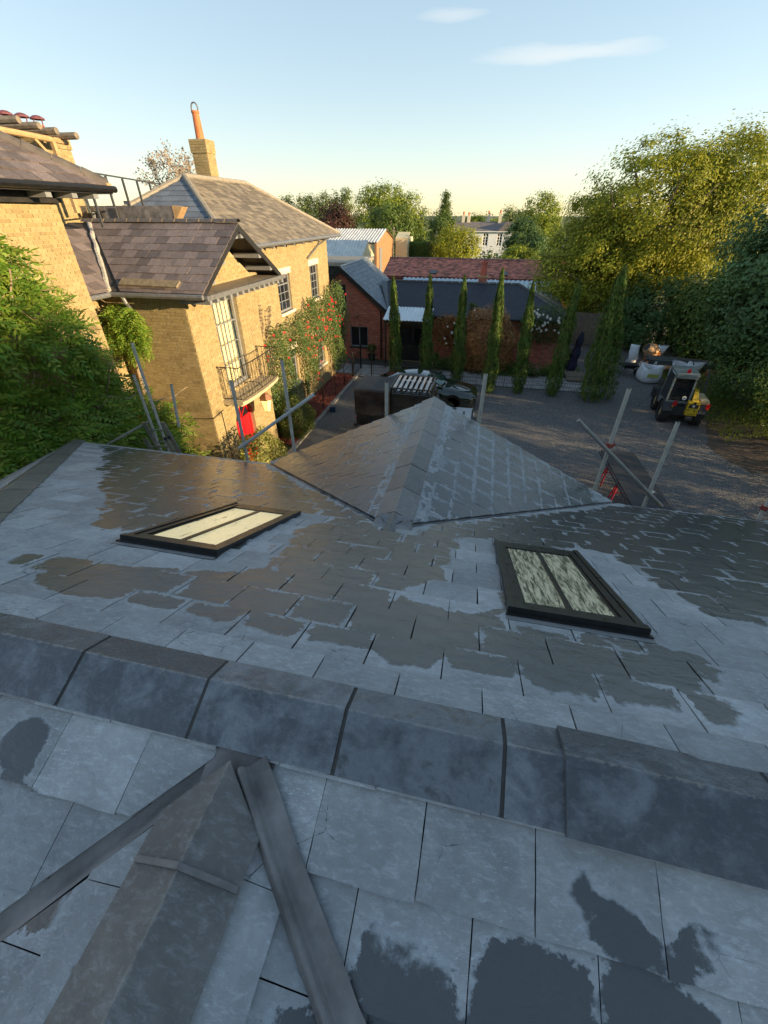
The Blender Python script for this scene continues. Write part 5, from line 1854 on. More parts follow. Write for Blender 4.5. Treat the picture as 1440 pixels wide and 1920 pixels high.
C = C[k]
pinnate(C, np.stack([NP.normal(size=len(C)) * .5 + .15, NP.uniform(-1, -.2, len(C)), NP.normal(size=len(C)) * .4 - .35], 1), M['leaf_wist'], 'foliage', wi2, L=.34, pairs=7, ls=.062)
MB().path([(-8.9, 9.5, .1), (-8.95, 9.45, 2), (-8.8, 9.45, 3.8), (-8.55, 9.4, 5.2)], [.04, .035, .03, .015], 6).build('stem', M['twig'], wi2)


# --- climbing roses on the main facade
def climber(name, label, cat, loc, P, mat, leaf, petals, npet, psize, parent_mat=None, stems=()):
    t = thing(name, label, cat, loc)
    N = unit(NP.normal(size=P.shape) * .6 + [.75, -.25, .35])
    np_mesh('foliage', leaf_quads(P, N, leaf, .55), mat, t)
    b = MB()
    for s in stems: b.path(s, [.022] * (len(s) - 1) + [.006], 5, False)
    if stems: b.build('stem', M['twig'], t)
    return t


n = 26000
yy, zz = NP.uniform(13.25, 23.1, n), NP.uniform(.15, 4.6, n)
top = np.interp(yy, [13.2, 13.8, 14.6, 15.6, 17.2, 18.4, 19.1, 20.6, 21.6, 22.6, 23.2], [3.0, 3.55, 3.8, 3.75, 3.85, 4.25, 4.1, 4.15, 4.65, 4.2, 3.2]) + .18 * np.sin(yy * 7)
bot = np.interp(yy, [13.2, 14.3, 15.9, 16.1, 17.0, 17.2, 18.6, 19.3, 20.4, 21.4, 22.2, 23.2], [.2, .5, .9, 2.3, 2.3, .5, .4, 2.1, 2.2, .3, .3, .8])
k = (zz < top) & (zz > bot) & ~((NP.uniform(0, 1, n) < .75) & (zz < 1.2) & (yy > 17.5) & (yy < 21))
k &= ~((yy > 16.1) & (yy < 16.95) & (zz > 1.3) & (zz < 2.5) & (NP.uniform(0, 1, n) < .85))
yy, zz = yy[k], zz[k]
th = .12 + .42 * NP.uniform(0, 1, len(yy)) ** 1.2 * (.6 + .5 * np.sin(yy * 3.1 + zz * 2.2))
P = np.stack([-7.55 + th + np.where(yy > 21.7, -.4, 0) * 0, yy, zz], 1)
stems = [[(-7.5, y, .05), (-7.45, y + .1, 1.2), (-7.5, y - .1, 2.4), (-7.5, y + .2, 3.6 + .4 * (i % 2))] for i, y in enumerate((13.7, 14.6, 15.6, 17.6, 18.6, 20.8, 21.4, 22.2))]
rs = climber('climbing_rose', 'climbing rose with many red flowers covering the house wall between windows', 'climbing plant', (-7.5, 17, 0), P, M['leaf_rose'], .042, None, 0, 0, stems=stems)


def flowers(cs, r, mat, parent, name='rose_flower'):
    """each bloom a small cupped rosette of petals"""
    me = None
    for c, n_ in cs:
        if me is None:
            b = MB()
            for ring, (rr_, zz_, k) in enumerate(((1.0, .1, 6), (.6, .35, 5), (.3, .5, 3))):
                for i in range(k):
                    a = 2 * pi * i / k + ring * .5
                    w = .55 / k * 2 * pi * .5
                    p0 = V((0, 0, .0))
                    p1 = V((rr_ * cos(a - w), rr_ * sin(a - w), zz_ + .1))
                    p2 = V((rr_ * cos(a + w), rr_ * sin(a + w), zz_ + .1))
                    p3 = V((rr_ * 1.12 * cos(a), rr_ * 1.12 * sin(a), zz_ + .28))
                    b.quad(p0 * r, p1 * r, p3 * r, p2 * r)
            me = mesh(name, b.v, b.f)
            me.materials.append(mat)
        o = link(name, me, None, parent)
        o.location = V(c) - base_of(parent)
        o.rotation_euler = V(n_).to_track_quat('Z', 'Y').to_euler()
        s = R.uniform(.75, 1.2)
        o.scale = (s, s, s)


idx = NP.choice(len(P), 70)
cs = []
for i in idx:
    p = P[i].copy()
    if (p[1] < 16 and R.random() < .4) or (p[1] < 14.2 and p[2] < 1.9): continue
    p[0] = max(p[0], -7.28) + R.uniform(0, .12)
    cs.append((p, (.8, -.45, .4)))
for i in range(18): cs.append(((-7.05 + R.uniform(-.1, .1), 20.2 + R.gauss(0, .55), 3.55 + R.gauss(0, .4)), (.8, -.5, .4)))
flowers(cs, .046, M['rose_red'], rs)
# bare twigs climbing the plain brickwork left of the first window
b = MB()
for i in range(9):
    y0, z0 = 13.9 + R.uniform(0, .9), 3.6
    pts = [V((-7.55, y0, z0))]
    for j in range(5): pts.append(pts[-1] + V((0, R.uniform(-.02, .13), R.uniform(.1, .24))))
    b.path(pts, .006, 4, False)
    for p in pts[1:]: b.quad(p, p + V((.03, .05, .02)), p + V((.04, .04, .06)), p + V((.01, -.02, .04)))
b.build('twig', M['bark'], rs)

# --- shrubs by the house
def shrub(name, label, c, rr_, n, leaf, mat, stems=True, inner=.80, asp=.55):
    t = thing(name, label, 'shrub', (c[0], c[1], 0))
    d = unit(NP.normal(size=(n, 3)))
    bump_ = 1 + .08 * np.sin(d[:, :1] * 7 + d[:, 1:2] * 5) + .06 * np.sin(d[:, 2:] * 9)
    P = np.array(c) + d * np.array(rr_) * bump_ * NP.uniform(inner, 1.03, (n, 1))
    k = P[:, 2] > .03
    np_mesh('foliage', leaf_quads(P[k], unit(d[k] + NP.normal(size=(k.sum(), 3)) * .5 + [0, 0, .2]), leaf, asp), mat, t)
    MB().tube((c[0], c[1], 0), (c[0], c[1], c[2]), .04, 6).build('stem', M['bark'], t)
    return t


shrub('round_shrub', 'large clipped round green shrub at the near end of the railing', (-6.72, 14.0, .78), (.80, .80, .80), 9000, .032, M['leaf_box'])
shrub('variegated_shrub', 'rounded yellow variegated shrub in front of the red door', (-5.95, 9.9, 1.15), (.62, .95, .95), 8000, .036, M['leaf_varieg'])
shrub('bronze_shrub', 'big rounded bronze red shrub clipped against the long brick wall', (.25, 24.0, 1.55), (1.55, .75, 1.72), 15000, .045, M['leaf_photinia'])
# white rambling rose over the wall end
n = 5200
P = np.stack([NP.uniform(1.6, 4.7, n), 24.75 + NP.normal(size=n) * .22, NP.uniform(1.3, 3.5, n)], 1)
k = ((P[:, 0] - 3.25) ** 2 / 2.1 + (P[:, 2] - 2.45) ** 2 / .95 < 1)
wr = climber('white_rambling_rose', 'rambling rose with white flowers over the right end of the brick wall', 'climbing plant', (3.2, 24.8, 0), P[k], M['leaf_rose'], .05, None, 0, 0,
             stems=[[(3.4, 24.85, 0), (3.3, 24.8, 1.4), (2.6, 24.75, 2.6)], [(3.5, 24.85, 0), (3.8, 24.8, 1.6), (4.3, 24.7, 2.7)]])
flowers([((2.1 + R.random() * 2.5, 24.42 + R.uniform(0, .1), 2.1 + R.random() * 1.1), (.2, -.8, .5)) for i in range(44)], .065, M['rose_white'], wr)
n = 3600
P = np.stack([NP.uniform(-2.9, -1.0, n), 24.85 + NP.normal(size=n) * .12, NP.uniform(.9, 2.7, n)], 1)
k = ((P[:, 0] + 1.9) ** 2 / .9 + (P[:, 2] - 1.9) ** 2 / .75 < 1)
cl_ = climber('rambling_rose', 'thin rambling rose with a few white flowers on brick wall beside the canopy', 'climbing plant', (-2, 24.9, 0), P[k], M['leaf_photinia'], .05, None, 0, 0, stems=[[(-2, 24.9, 0), (-1.9, 24.85, 1.2), (-1.6, 24.8, 2.4)]])
flowers([((-2.6 + R.random() * 1.5, 24.6, 1.2 + R.random() * 1.4), (.2, -.8, .5)) for i in range(7)], .065, M['rose_white'], cl_)
n = 1500
P = np.stack([NP.uniform(-.9, 0.1, n), 24.95 + NP.normal(size=n) * .1, NP.uniform(2.4, 3.3, n)], 1)
k = ((P[:, 0] + .8) ** 2 / .3 + (P[:, 2] - 2.8) ** 2 / .25 < 1)
cl2 = climber('white_rambling_rose', 'small white rose tuft at the eave left of the bronze shrub', 'climbing plant', (-.7, 25, 0), P[k], M['leaf_box'], .05, None, 0, 0, stems=[[(-.8, 24.95, 0), (-.8, 24.9, 2.6)]])
flowers([((-1.2 + R.random() * 1.0, 24.7, 2.6 + R.random() * .5), (.2, -.8, .5)) for i in range(5)], .07, M['rose_white'], cl2)
# low planting in the bed below the wall
C_, D_ = clumps([((-2.0, 24.1, .25), (.9, .5, .3), 1), ((-1.0, 24.2, .3), (1.0, .5, .35), 1), ((2.2, 24.0, .25), (1.4, .5, .35), 2), ((.6, 23.9, .15), (1.2, .4, .2), 1), ((3.8, 24.2, .2), (.8, .5, .25), 1)], 130, .2)
P = (C_[:, None, :] + NP.normal(size=(130, 46, 3)) * .13).reshape(-1, 3)
P[:, 2] = np.abs(P[:, 2]) + .03
tag(np_mesh('ground_cover', leaf_quads(P, unit(NP.normal(size=P.shape) * .6 + [0, -.3, 1]), .055, .55), M['leaf_mid']), kind='stuff')
bed = MB().quad((-3.0, 23.78, .03), (5.4, 23.78, .03), (5.4, 25.3, .03), (-3.0, 25.3, .03))
tag(bed.build('planting_bed', M['soil']), kind='structure')
fern = thing('grass_plant', 'pale arching grass plant in the bed near the right end of the wall', 'plant', (2.9, 23.9, .03))
n = 260
th = NP.uniform(0, 2 * pi, n)
d = np.stack([np.cos(th) * .7, np.sin(th) * .5, NP.uniform(.4, 1, n)], 1)
P = np.array([2.9, 23.9, .05]) + d * .22
np_mesh('leaf_blade', leaf_quads(P, unit(np.cross(d, NP.normal(size=(n, 3)))), .26, .04, d), M['blossom'], fern)['kind'] = 'stuff'
# ------------------------------------------------------------------ outbuildings
M['slate_blue'] = slate_mat('pale_blue_slate', (.13, .155, .18), (.20, .225, .245), (.05, .05, .05), (.05, .05, .055), 0, .4)
M['tile_dark'] = slate_mat('dark_plain_tiles', (.030, .034, .044), (.045, .05, .062), (.03, .03, .03), (.03, .03, .035), 0, .05)
M['tile_red'] = slate_mat('red_clay_tiles', (.34, .085, .05), (.52, .19, .115), (.2, .05, .03), (.2, .05, .03), 0, .1, rv=.5)
M['corr'] = simple('grey_corrugated_sheet', (.58, .58, .55), .5, .1, .18, 2, .05)
M['corr_blue'] = simple('pale_blue_corrugated_sheet', (.40, .48, .52), .4, .15, .15, 2, .05)
M['corr_white'] = simple('milky_corrugated_sheet', (.62, .68, .70), .4, 0, .12, 2, .05)
M['cream_clad'] = simple('cream_boarding', (.60, .52, .32), .8, 0, .1, 4)


def corr_sheet(name, P0, e, L, d, mat, parent, pitch=.15, amp=.025):
    """corrugated sheet: P0 top corner, e along the ridge, d the vector down the slope"""
    P0, e, d = V(P0), V(e).normalized(), V(d)
    n = e.cross(d).normalized()
    if n.z < 0: n = -n
    b = MB()
    k = int(L / pitch) * 4
    for i in range(k + 1):
        s = i / k * L
        h = amp * (1 if i % 4 in (1, 2) else -1) * (.6 if i % 4 in (1, 2) else 1)
        b.v += [P0 + e * s + n * h, P0 + e * s + d + n * h]
    for i in range(k): b.f.append((2 * i, 2 * i + 2, 2 * i + 3, 2 * i + 1))
    m = len(b.v)
    b.v += [v - n * .012 for v in b.v[:m]]
    for i in range(k):
        b.f.append((m + 2 * i, m + 2 * i + 1, m + 2 * i + 3, m + 2 * i + 2))
        b.f.append((2 * i + 1, 2 * i + 3, m + 2 * i + 3, m + 2 * i + 1))
        b.f.append((2 * i, m + 2 * i, m + 2 * i + 2, 2 * i + 2))
    return b.build(name, mat, parent)


# red brick gabled building
rb = thing('red_brick_outbuilding', 'red brick gabled outbuilding with pale blue slates, black hayloft door and dark window', 'outbuilding', (-8, 27, 0))
YG, XG0, XG1, XGR, ZGE, ZGR = 25.2, -10.4, -5.72, -8.06, 2.86, 4.72
tg = (ZGR - ZGE) / (XG1 - XGR)
hg = [(XG0 * 0 + (-7.66) - XG0, -6.6 - XG0, .68, 1.80), (-8.56 - XG0, -7.84 - XG0, 2.55, 3.95)]
panel((XG0, YG, 0), X, XG1 - XG0, ZGE, [hg[0], (hg[1][0], hg[1][1], 2.55, ZGE)], -Yv, M['mortar_r'], rb)
b = MB()
xd0, xd1 = -8.56, -7.84
def zg(x): return ZGR - abs(x - XGR) * tg
b.prism([(XG0, YG + .001, ZGE), (xd0, YG + .001, ZGE), (xd0, YG + .001, zg(xd0))], (0, -.2, 0))
b.prism([(xd1, YG + .001, ZGE), (XG1, YG + .001, ZGE), (xd1, YG + .001, zg(xd1))], (0, -.2, 0))
b.prism([(xd0, YG + .001, 3.95), (xd1, YG + .001, 3.95), (xd1, YG + .001, zg(xd1)), (XGR, YG + .001, ZGR), (xd0, YG + .001, zg(xd0))], (0, -.2, 0))
b.build('gable', M['mortar_r'], rb)
b = MB().quad((XG1, YG, 0), (XG1, 31, 0), (XG1, 31, ZGE), (XG1, YG, ZGE)).quad((XG0, YG, 0), (XG0, 31, 0), (XG0, 31, ZGE), (XG0, YG, ZGE)).quad((XG0, 31, 0), (XG1, 31, 0), (XG1, 31, ZGE), (XG0, 31, ZGE))
b.build('wall', M['brick_r'], rb)
st_r = []
bricks((XG0, YG, 0), X, XG1 - XG0, ZGR, [(h[0], h[1], h[2], h[3]) for h in hg], -Yv, st_r, lambda s, z: z < zg(XG0 + s) - .04)
build_bricks(st_r, M['brick_r'], rb, 0)
window((XG0, YG, 0), X, -Yv, hg[0][0], hg[0][1], hg[0][2], hg[0][3], 2, 1, rb, M['frame_grey'], M['darkglass'], depth=.09, fw=.045)
MB().box(-7.74, -6.52, YG - .07, YG + .05, .60, .678).build('sill', M['black_paint'], rb)
dp = MB().box(xd0, xd1, YG + .06, YG + .10, 2.55, 3.95).build('loft_door', M['black_paint'], rb)
for i in range(5): MB().box(xd0 + .01 + i * .142, xd0 + .146 + i * .142, YG + .035, YG + .059, 2.57, 3.93).build('door_board', M['black_paint'], dp)
for s in (-1, 1):
    ex = XGR + s * (XG1 - XGR + .22)
    p, q = V((ex, YG - .16, ZGR - (abs(ex - XGR)) * tg + .02)), V((XGR, YG - .16, ZGR + .06))
    b = MB().prism([p, q, q + V((0, 0, -.2)), p + V((0, 0, -.2))], (0, .05, 0))
    b.build('bargeboard', M['black_paint'], rb)
sg = math.atan(tg)
LG = 5.9
lm = slates((XGR, YG - .18, ZGR + .09), (0, 1, 0), (cos(sg), 0, -sin(sg)), lambda a, c: [[(0, 0), (LG, 0), (LG, 3.28), (0, 3.28)]], .26, .32, wet_dry, t0=0, k0=0, k1=13, lift=.008, jit=2)
build_slates(lm, M['slate_blue'], rb, 0)
b = MB().quad((XGR, YG - .18, ZGR + .085), (XGR, YG - .18 + LG, ZGR + .085), (XGR + 3.28 * cos(sg), YG - .18 + LG, ZGR + .085 - 3.28 * sin(sg)), (XGR + 3.28 * cos(sg), YG - .18, ZGR + .085 - 3.28 * sin(sg)))
b.quad((XGR, YG - .18, ZGR + .085), (XGR, YG - .18 + LG, ZGR + .085), (XGR - 3 * cos(sg), YG - .18 + LG, ZGR + .085 - 3 * sin(sg)), (XGR - 3 * cos(sg), YG - .18, ZGR + .085 - 3 * sin(sg)))
b.build('roof_boarding', M['slate_blue'], rb)
MB().path([(XGR, YG - .18, ZGR + .1), (XGR, YG + LG - .2, ZGR + .1)], .07, 6).build('ridge', M['slate_blue'], rb)
MB().tube((-5.80, YG - .06, .05), (-5.80, YG - .06, 2.75), .045, 7).build('drainpipe', M['iron'], rb)
MB().tube((-8.25, YG - .06, .05), (-8.25, YG - .06, 2.5), .05, 7).build('drainpipe', M['iron'], rb)
wln = thing('wall_lantern', 'small unlit copper lantern on the red brick gable above the window', 'lantern', (-7.15, YG, 2.4))
MB().path([(-7.15, YG, 2.62), (-7.15, YG - .18, 2.75), (-7.15, YG - .26, 2.62)], .012, 5).build('bracket', M['lantern_cu'], wln)
MB().lathe([(.05, 0), (.09, .2), (.11, .21), (.04, .30), (0, .33)], (-7.15, YG - .26, 2.26), 6).build('lantern_body', M['lantern_cu'], wln)

# long low brick building with dark tiles
lb_ = thing('long_brick_building', 'long low brick building with dark tiled hipped roof behind the cypresses', 'outbuilding', (-.5, 27, 0))
XL0, XL1, ZLE_, YLR, ZLR = -5.7, 4.25, 2.62, 28.2, 3.84
hd = [(-4.86 - XL0, -3.08 - XL0, 0, 1.95)]
panel((XL0, YG, 0), X, XL1 - XL0, ZLE_, hd, -Yv, M['mortar_r'], lb_, depth=.25)
st_r = []
bricks((XL0, YG, 0), X, XL1 - XL0, ZLE_, [(h[0], h[1], -.1, h[3] + .1) for h in hd], -Yv, st_r)
build_bricks(st_r, M['brick_r'], lb_, 0)
MB().quad((XL1, YG, 0), (XL1, 31, 0), (XL1, 31, ZLE_), (XL1, YG, ZLE_)).quad((XL0, 31, 0), (XL1, 31, 0), (XL1, 31, ZLE_), (XL0, 31, ZLE_)).build('wall', M['brick_r'], lb_)
MB().box(-4.95, -3.0, YG - .03, YG + .02, 1.952, 2.14).build('lintel', M['black_paint'], lb_)
for i, (a, c) in enumerate(((-4.85, -3.98), (-3.96, -3.09))):
    d_ = MB().box(a, c, YG + .16, YG + .20, .03, 1.94).build('barn_door', M['black_paint'], lb_)
    MB().box(a + .1, c - .1, YG + .148, YG + .158, .9, 1.8).build('door_pane', M['darkglass'], d_)
    MB().box(a, c, YG + .135, YG + .159, .80, .87).build('door_rail', M['black_paint'], d_)
ye = YG - .3
tl_ = (ZLR - ZLE_) / (YLR - ye)
sl_ = math.atan(tl_)
nl_ = (YLR - ye) / cos(sl_)
xr1 = 1.70
xe1 = XL1 + .3
lm = slates((-8, YLR, ZLR), (1, 0, 0), (0, -cos(sl_), -sin(sl_)), lambda a, c: [[(1.9, 0), (xr1 + 8, 0), (xe1 + 8, nl_ + .02), (2.75, nl_ + .02)]], .115, .17, wet_dry, t0=0, k0=0, k1=32, lift=.005, jit=1.5)
build_slates(lm, M['tile_dark'], lb_, 0, 'roof_tile')
b = MB().quad((-6.5, YLR, ZLR - .004), (xr1, YLR, ZLR - .004), (xe1, ye, ZLE_ - .004), (-5.3, ye, ZLE_ - .004)).quad((xr1, YLR, ZLR - .004), (xe1, ye, ZLE_ - .004), (xe1, 31, ZLE_ - .004))
b.quad((-6.5, YLR, ZLR - .004), (xr1, YLR, ZLR - .004), (xe1, 31, ZLE_ - .004), (-6, 31, ZLE_ - .004))
b.build('roof_boarding', M['tile_dark'], lb_)
for p, q in (((-6.0, YLR, ZLR), (xr1, YLR, ZLR)), ((xr1, YLR, ZLR), (xe1, ye, ZLE_))):
    p, q = V(p), V(q)
    k = round((q - p).length / .42)
    for i in range(k):
        MB().path([p.lerp(q, i / k) + V((0, 0, .015)), p.lerp(q, (i + .94) / k) + V((0, 0, .02))], .075, 7).build('ridge_tile', M['ridge_clay'], lb_)
MB().tube((-5.3, ye - .05, ZLE_ - .05), (xe1, ye - .05, ZLE_ - .05), .055, 7).build('gutter', M['iron'], lb_)
stc = MB().box(-.66, -.16, 28.35, 28.85, 3.3, 4.14).build('chimney', M['mortar_r'], lb_)
s_ = []
bricks((-.66, 28.35, 3.3), X, .5, .84, [], -Yv, s_)
build_bricks(s_, M['brick_r'], stc, 0)
MB().box(-.70, -.12, 28.31, 28.89, 4.14, 4.22).build('chimney_cap', M['mortar_o'], stc)
M['pot_red'] = simple('red_clay_pot', (.42, .10, .06), .7, 0, .2, 7)
MB().lathe([(.2, 0), (.19, .1), (.17, .6), (.2, .62), (.2, .72), (.15, .72), (.14, .4)], (-.41, 28.6, 4.22), 14).build('chimney_pot', M['pot_red'], stc)
# canopy of milky corrugated sheet
cp = thing('corrugated_canopy', 'white corrugated lean to canopy on posts over the barn doorway', 'canopy', (-4, 24.4, 0))
corr_sheet('roof_sheet', (-5.35, 25.12, 2.96), (1, 0, 0), 2.55, (0, -1.55, -.40), M['corr_white'], cp, .17, .022)
MB().box(-5.3, -2.85, 23.66, 23.74, 2.38, 2.50).build('beam', M['black_paint'], cp)
for x in (-5.25, -2.92): MB().box(x, x + .09, 23.65, 23.74, 0, 2.38).build('post', M['black_paint'], cp)
for x in (-5.25, -4.5, -3.7, -2.92): MB().bar((x + .04, 23.7, 2.44), (x + .04, 25.1, 2.86), .05, .08).build('rafter', M['black_paint'], cp)

# red tiled range and the metal lean-to before it
rr_ = thing('red_tiled_building', 'long building with weathered red clay tile roof behind the metal roof', 'building', (-1, 39, 0))
tr_ = math.atan((4.15 - 3.2) / 3.1)
lm = slates((-8.4, 40, 4.12), (1, 0, 0), (0, -cos(tr_), -sin(tr_)), lambda a, c: [[(0, 0), (14.6, 0), (14.6, 3.3), (0, 3.3)]], .20, .27, wet_dry, t0=0, k0=0, k1=17, lift=.012, thick=.02, jit=3)
build_slates(lm, M['tile_red'], rr_, 0, 'roof_tile')
MB().quad((-8.4, 40, 4.11), (6.2, 40, 4.11), (6.2, 36.7, 3.09), (-8.4, 36.7, 3.09)).quad((-8.4, 40, 4.11), (6.2, 40, 4.11), (6.2, 43.3, 3.09), (-8.4, 43.3, 3.09)).build('roof_boarding', M['tile_red'], rr_)
for i in range(32): MB().path([(-8.4 + i * .456, 40, 4.14), (-8.4 + (i + .95) * .456, 40, 4.145)], .10, 6).build('ridge_tile', M['tile_red'], rr_)
MB().box(-8.3, 6.1, 37, 43, 0, 3.05).build('wall', M['brick_r'], rr_)
for x in (-4.4, 1.0):
    MB().obox((x, 37.55, 3.42), (.25, 0, 0), (0, .3 * cos(tr_), .3 * sin(tr_)), (0, -.05 * sin(tr_), .05 * cos(tr_))).build('rooflight', M['darkglass'], rr_)
ll = thing('metal_lean_to', 'pale blue corrugated metal lean to roof between dark tiles and red tiles', 'outbuilding', (0, 34, 0))
corr_sheet('roof_sheet', (-6.6, 36.65, 3.12), (1, 0, 0), 11.5, (0, -4.9, -1.0), M['corr_blue'], ll, .32, .035)
MB().box(-6.4, 4.8, 32.0, 36.6, 0, 2.0).build('wall', M['cream_clad'], ll)
# flat roof and the grey barns behind the yellow house
fr_ = thing('flat_roofed_shed', 'dark boarded flat roofed shed between yellow house and brick gable', 'shed', (-10, 30, 0))
MB().box(-13, -8.35, 29.2, 34, 4.46, 4.66).build('flat_roof', M['lead_tan'], fr_)
sw_ = MB().box(-13, -8.5, 29.5, 33.8, 0, 4.458).build('wall', M['black_paint'], fr_)
for i in range(16): MB().box(-12.9 + i * .275, -12.66 + i * .275, 29.45, 29.499, 2.0, 4.44).build('board', M['black_paint'], fr_)
b1 = thing('grey_barn', 'nearer grey corrugated barn with cream gable beside the house roof', 'barn', (-13, 42, 0))
corr_sheet('roof_sheet', (-17, 42.5, 5.26), (1, 0, 0), 6.05, (0, -2.6, -1.40), M['corr'], b1, .3, .035)
corr_sheet('roof_sheet', (-17, 42.5, 5.26), (1, 0, 0), 6.05, (0, 2.6, -1.40), M['corr'], b1, .3, .035)
MB().prism([(-11.0, 40, 3.9), (-11.0, 45, 3.9), (-11.0, 42.5, 5.2)], (.2, 0, 0)).build('gable', M['cream_clad'], b1)
MB().box(-16.9, -11.2, 40.1, 44.9, 0, 3.9).build('wall', M['cream_clad'], b1)
b2 = thing('grey_barn', 'farther grey corrugated barn with orange brick gable and narrow door', 'barn', (-14, 52, 0))
corr_sheet('roof_sheet', (-20, 52, 5.85), (1, 0, 0), 8.7, (0, -4.2, -1.0), M['corr'], b2, .3, .035)
corr_sheet('roof_sheet', (-20, 52, 5.85), (1, 0, 0), 8.7, (0, 4.2, -1.0), M['corr'], b2, .3, .035)
M['brick_o'] = brick_mat('orange_brick', [(.34, .17, .07), (.44, .24, .10), (.38, .20, .09), (.30, .15, .07)], None, .2)
MB().prism([(-11.5, 48, 0), (-11.5, 56, 0), (-11.5, 56, 4.8), (-11.5, 52, 5.75), (-11.5, 48, 4.8)], (.2, 0, 0)).build('gable', M['brick_o'], b2)
s_ = []
bricks((-11.5, 48, 0), Yv, 8, 5.75, [(1.2, 2.2, 0, 4.4)], X, s_, lambda s, z: z < 5.72 - abs(s - 4) * .238 and z > 2.6)
build_bricks(s_, M['brick_o'], b2, 0)
MB().box(-11.49, -11.44, 49.2, 50.2, 2.0, 4.3).build('door', M['frame_grey'], b2)
MB().box(-19.8, -11.7, 48.1, 55.9, 0, 4.7).build('wall', M['cream_clad'], b2)
MB().box(-11.2, -9.8, 56.2, 60, 0, 4.9).prism([(-11.2, 56.19, 4.9), (-9.8, 56.19, 4.9), (-9.8, 58, 5.4), (-11.2, 58, 5.4)], (0, 0, .1)).build('annexe', M['cream_clad'], b2)
for (x, y, h) in ((-12.6, 62, 5.8), (-6.6, 57, 5.6)):
    tp = thing('telegraph_pole', 'wooden pole standing %s' % ('beside the orange brick barn gable' if x < -10 else 'by the clipped hedge and rounded yellow tree'), 'pole', (x, y, 0))
    MB().tube((x, y, 0), (x, y, h), .09, 7, .07).build('pole', M['log'], tp)
    MB().box(x - .5, x + .5, y - .04, y + .04, h - .5, h - .42).build('cross_arm', M['log'], tp)
# white house
wh = thing('white_house', 'white two storey house with grey roof and tall chimneys among the trees', 'house', (-1, 78, 0))
WX0, WX1, WY = -4.6, 2.35, 77
hw_ = [(-1.85 - WX0, -1.05 - WX0, 3.1, 4.75), (.25 - WX0, 1.0 - WX0, 3.1, 4.75), (.0 - WX0, .8 - WX0, .6, 2.2)]
M['white_render'] = simple('white_render', (.70, .72, .72), .85, 0, .08, 1)
panel((WX0, WY, 0), X, WX1 - WX0, 5.0, hw_, -Yv, M['white_render'], wh)
MB().box(WX0, WX1, WY + .3, WY + 6, 0, 4.99).build('wall', M['white_render'], wh)
for h in hw_: window((WX0, WY, 0), X, -Yv, h[0], h[1], h[2], h[3], 2, 4, wh, M['white_paint'], M['darkglass'], fw=.08, bar=.05)
M['far_slate'] = simple('far_purple_slate', (.16, .135, .13), .75, 0, .2, 1.5)
b = MB()
b.quad((-6.5, WY - .3, 5.0), (2.6, WY - .3, 5.0), (2.6, WY + 3, 6.1), (-6.5, WY + 3, 6.1)).quad((-6.5, WY + 6.2, 5.0), (2.6, WY + 6.2, 5.0), (2.6, WY + 3, 6.1), (-6.5, WY + 3, 6.1))
b.prism([(.2, WY - .35, 5.02), (2.7, WY - .35, 5.02), (1.6, WY - .35, 6.25)], (0, -3.3, 0))
b.build('roof', M['far_slate'], wh)
MB().box(-6.5, 2.6, WY - .32, WY - .02, 4.9, 4.995).build('cornice', M['white_paint'], wh)
for x, y, z in ((-5.2, WY + 3, 7.0), (-4.4, WY + 3, 6.9), (-1.4, WY + 3.2, 7.1), (.35, WY + 2.6, 7.2)):
    c_ = MB().box(x - .22, x + .22, y - .3, y + .3, 5, z).build('chimney', M['stone'], wh)
    MB().tube((x, y, z), (x, y, z + .4), .13, 8).build('chimney_pot', M['terracotta'], c_)
# timber fence beyond the last cypresses
wf_ = thing('timber_fence', 'weathered upright board fence seen between the last two cypresses', 'fence', (6.6, 31, 0))
M['plank'] = simple('weathered_fence_board', (.16, .125, .09), .85, 0, .35, 6)
for i in range(16): MB().box(5.3 + i * .16, 5.45 + i * .16, 31 + R.uniform(0, .02), 31.03, .15, 2.05 + R.uniform(-.03, .03)).build('board', M['plank'], wf_)
for z in (.5, 1.7): MB().box(5.25, 7.9, 31.04, 31.09, z, z + .08).build('rail', M['plank'], wf_)
sb = thing('timber_deck', 'small weathered timber deck beside the leaning cypress', 'deck', (5.6, 24.4, 0))
for i in range(8): MB().box(4.6, 6.6, 23.2 + i * .20, 23.38 + i * .20, .1, .14).build('deck_board', M['plank'], sb)
MB().box(4.62, 6.58, 23.2, 24.78, .0, .098).build('frame', M['plank'], sb)
pc = thing('cloth_cover', 'folded dark navy cloth cover standing upright beside the wall end', 'cover', (5.0, 25.2, 0))
M['navy'] = simple('navy_cloth', (.012, .012, .035), .8, 0, .4, 6, .5, .02)
b = MB()
for j in range(15):
    z = .12 + j * .14
    r = .27 - .012 * j + .03 * sin(j * 1.3)
    for k in range(14):
        a = k / 14 * 2 * pi
        q = r * (1 + .22 * sin(a * 5 + j * .15))
        b.v.append(V((5.0 + q * cos(a) + j * .012, 25.2 + q * sin(a), z)))
for j in range(14):
    for k in range(14): b.f.append((j * 14 + k, j * 14 + (k + 1) % 14, (j + 1) * 14 + (k + 1) % 14, (j + 1) * 14 + k))
b.f.append(tuple(14 * 14 + k for k in range(14)))
b.build('cloth', M['navy'], pc, True)
MB().tube((5.05, 25.2, 0), (5.2, 25.2, 2.35), .022, 6).build('pole', M['plank'], pc)
MB().lathe([(.3, 0), (.3, .06), (.05, .1)], (5.02, 25.2, 0), 12).build('base', M['kerb'], pc)
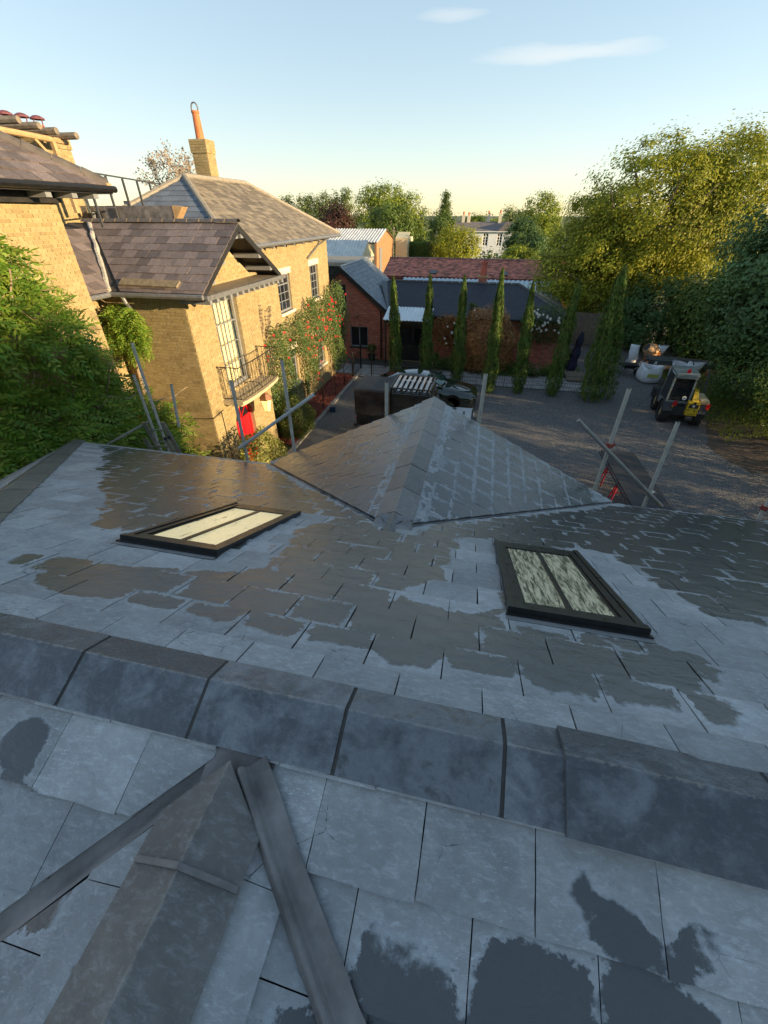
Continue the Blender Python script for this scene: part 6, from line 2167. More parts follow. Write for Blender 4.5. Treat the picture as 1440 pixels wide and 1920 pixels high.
# plant pots
for nm, lbl, x, y, m_, lf, sc_ in (('plant_pot', 'dark glazed pot with leafy plant against the red brick wall', -6.3, 24.85, 'darkglaze', 'leaf_box', 1.0), ('garden_urn', 'pale stone urn beside the dark barn doorway', -2.5, 24.3, 'stone', 'leaf_mid', .8)):
    if m_ == 'darkglaze': M['darkglaze'] = simple('dark_green_glaze', (.02, .035, .03), .25, 0, .3, 6)
    p_ = thing(nm, lbl, 'plant pot', (x, y, 0))
    MB().lathe([(.14, 0), (.20, .1), (.23, .30), (.25, .33), (.21, .33), (.2, .26)], (x, y, .03), 14).build('pot', M[m_], p_)
    crown('foliage', [((x, y, .62 * sc_ + .1), (.26, .26, .24), 1)], 30, 26, .07, .04, M[lf], p_)

# ------------------------------------------------------------------ railings
rl = thing('iron_railing', 'black iron railing with thin rails along the red mulch bed', 'railing', (-6.52, 18, 0))
yr = [13.4, 15.05, 16.8, 18.5, 20.0, 21.4]
for y in yr: MB().tube((-6.52, y, 0), (-6.52, y, 1.1), .018, 6).build('post', M['iron'], rl)
for z in (1.08, .80, .52, .25):
    MB().path([(-6.52, y, z) for y in yr], .010 if z < 1 else .014, 6).build('rail', M['iron'], rl)
gt = thing('iron_gate', 'small ornamental black iron gate between posts at the end of the mulch bed', 'gate', (-6.5, 22.3, 0))
for y in (21.5, 23.1): MB().tube((-6.5, y, 0), (-6.5, y, 1.25), .045, 8).lathe([(.06, 1.25), (.06, 1.3), (0, 1.38)], (-6.5, y, 0), 8).build('post', M['iron'], gt)
for z in (.12, .62, 1.0): MB().tube((-6.5, 21.55, z), (-6.5, 23.05, z), .014, 6).build('rail', M['iron'], gt)
for i in range(8): MB().tube((-6.5, 21.68 + i * .18, .12), (-6.5, 21.68 + i * .18, 1.0 + .12 * sin(i / 7 * pi)), .009, 5).build('bar', M['iron'], gt)
b = MB()
for i in range(4):
    c = V((-6.5, 21.85 + i * .36, .81))
    b.path([c + V((0, .12 * cos(t) * (1 - t / 9), .12 * sin(t) * (1 - t / 9))) for t in [k * .6 for k in range(12)]], .007, 4, False)
b.build('scroll', M['iron'], gt)['kind'] = 'stuff'
gp = thing('fence_post', 'single tall black post at the left end of the low iron fence', 'post', (-5.5, 21.58, 0))
MB().tube((-5.5, 21.58, 0), (-5.5, 21.58, 1.5), .035, 8).lathe([(.045, 1.5), (.045, 1.54), (0, 1.6)], (-5.5, 21.58, 0), 8).build('post', M['iron'], gp)
ef = thing('estate_fence', 'low black iron mesh fence along the path beneath the cypresses', 'fence', (0, 21.6, 0))
xs = [-5.4 + i * 1.35 for i in range(9)]
for x in xs: MB().bar((x, 21.6, 0), (x, 21.6, .86), .03, .012).build('post', M['iron'], ef)
for z in (.08, .26, .44, .62, .80): MB().tube((xs[0], 21.6, z), (xs[-1], 21.6, z), .007, 5).build('rail', M['iron'], ef)
b = MB()
for i in range(85):
    x = xs[0] + .13 * i
    if x < xs[-1]: b.tube((x, 21.6, .03), (x, 21.6, .84), .0045, 4)
tag(b.build('mesh_wire', M['iron'], ef), kind='stuff')
bx = thing('blue_lamp_box', 'small dark blue box on the gravel by the kerb', 'box', (-6.1, 16.8, 0))
M['bluebox'] = simple('dark_blue_metal', (.02, .06, .11), .4, .2, .2, 9)
MB().obox((-6.1, 16.8, .13), (.11, .04, 0), (-.04, .13, 0), (0, 0, .10)).build('body', M['bluebox'], bx)
MB().obox((-6.1, 16.8, .245), (.13, .05, 0), (-.05, .15, 0), (0, 0, .015)).build('lid', M['bluebox'], bx)

# ------------------------------------------------------------------ vehicles
M['car_black'] = newmat('black_car_paint', (.008, .009, .010), .12, 0, .5)
M['car_black'].node_tree.nodes['Principled BSDF'].inputs['Coat Weight'].default_value = .8
M['car_green'] = newmat('very_dark_green_car_paint', (.012, .020, .017), .10, .2, .5)
M['car_green'].node_tree.nodes['Principled BSDF'].inputs['Coat Weight'].default_value = 1
M['tyre'] = simple('tyre_rubber', (.022, .021, .020), .85, 0, .3, 20, .2)
M['rim'] = simple('dull_alloy', (.30, .30, .30), .35, .8, .1, 9, 0)
M['canvas'] = simple('black_canvas', (.009, .0098, .0115), .6, 0, .25, 2.5, .35, .05)
M['plastic'] = simple('black_plastic', (.018, .018, .018), .5, 0, .2, 9, .05)
M['alu'] = simple('pale_aluminium', (.55, .56, .57), .35, .9, .1, 12, .05)
M['lamp_clear'] = newmat('clear_lamp', (.7, .7, .7), .08)
M['lamp_smoke'] = newmat('smoked_lamp_glass', (.10, .11, .11), .06)
M['lamp_red'] = newmat('red_lamp_lens', (.45, .012, .015), .15)
M['lamp_amber'] = newmat('amber_lamp_lens', (.6, .22, .02), .15)


def wheel(c, ax, r, w, parent, rim=.6, tread=0, rimmat=None):
    c, ax = V(c), V(ax).normalized()
    q = ax.to_track_quat('Z', 'Y').to_matrix()
    t = MB().lathe([(r * rim, -w * .42), (r * .9, -w * .5), (r, -w * .36), (r, w * .36), (r * .9, w * .5), (r * rim, w * .42), (r * rim, -w * .42)], c, 22, q)
    if tread:
        for k in range(tread):
            for s in (-1, 1):
                a = 2 * pi * (k + (.5 if s > 0 else 0)) / tread
                a2 = a + .35
                p = c + q @ V((cos(a) * r, sin(a) * r, s * w * .02))
                p2 = c + q @ V((cos(a2) * r * .985, sin(a2) * r * .985, s * w * .46))
                t.bar(p, p2, r * .07, r * .09, (p - c))
    o = t.build('wheel', M['tyre'], parent)
    rm = rimmat or M['rim']
    MB().lathe([(0, -w * .1), (r * .2, -w * .12), (r * rim * .9, -w * .02), (r * rim, -w * .3), (r * rim, w * .3), (r * rim * .9, w * .02), (r * .2, w * .12), (0, w * .1)], c, 16, q).build('rim', rm, o)
    for k in range(5):
        a = 2 * pi * k / 5
        for s in (-1, 1):
            MB().bar(c + q @ V((cos(a) * r * .15, sin(a) * r * .15, s * w * .2)), c + q @ V((cos(a) * r * rim * .92, sin(a) * r * rim * .92, s * w * .22)), r * .12, w * .1, ax).build('spoke', rm, o)
    return o


def bevel(o, w=.02, seg=2):
    m = o.modifiers.new('bevel', 'BEVEL')
    m.width = w
    m.segments = seg
    m.limit_method = 'ANGLE'
    return o


pk = thing('canvas_pickup', 'black four door off road pickup with canvas back and slatted roof rack', 'pickup truck', (-2.1, 15.2, 0))
y0, y1 = 14.38, 16.02
b = MB()
b.box(-4.30, -1.42, y0, y1, .58, 1.13)                      # tub and door bottoms
body = bevel(b.build('body', M['car_black'], pk), .03)
def ysec(x0, x1, z0, z1, t0, t1, inset0, inset1, mat, name, mb=None):
    b = mb or MB()
    c = [(x0, y0 + inset0, z0), (x1, y0 + inset0, z0), (x1, y1 - inset0, z0), (x0, y1 - inset0, z0), (x0 + t0, y0 + inset1, z1), (x1 + t1, y0 + inset1, z1), (x1 + t1, y1 - inset1, z1), (x0 + t0, y1 - inset1, z1)]
    b.add(c, [(3, 2, 1, 0), (4, 5, 6, 7), (0, 1, 5, 4), (1, 2, 6, 5), (2, 3, 7, 6), (3, 0, 4, 7)])
    return b if mb is not None else b.build(name, mat, pk)
bevel(ysec(-2.98, -1.30, 1.131, 1.90, 0, -.22, .03, .12, M['car_black'], 'cab'), .03)
bevel(ysec(-3.0, -1.50, 1.902, 1.98, .03, -.06, .10, .16, M['car_black'], 'roof'), .03)
for s, yy_ in ((-1, y0), (1, y1)):
    for (a, c) in ((-2.88, -2.24), (-2.14, -1.56)):
        P = []
        for (x, z) in ((a, 1.20), (c, 1.20), (c - (.14 if c > -1.7 else 0), 1.80), (a, 1.80)):
            ins = .03 + (z - 1.131) / .769 * .09 - .004
            P.append((x, yy_ - s * ins, z))
        MB().prism(P, (0, s * .006, 0)).build('side_window', M['darkglass'], pk)
    for a in (-2.95, -2.19):
        MB().box(a, a + .70, yy_ - .012 if s < 0 else yy_, yy_ if s < 0 else yy_ + .012, .66, 1.10).build('door', M['car_black'], pk)
        MB().box(a + .08, a + .22, yy_ + s * .014 - .01, yy_ + s * .014 + .01, .98, 1.02).build('door_handle', M['plastic'], pk)
    bevel(MB().box(-1.30, .02, yy_ - .26 if s > 0 else yy_, yy_ if s > 0 else yy_ + .26, .62, .98).build('front_wing', M['car_black'], pk), .02)
    MB().lathe([(.0, .05), (.075, .04), (.09, 0), (.09, -.03)], (.025, yy_ - s * .24, .82), 14, V((1, 0, 0)).to_track_quat('Z', 'Y').to_matrix()).build('headlight', M['lamp_clear'], pk)
    MB().bar((-1.45, yy_, 1.25), (-1.42, yy_ + s * .17, 1.28), .02).box(-1.50, -1.40, yy_ + s * .12 - .05, yy_ + s * .12 + .05, 1.22, 1.42).build('wing_mirror', M['plastic'], pk)
    for x in (-3.62, -.72): wheel((x, yy_ - s * .13, .40), (0, s, 0), .40, .24, pk, .55)
    for x in (-3.62, -.72):
        b = MB()
        for i in range(8):
            a0, a1 = pi * i / 8, pi * (i + 1) / 8
            b.quad((x + .48 * cos(a0), yy_ + s * .05, .42 + .46 * sin(a0)), (x + .48 * cos(a1), yy_ + s * .05, .42 + .46 * sin(a1)), (x + .48 * cos(a1), yy_ - s * .1, .42 + .46 * sin(a1)), (x + .48 * cos(a0), yy_ - s * .1, .42 + .46 * sin(a0)))
        b.build('wheel_arch', M['plastic'], pk)
P = [(-1.302, y0 + .05, 1.17), (-1.302, y1 - .05, 1.17), (-1.50, y1 - .13, 1.84), (-1.50, y0 + .13, 1.84)]
MB().prism([V(p) + V((.012, 0, 0)) for p in P], (.006, 0, .002)).build('windscreen', M['darkglass'], pk)
bevel(MB().box(-1.30, .0, y0 + .261, y1 - .261, .70, 1.06).build('bonnet', M['car_black'], pk), .03)
for x, w in ((-1.12, .10), (-.78, .16), (-.35, .07)):
    MB().box(x, x + w, y0 + .33, y1 - .33 - (.3 if w < .1 else 0), 1.061, 1.078).build('bonnet_plate', M['plastic'], pk)
M['bonnet_silver'] = simple('brushed_silver_panel', (.32, .33, .34), .35, .5, .1, 12, .03)
MB().box(-1.24, -.06, y0 + .29, y1 - .29, 1.0605, 1.0635).build('bonnet_panel', M['bonnet_silver'], pk)
MB().box(.0, .03, y0 + .28, y1 - .28, .68, 1.0).build('grille', M['plastic'], pk)
for i in range(6): MB().box(.031, .045, y0 + .30, y1 - .30, .70 + i * .048, .72 + i * .048).build('grille_bar', M['steel_dark'], pk)
bevel(MB().box(.03, .20, y0 - .02, y1 + .02, .48, .62).build('front_bumper', M['plastic'], pk), .02)
MB().box(-4.42, -4.30, y0 + .02, y1 - .02, .50, .62).build('rear_bumper', M['plastic'], pk)
for y in (y0 + .1, y1 - .1): MB().lathe([(.0, .03), (.05, .025), (.055, 0)], (-4.305, y, .85), 12, V((-1, 0, 0)).to_track_quat('Z', 'Y').to_matrix()).build('tail_light', M['lamp_red'], pk)
# canvas tilt with sagging panels
cv = MB()
nx_, ny_ = 12, 10
def canv(f, g):
    """wrap: g runs over near side, top, far side"""
    x = -4.34 + f * 1.33
    pts = [(y0 - .01, 1.02), (y0 + .0, 1.94), (y0 + .05, 2.0), (y1 - .05, 2.0), (y1, 1.94), (y1 + .01, 1.02)]
    k = g * 5
    i = min(4, int(k))
    h = k - i
    y = pts[i][0] * (1 - h) + pts[i + 1][0] * h
    z = pts[i][1] * (1 - h) + pts[i + 1][1] * h
    sag = sin(f * pi) * .025
    if i in (0, 4): y += (1 if i == 0 else -1) * (sag * sin(h * pi) + .014 * sin(f * 9 + h * 5) + .008 * sin(f * 23 - h * 11))
    else: z -= sag * .9 + .008 * sin(f * 11)
    return (x, y, z)
NG = 25
for i in range(nx_ + 1):
    for j in range(NG + 1): cv.v.append(V(canv(i / nx_, j / NG)))
for i in range(nx_):
    for j in range(NG):
        k = i * (NG + 1) + j
        cv.f.append((k, k + 1, k + NG + 2, k + NG + 1))
cv.f.append(tuple(range(NG + 1)))
cv.f.append(tuple(nx_ * (NG + 1) + j for j in range(NG, -1, -1)))
cv.build('canvas_cover', M['canvas'], pk)
# roof rack
rk = MB()
x0_, x1_, ya_, yb_ = -3.02, -1.52, y0 + .06, y1 - .06
rk.box(x0_, x1_, ya_, ya_ + .04, 2.07, 2.115).box(x0_, x1_, yb_ - .04, yb_, 2.07, 2.115).box(x0_, x0_ + .05, ya_ + .041, yb_ - .041, 2.07, 2.112).box(x1_ - .05, x1_, ya_ + .041, yb_ - .041, 2.07, 2.112)
rack = rk.build('roof_rack', M['plastic'], pk)
for i in range(7):
    x = x0_ + .10 + i * .195
    MB().box(x, x + .085, ya_ + .041, yb_ - .041, 2.085, 2.105).build('slat', M['bonnet_silver'], rack)
for i in range(5):
    for y in (ya_, yb_ - .04): MB().box(x0_ + .12 + i * .31, x0_ + .18 + i * .31, y + .003, y + .037, 1.93, 2.069).build('bracket', M['plastic'], rack)

# dark saloon behind the pickup: lofted body
sc_car = thing('dark_car', 'glossy very dark green low car parked behind the black pickup, bonnet pointing right', 'car', (-2.1, 18.9, 0))
yc = 18.95
def loft(stations, name, mat, n=14):
    """stations: x, half width, z bottom, z top, shoulder height fraction"""
    b = MB()
    for x, hw_, zb_, zt_, sh in stations:
        for k in range(n + 1):
            a = pi * k / n
            yy_ = -cos(a)
            q = abs(yy_) ** .55 * (1 if yy_ > 0 else -1)
            zz_ = sin(a) ** sh
            b.v.append(V((x, yc + hw_ * q, zb_ + (zt_ - zb_) * zz_)))
    for i in range(len(stations) - 1):
        for k in range(n):
            m_ = i * (n + 1) + k
            b.f.append((m_, m_ + 1, m_ + n + 2, m_ + n + 1))
    b.f.append(tuple(range(n, -1, -1)))
    b.f.append(tuple((len(stations) - 1) * (n + 1) + k for k in range(n + 1)))
    return b.build(name, mat, sc_car, True)
loft([(.10, .55, .35, .60, .6), (.02, .78, .25, .70, .5), (-.25, .90, .22, .80, .45), (-.9, .95, .22, .93, .42), (-1.5, .96, .22, 1.0, .42), (-2.6, .96, .22, 1.0, .42), (-3.7, .95, .24, 1.02, .42), (-4.4, .88, .28, 1.0, .45), (-4.62, .74, .35, .88, .5)], 'body', M['car_green'])
loft([(-1.42, .80, .98, 1.0, .6), (-1.75, .78, .96, 1.17, .5), (-2.15, .74, .95, 1.36, .42), (-2.7, .70, .95, 1.43, .40), (-3.3, .68, .95, 1.40, .42), (-3.9, .66, .95, 1.22, .5), (-4.35, .62, .95, 1.0, .6)], 'cabin_roof', M['car_green'])
M['screen'] = newmat('sky_tinted_windscreen', (.03, .07, .075), .03, .6, .9)
b = MB()
ns_ = 8
top = [(-2.15 - .03 * abs(2 * k / ns_ - 1) ** 2, yc - .60 + 1.2 * k / ns_, 1.352 - .03 * abs(2 * k / ns_ - 1) ** 2) for k in range(ns_ + 1)]
bot = [(-1.40 - .16 * abs(2 * k / ns_ - 1) ** 2, yc - .72 + 1.44 * k / ns_, 1.02 - .02 * abs(2 * k / ns_ - 1) ** 2) for k in range(ns_ + 1)]
for k in range(ns_): b.quad(V(bot[k]) + V((.05, 0, .045)), V(bot[k + 1]) + V((.05, 0, .045)), V(top[k + 1]) + V((.03, 0, .03)), V(top[k]) + V((.03, 0, .03)))
b.build('windscreen', M['screen'], sc_car, True)
for s in (-1, 1):
    for a, c in ((-2.75, -1.95), (-3.55, -2.82)):
        P = [(a, yc + s * .775, 1.02), (c + .12, yc + s * .79, 1.02), (c - (.15 if c > -2 else 0), yc + s * .70, 1.30), (a, yc + s * .69, 1.33)]
        MB().prism(P, (0, s * .008, 0)).build('side_window', M['darkglass'], sc_car)
    for x in (-.92, -3.75): wheel((x, yc + s * .84, .34), (0, s, 0), .34, .22, sc_car, .68)
    for x in (-.92, -3.75):
        q = V((0, s, 0)).to_track_quat('Z', 'Y').to_matrix()
        MB().lathe([(.40, 0), (.40, .012), (.34, .014), (.34, 0)], (x, yc + s * .945, .35), 20, q).build('wheel_arch', M['plastic'], sc_car)
    MB().obox((-.02, yc + s * .64, .58), (.10, -s * .05, -.04), (0, .10, 0), (.015, 0, .03)).build('headlight', M['lamp_smoke'], sc_car)
    MB().obox((-1.72, yc + s * 1.02, 1.05), (.08, 0, 0), (0, .10, 0), (0, 0, .06)).build('wing_mirror', M['car_green'], sc_car)
    MB().obox((-4.55, yc + s * .62, .78), (.04, 0, 0), (0, .16, 0), (0, 0, .05)).build('tail_light', M['lamp_red'], sc_car)
    MB().obox((-.85, yc + s * .42, .955), (.13, 0, .01), (0, .035, 0), (0, 0, .012)).build('bonnet_vent', M['plastic'], sc_car)
MB().obox((.08, yc, .50), (.03, 0, 0), (0, .45, 0), (0, 0, .08)).build('grille', M['plastic'], sc_car)

# compact loader seen from behind
ld = thing('compact_loader', 'compact loader with grey green cab, yellow rear panel and red beacon on gravel', 'loader', (0, 0, 0))
M['ld_grey'] = simple('grey_green_cab_paint', (.17, .205, .20), .4, .1, .2, 6, .05)
M['ld_yel'] = simple('yellow_machine_paint', (.50, .33, .012), .45, 0, .12, 6, .04)
M['ld_dark'] = simple('dark_machine_parts', (.025, .027, .03), .6, .1, .3, 8)
M['beige'] = simple('dusty_beige_panel', (.42, .34, .20), .6, 0, .15, 6)
M['decal_white'] = newmat('white_decal', (.75, .75, .75), .5)
M['decal_black'] = newmat('black_decal', (.015, .015, .015), .5)
MB().box(-.45, .62, .05, 2.3, .42, .80).build('chassis', M['ld_dark'], ld)
for x, s in ((-.62, -1), (.74, 1)):
    wheel((x, .38, .43), (s, 0, 0), .43, .38, ld, .5, 16, M['beige'])
    wheel((x, 1.85, .43), (s, 0, 0), .43, .38, ld, .5, 16, M['beige'])
    b = MB()
    for i in range(6):
        a0, a1 = rad(20 + i * 24), rad(20 + (i + 1) * 24)
        P = lambda a, x_, r: (x_, .38 - r * cos(a), .43 + r * sin(a))
        b.quad(P(a0, x - .2, .50), P(a1, x - .2, .50), P(a1, x + .2, .50), P(a0, x + .2, .50))
        b.quad(P(a0, x - .2, .53), P(a1, x - .2, .53), P(a1, x + .2, .53), P(a0, x + .2, .53))
    b.build('mudguard', M['ld_dark'], ld)
    lx_ = -.42 if s < 0 else .86
    MB().bar((.1, .0, .97), (lx_, -.06, .97), .03).build('lamp_arm', M['steel_dark'], ld)
    MB().obox((lx_, -.10, .97), (.07, 0, 0), (0, .04, 0), (0, 0, .09)).build('tail_light', M['lamp_red'], ld)
    MB().obox((lx_ + s * .05, -.10, .84), (.03, 0, 0), (0, .03, 0), (0, 0, .035)).build('indicator', M['lamp_amber'], ld)
# cab: posts, roof, glazing
def cabp(x, y, z): return V((x, y + (.08 if y < 1 else -.0) * (z - .8), z))
b = MB()
XA, XB_ = -.72, .16
for x in (XA, XB_):
    b.bar(cabp(x, .20, .78), cabp(x * .94, .26, 2.05), .07)
    b.bar((x, 1.45, .70), (x * .94, 1.35, 2.05), .07)
    b.bar(cabp(x, .20, .80), (x, 1.45, .72), .07)
b.bar(cabp(XA, .20, .95), cabp(XB_, .20, .95), .07)
b.build('cab_frame', M['ld_grey'], ld)
bevel(MB().obox((-.27, .80, 2.10), (.46, 0, 0), (0, .64, 0), (0, 0, .06)).build('cab_roof', M['ld_grey'], ld), .03)
MB().obox((-.27, .16, 2.02), (.42, 0, 0), (0, .03, 0), (0, 0, .06)).build('roof_visor', M['ld_grey'], ld)
rw = MB().prism([cabp(XA + .05, .19, 1.0), cabp(XB_ - .05, .19, 1.0), cabp(XB_ * .94 - .05, .25, 1.96), cabp(XA * .94 + .05, .25, 1.96)], (0, -.008, 0)).build('rear_window', M['darkglass'], ld)
MB().prism([(XA - .02, .35, .95), (XA - .02, 1.4, .85), (XA * .94 - .02, 1.33, 1.98), (XA * .94 - .02, .40, 1.98)], (-.008, 0, 0)).build('cab_door', M['darkglass'], ld)
MB().prism([(XB_ + .02, .35, .95), (XB_ + .02, 1.4, .85), (XB_ * .94 + .02, 1.33, 1.98), (XB_ * .94 + .02, .40, 1.98)], (.008, 0, 0)).build('side_window', M['darkglass'], ld)
MB().box(-.60, .05, .30, .95, .75, 1.25).build('seat', M['ld_dark'], ld)
MB().prism([(XA - .03, .3, .55), (XA - .03, 1.5, .55), (XA - .03, 1.5, .85), (XA - .03, .3, .95)], (-.03, 0, 0)).build('side_panel', M['ld_grey'], ld)
MB().lathe([(.075, 0), (.075, .03), (.07, .12), (.045, .16), (0, .17)], (-.27, .30, 2.16), 14).build('beacon', M['lamp_red'], ld)
# speed disc with its number
dc = cabp(-.06, .185, 1.13)
MB().lathe([(.085, 0), (.085, .006), (0, .006)], dc, 20, V((0, -1, .08)).to_track_quat('Z', 'Y').to_matrix()).build('speed_disc', M['decal_white'], rw)
cu = bpy.data.curves.new('number', 'FONT')
cu.body = '30'
cu.size = .11
cu.align_x = 'CENTER'
cu.align_y = 'CENTER'
cu.extrude = .001
cu.materials.append(M['decal_black'])
tmp = bpy.data.objects.new('number', cu)
to = bpy.data.objects.new('number', bpy.data.meshes.new_from_object(tmp))
bpy.data.objects.remove(tmp)
COL.objects.link(to)
to.parent = rw
to.location = dc + V((0, -.009, 0))
to.rotation_euler = (pi / 2, 0, 0)
# yellow counterweight with its dark plate and boom
def rp(x, z, d=0): return V((x, -.16 + (z - .5) * .10 - d, z))
b = MB().prism([rp(.10, .52), rp(.56, .52), rp(.56, 1.08), rp(.10, 1.08)], (0, -.26, 0))
cw = bevel(b.build('rear_panel', M['ld_yel'], ld), .015)
MB().prism([rp(.14, .84, .004), rp(.52, .84, .004), rp(.52, 1.0, .004), rp(.14, 1.0, .004)], (0, -.004, 0)).build('badge_plate', M['decal_black'], cw)
for a in ((.29, .37, .885, .965, 'decal_white', .006), (.31, .35, .905, .945, 'ld_yel', .009)):
    MB().prism([rp(a[0], a[2], a[5]), rp(a[1], a[2], a[5]), rp(a[1], a[3], a[5]), rp(a[0], a[3], a[5])], (0, -.003, 0)).build('badge', M[a[4]], cw)
for a in ((.14, .19, .74, .80), (.40, .44, .68, .79), (.29, .38, 1.0, 1.10)):
    MB().prism([rp(a[0], a[2], .005), rp(a[1], a[2], .005), rp(a[1], a[3], .005), rp(a[0], a[3], .005)], (0, -.004, 0)).build('slot', M['decal_black'], cw)
MB().prism([rp(.16, .585, .004), rp(.50, .585, .004), rp(.50, .60, .004), rp(.16, .60, .004)], (0, -.003, 0)).build('decal_strip', M['ld_dark'], cw)
MB().obox((.30, -.14, .42), (.12, 0, 0), (0, .14, 0), (0, 0, .08)).build('tow_hitch', M['steel_dark'], ld)
MB().prism([(.24, .02, 1.08), (.50, .02, 1.08), (.46, .45, 1.42), (.30, .45, 1.42)], (0, -.1, .05)).build('boom_mount', M['ld_yel'], ld)
MB().bar((.38, .40, 1.36), (.38, 2.9, 1.05), .16, .2).build('boom', M['ld_yel'], ld)
MB().bar((.38, 2.9, 1.05), (.38, 3.3, .35), .14, .18).build('boom_nose', M['ld_dark'], ld)
MB().box(-.55, 1.0, 3.3, 3.8, .06, .5).build('bucket', M['ld_dark'], ld)
bevel(MB().obox((.78, .75, 1.02), (.20, 0, 0), (0, .55, 0), (0, 0, .10)).build('engine_cover', M['beige'], ld), .06, 3)
MB().bar((.95, 1.2, .9), (1.02, 1.9, 1.9), .05).build('exhaust_stack', M['ld_dark'], ld)
for c in list(ld.children):
    c.rotation_euler.z += 0
ld.location = (8.38, 18.55, 0)
ld.rotation_euler = (0, 0, rad(-7))
ld.scale = (.9, .92, .95)

# ------------------------------------------------------------------ builders' bags, mixer, barrow, boards
M['bag'] = simple('white_woven_bag', (.66, .68, .70), .8, 0, .12, 5, .5, .03)
M['sand'] = simple('brown_sand', (.20, .14, .09), .95, 0, .3, 9, .4)
M['bag_print'] = simple('green_yellow_print', (.40, .42, .08), .8, 0, .4, 30, 0)


def bulk_bag(x, y, w, h, lbl, rot=0, full=True, prnt=False, group='white bulk bags by the dark hedge'):
    t = thing('bulk_bag', lbl, 'bag', (x, y, 0), group)
    b = MB()
    n = 20
    prof = [(.80, .0), (.98, .08), (1.06, .3), (1.08, .55), (1.0, .8), (.93, 1.0), (.90, 1.02), (.84, .96), (.78, .80), (.74, .70)]
    for j, (r, z) in enumerate(prof):
        for k in range(n):
            a = 2 * pi * k / n + rot
            sq = 1 / max(abs(cos(a - rot)), abs(sin(a - rot))) ** .72
            q = w / 2 * r * sq * (1 + .035 * sin(a * 7 + j))
            zz_ = h * z * (1 + (.09 * sin(a * 2 + x) if j > 4 else 0))
            b.v.append(V((x + q * cos(a), y + q * sin(a), zz_ + .01)))
    for j in range(len(prof) - 1):
        for k in range(n): b.f.append((j * n + k, j * n + (k + 1) % n, (j + 1) * n + (k + 1) % n, (j + 1) * n + k))
    b.build('sack', M['bag'], t, True)
    b = MB()
    for k in range(n):
        a = 2 * pi * k / n + rot
        b.v.append(V((x + w * .40 * cos(a), y + w * .40 * sin(a), h * .70 + .03 * sin(a * 3))))
    b.v.append(V((x, y, h * .84)))
    for k in range(n): b.f.append((k, (k + 1) % n, n))
    b.build('contents', M['sand'], t, True)
    for k in range(4):
        a = pi / 4 + k * pi / 2 + rot
        p = V((x + w * .54 * cos(a), y + w * .54 * sin(a), h * .98))
        MB().path([p, p + V((.05 * cos(a), .05 * sin(a), .14)), p + V((.12 * cos(a + .8), .12 * sin(a + .8), .10)), p + V((.1 * cos(a + 1.2), .1 * sin(a + 1.2), -.05))], .016, 5).build('loop', M['bag'], t)
    if prnt:
        b = MB()
        for i in range(6):
            f0, f1 = -.26 + i * .09, -.26 + (i + 1) * .09
            b.quad((x + f0, y - w * .552 - .03, h * .46), (x + f1, y - w * .552 - .03, h * .46), (x + f1, y - w * .552 - .03, h * .66), (x + f0, y - w * .552 - .03, h * .66))
        b.build('print', M['bag_print'], t)
    return t


bulk_bag(8.75, 24.35, .95, .78, 'open white bulk bag with yellow green print, half full of brown sand', .15, prnt=True)
bulk_bag(9.2, 21.7, .80, .82, 'white bulk bag standing just beyond the left of the loader cab', .3)
bulk_bag(10.3, 24.6, .95, .85, 'white bulk bag with loose top seen over the loader roof', -.2)


def sack(name, lbl, pts, r, flat, mat, cat='bag', group=None):
    t = thing(name, lbl, cat, pts[0], group)
    b = MB()
    n = 14
    m_ = len(pts)
    for i, p in enumerate(pts):
        f = i / (m_ - 1)
        q = r * (.55 + .5 * sin(f * pi) ** .5)
        for k in range(n):
            a = 2 * pi * k / n
            fl_ = flat * (1 - .85 * max(0, f - .7) / .3)          # the mouth is folded flat
            ca, sa = abs(cos(a)) ** .7 * (1 if cos(a) > 0 else -1), abs(sin(a)) ** .7 * (1 if sin(a) > 0 else -1)
            q = r * (.86 + .16 * sin(f * 9 + a)) * (1 + R.uniform(-.05, .05))
            b.v.append(V(p) + V((q * ca * (1 + .10 * sin(3 * a + i * 2)), q * fl_ * sa, .05 * sin(a * 3 + i * 2) + R.uniform(-.015, .015))))
    for i in range(m_ - 1):
        for k in range(n): b.f.append((i * n + k, i * n + (k + 1) % n, (i + 1) * n + (k + 1) % n, (i + 1) * n + k))
    b.f.append(tuple(range(n - 1, -1, -1)))
    b.f.append(tuple((m_ - 1) * n + k for k in range(n)))
    b.build('sack', mat, t, True)
    return t


sack('white_sack', 'tall white sack leaning upright beside the cement mixer', [(8.70, 27.6, .02), (8.72, 27.6, .3), (8.74, 27.62, .6), (8.70, 27.66, .9), (8.68, 27.7, 1.02)], .28, .6, M['bag'])
sack('white_sack', 'crumpled white sack lying on the bulk bag behind the loader', [(10.9, 24.9, .55), (10.95, 24.9, .75), (11.0, 24.95, .95)], .42, .8, M['bag'])
sack('white_sack', 'white sack half hidden behind the cement mixer drum', [(10.2, 28.2, .3), (10.25, 28.2, .6), (10.35, 28.2, .95)], .30, .8, M['bag'])
mx = thing('cement_mixer', 'orange cement mixer with tilted drum and black open mouth', 'cement mixer', (9.45, 27.4, 0))
M['orange'] = simple('orange_mixer_paint', (.60, .22, .05), .5, 0, .3, 5, .1)
M['drum'] = simple('cement_crusted_drum', (.48, .30, .16), .7, 0, .35, 7, .2)
ax_ = V((-.78, -.30, .50)).normalized().to_track_quat('Z', 'Y').to_matrix()
c_ = V((9.50, 27.4, .82))
MB().lathe([(0, -.42), (.20, -.40), (.36, -.2), (.38, .02), (.30, .26), (.22, .40), (.20, .40), (.27, .24), (.33, .02)], c_, 18, ax_).build('drum', M['drum'], mx)
MB().lathe([(.199, .36), (0, .30)], c_, 18, ax_).build('drum_mouth', M['decal_black'], mx)
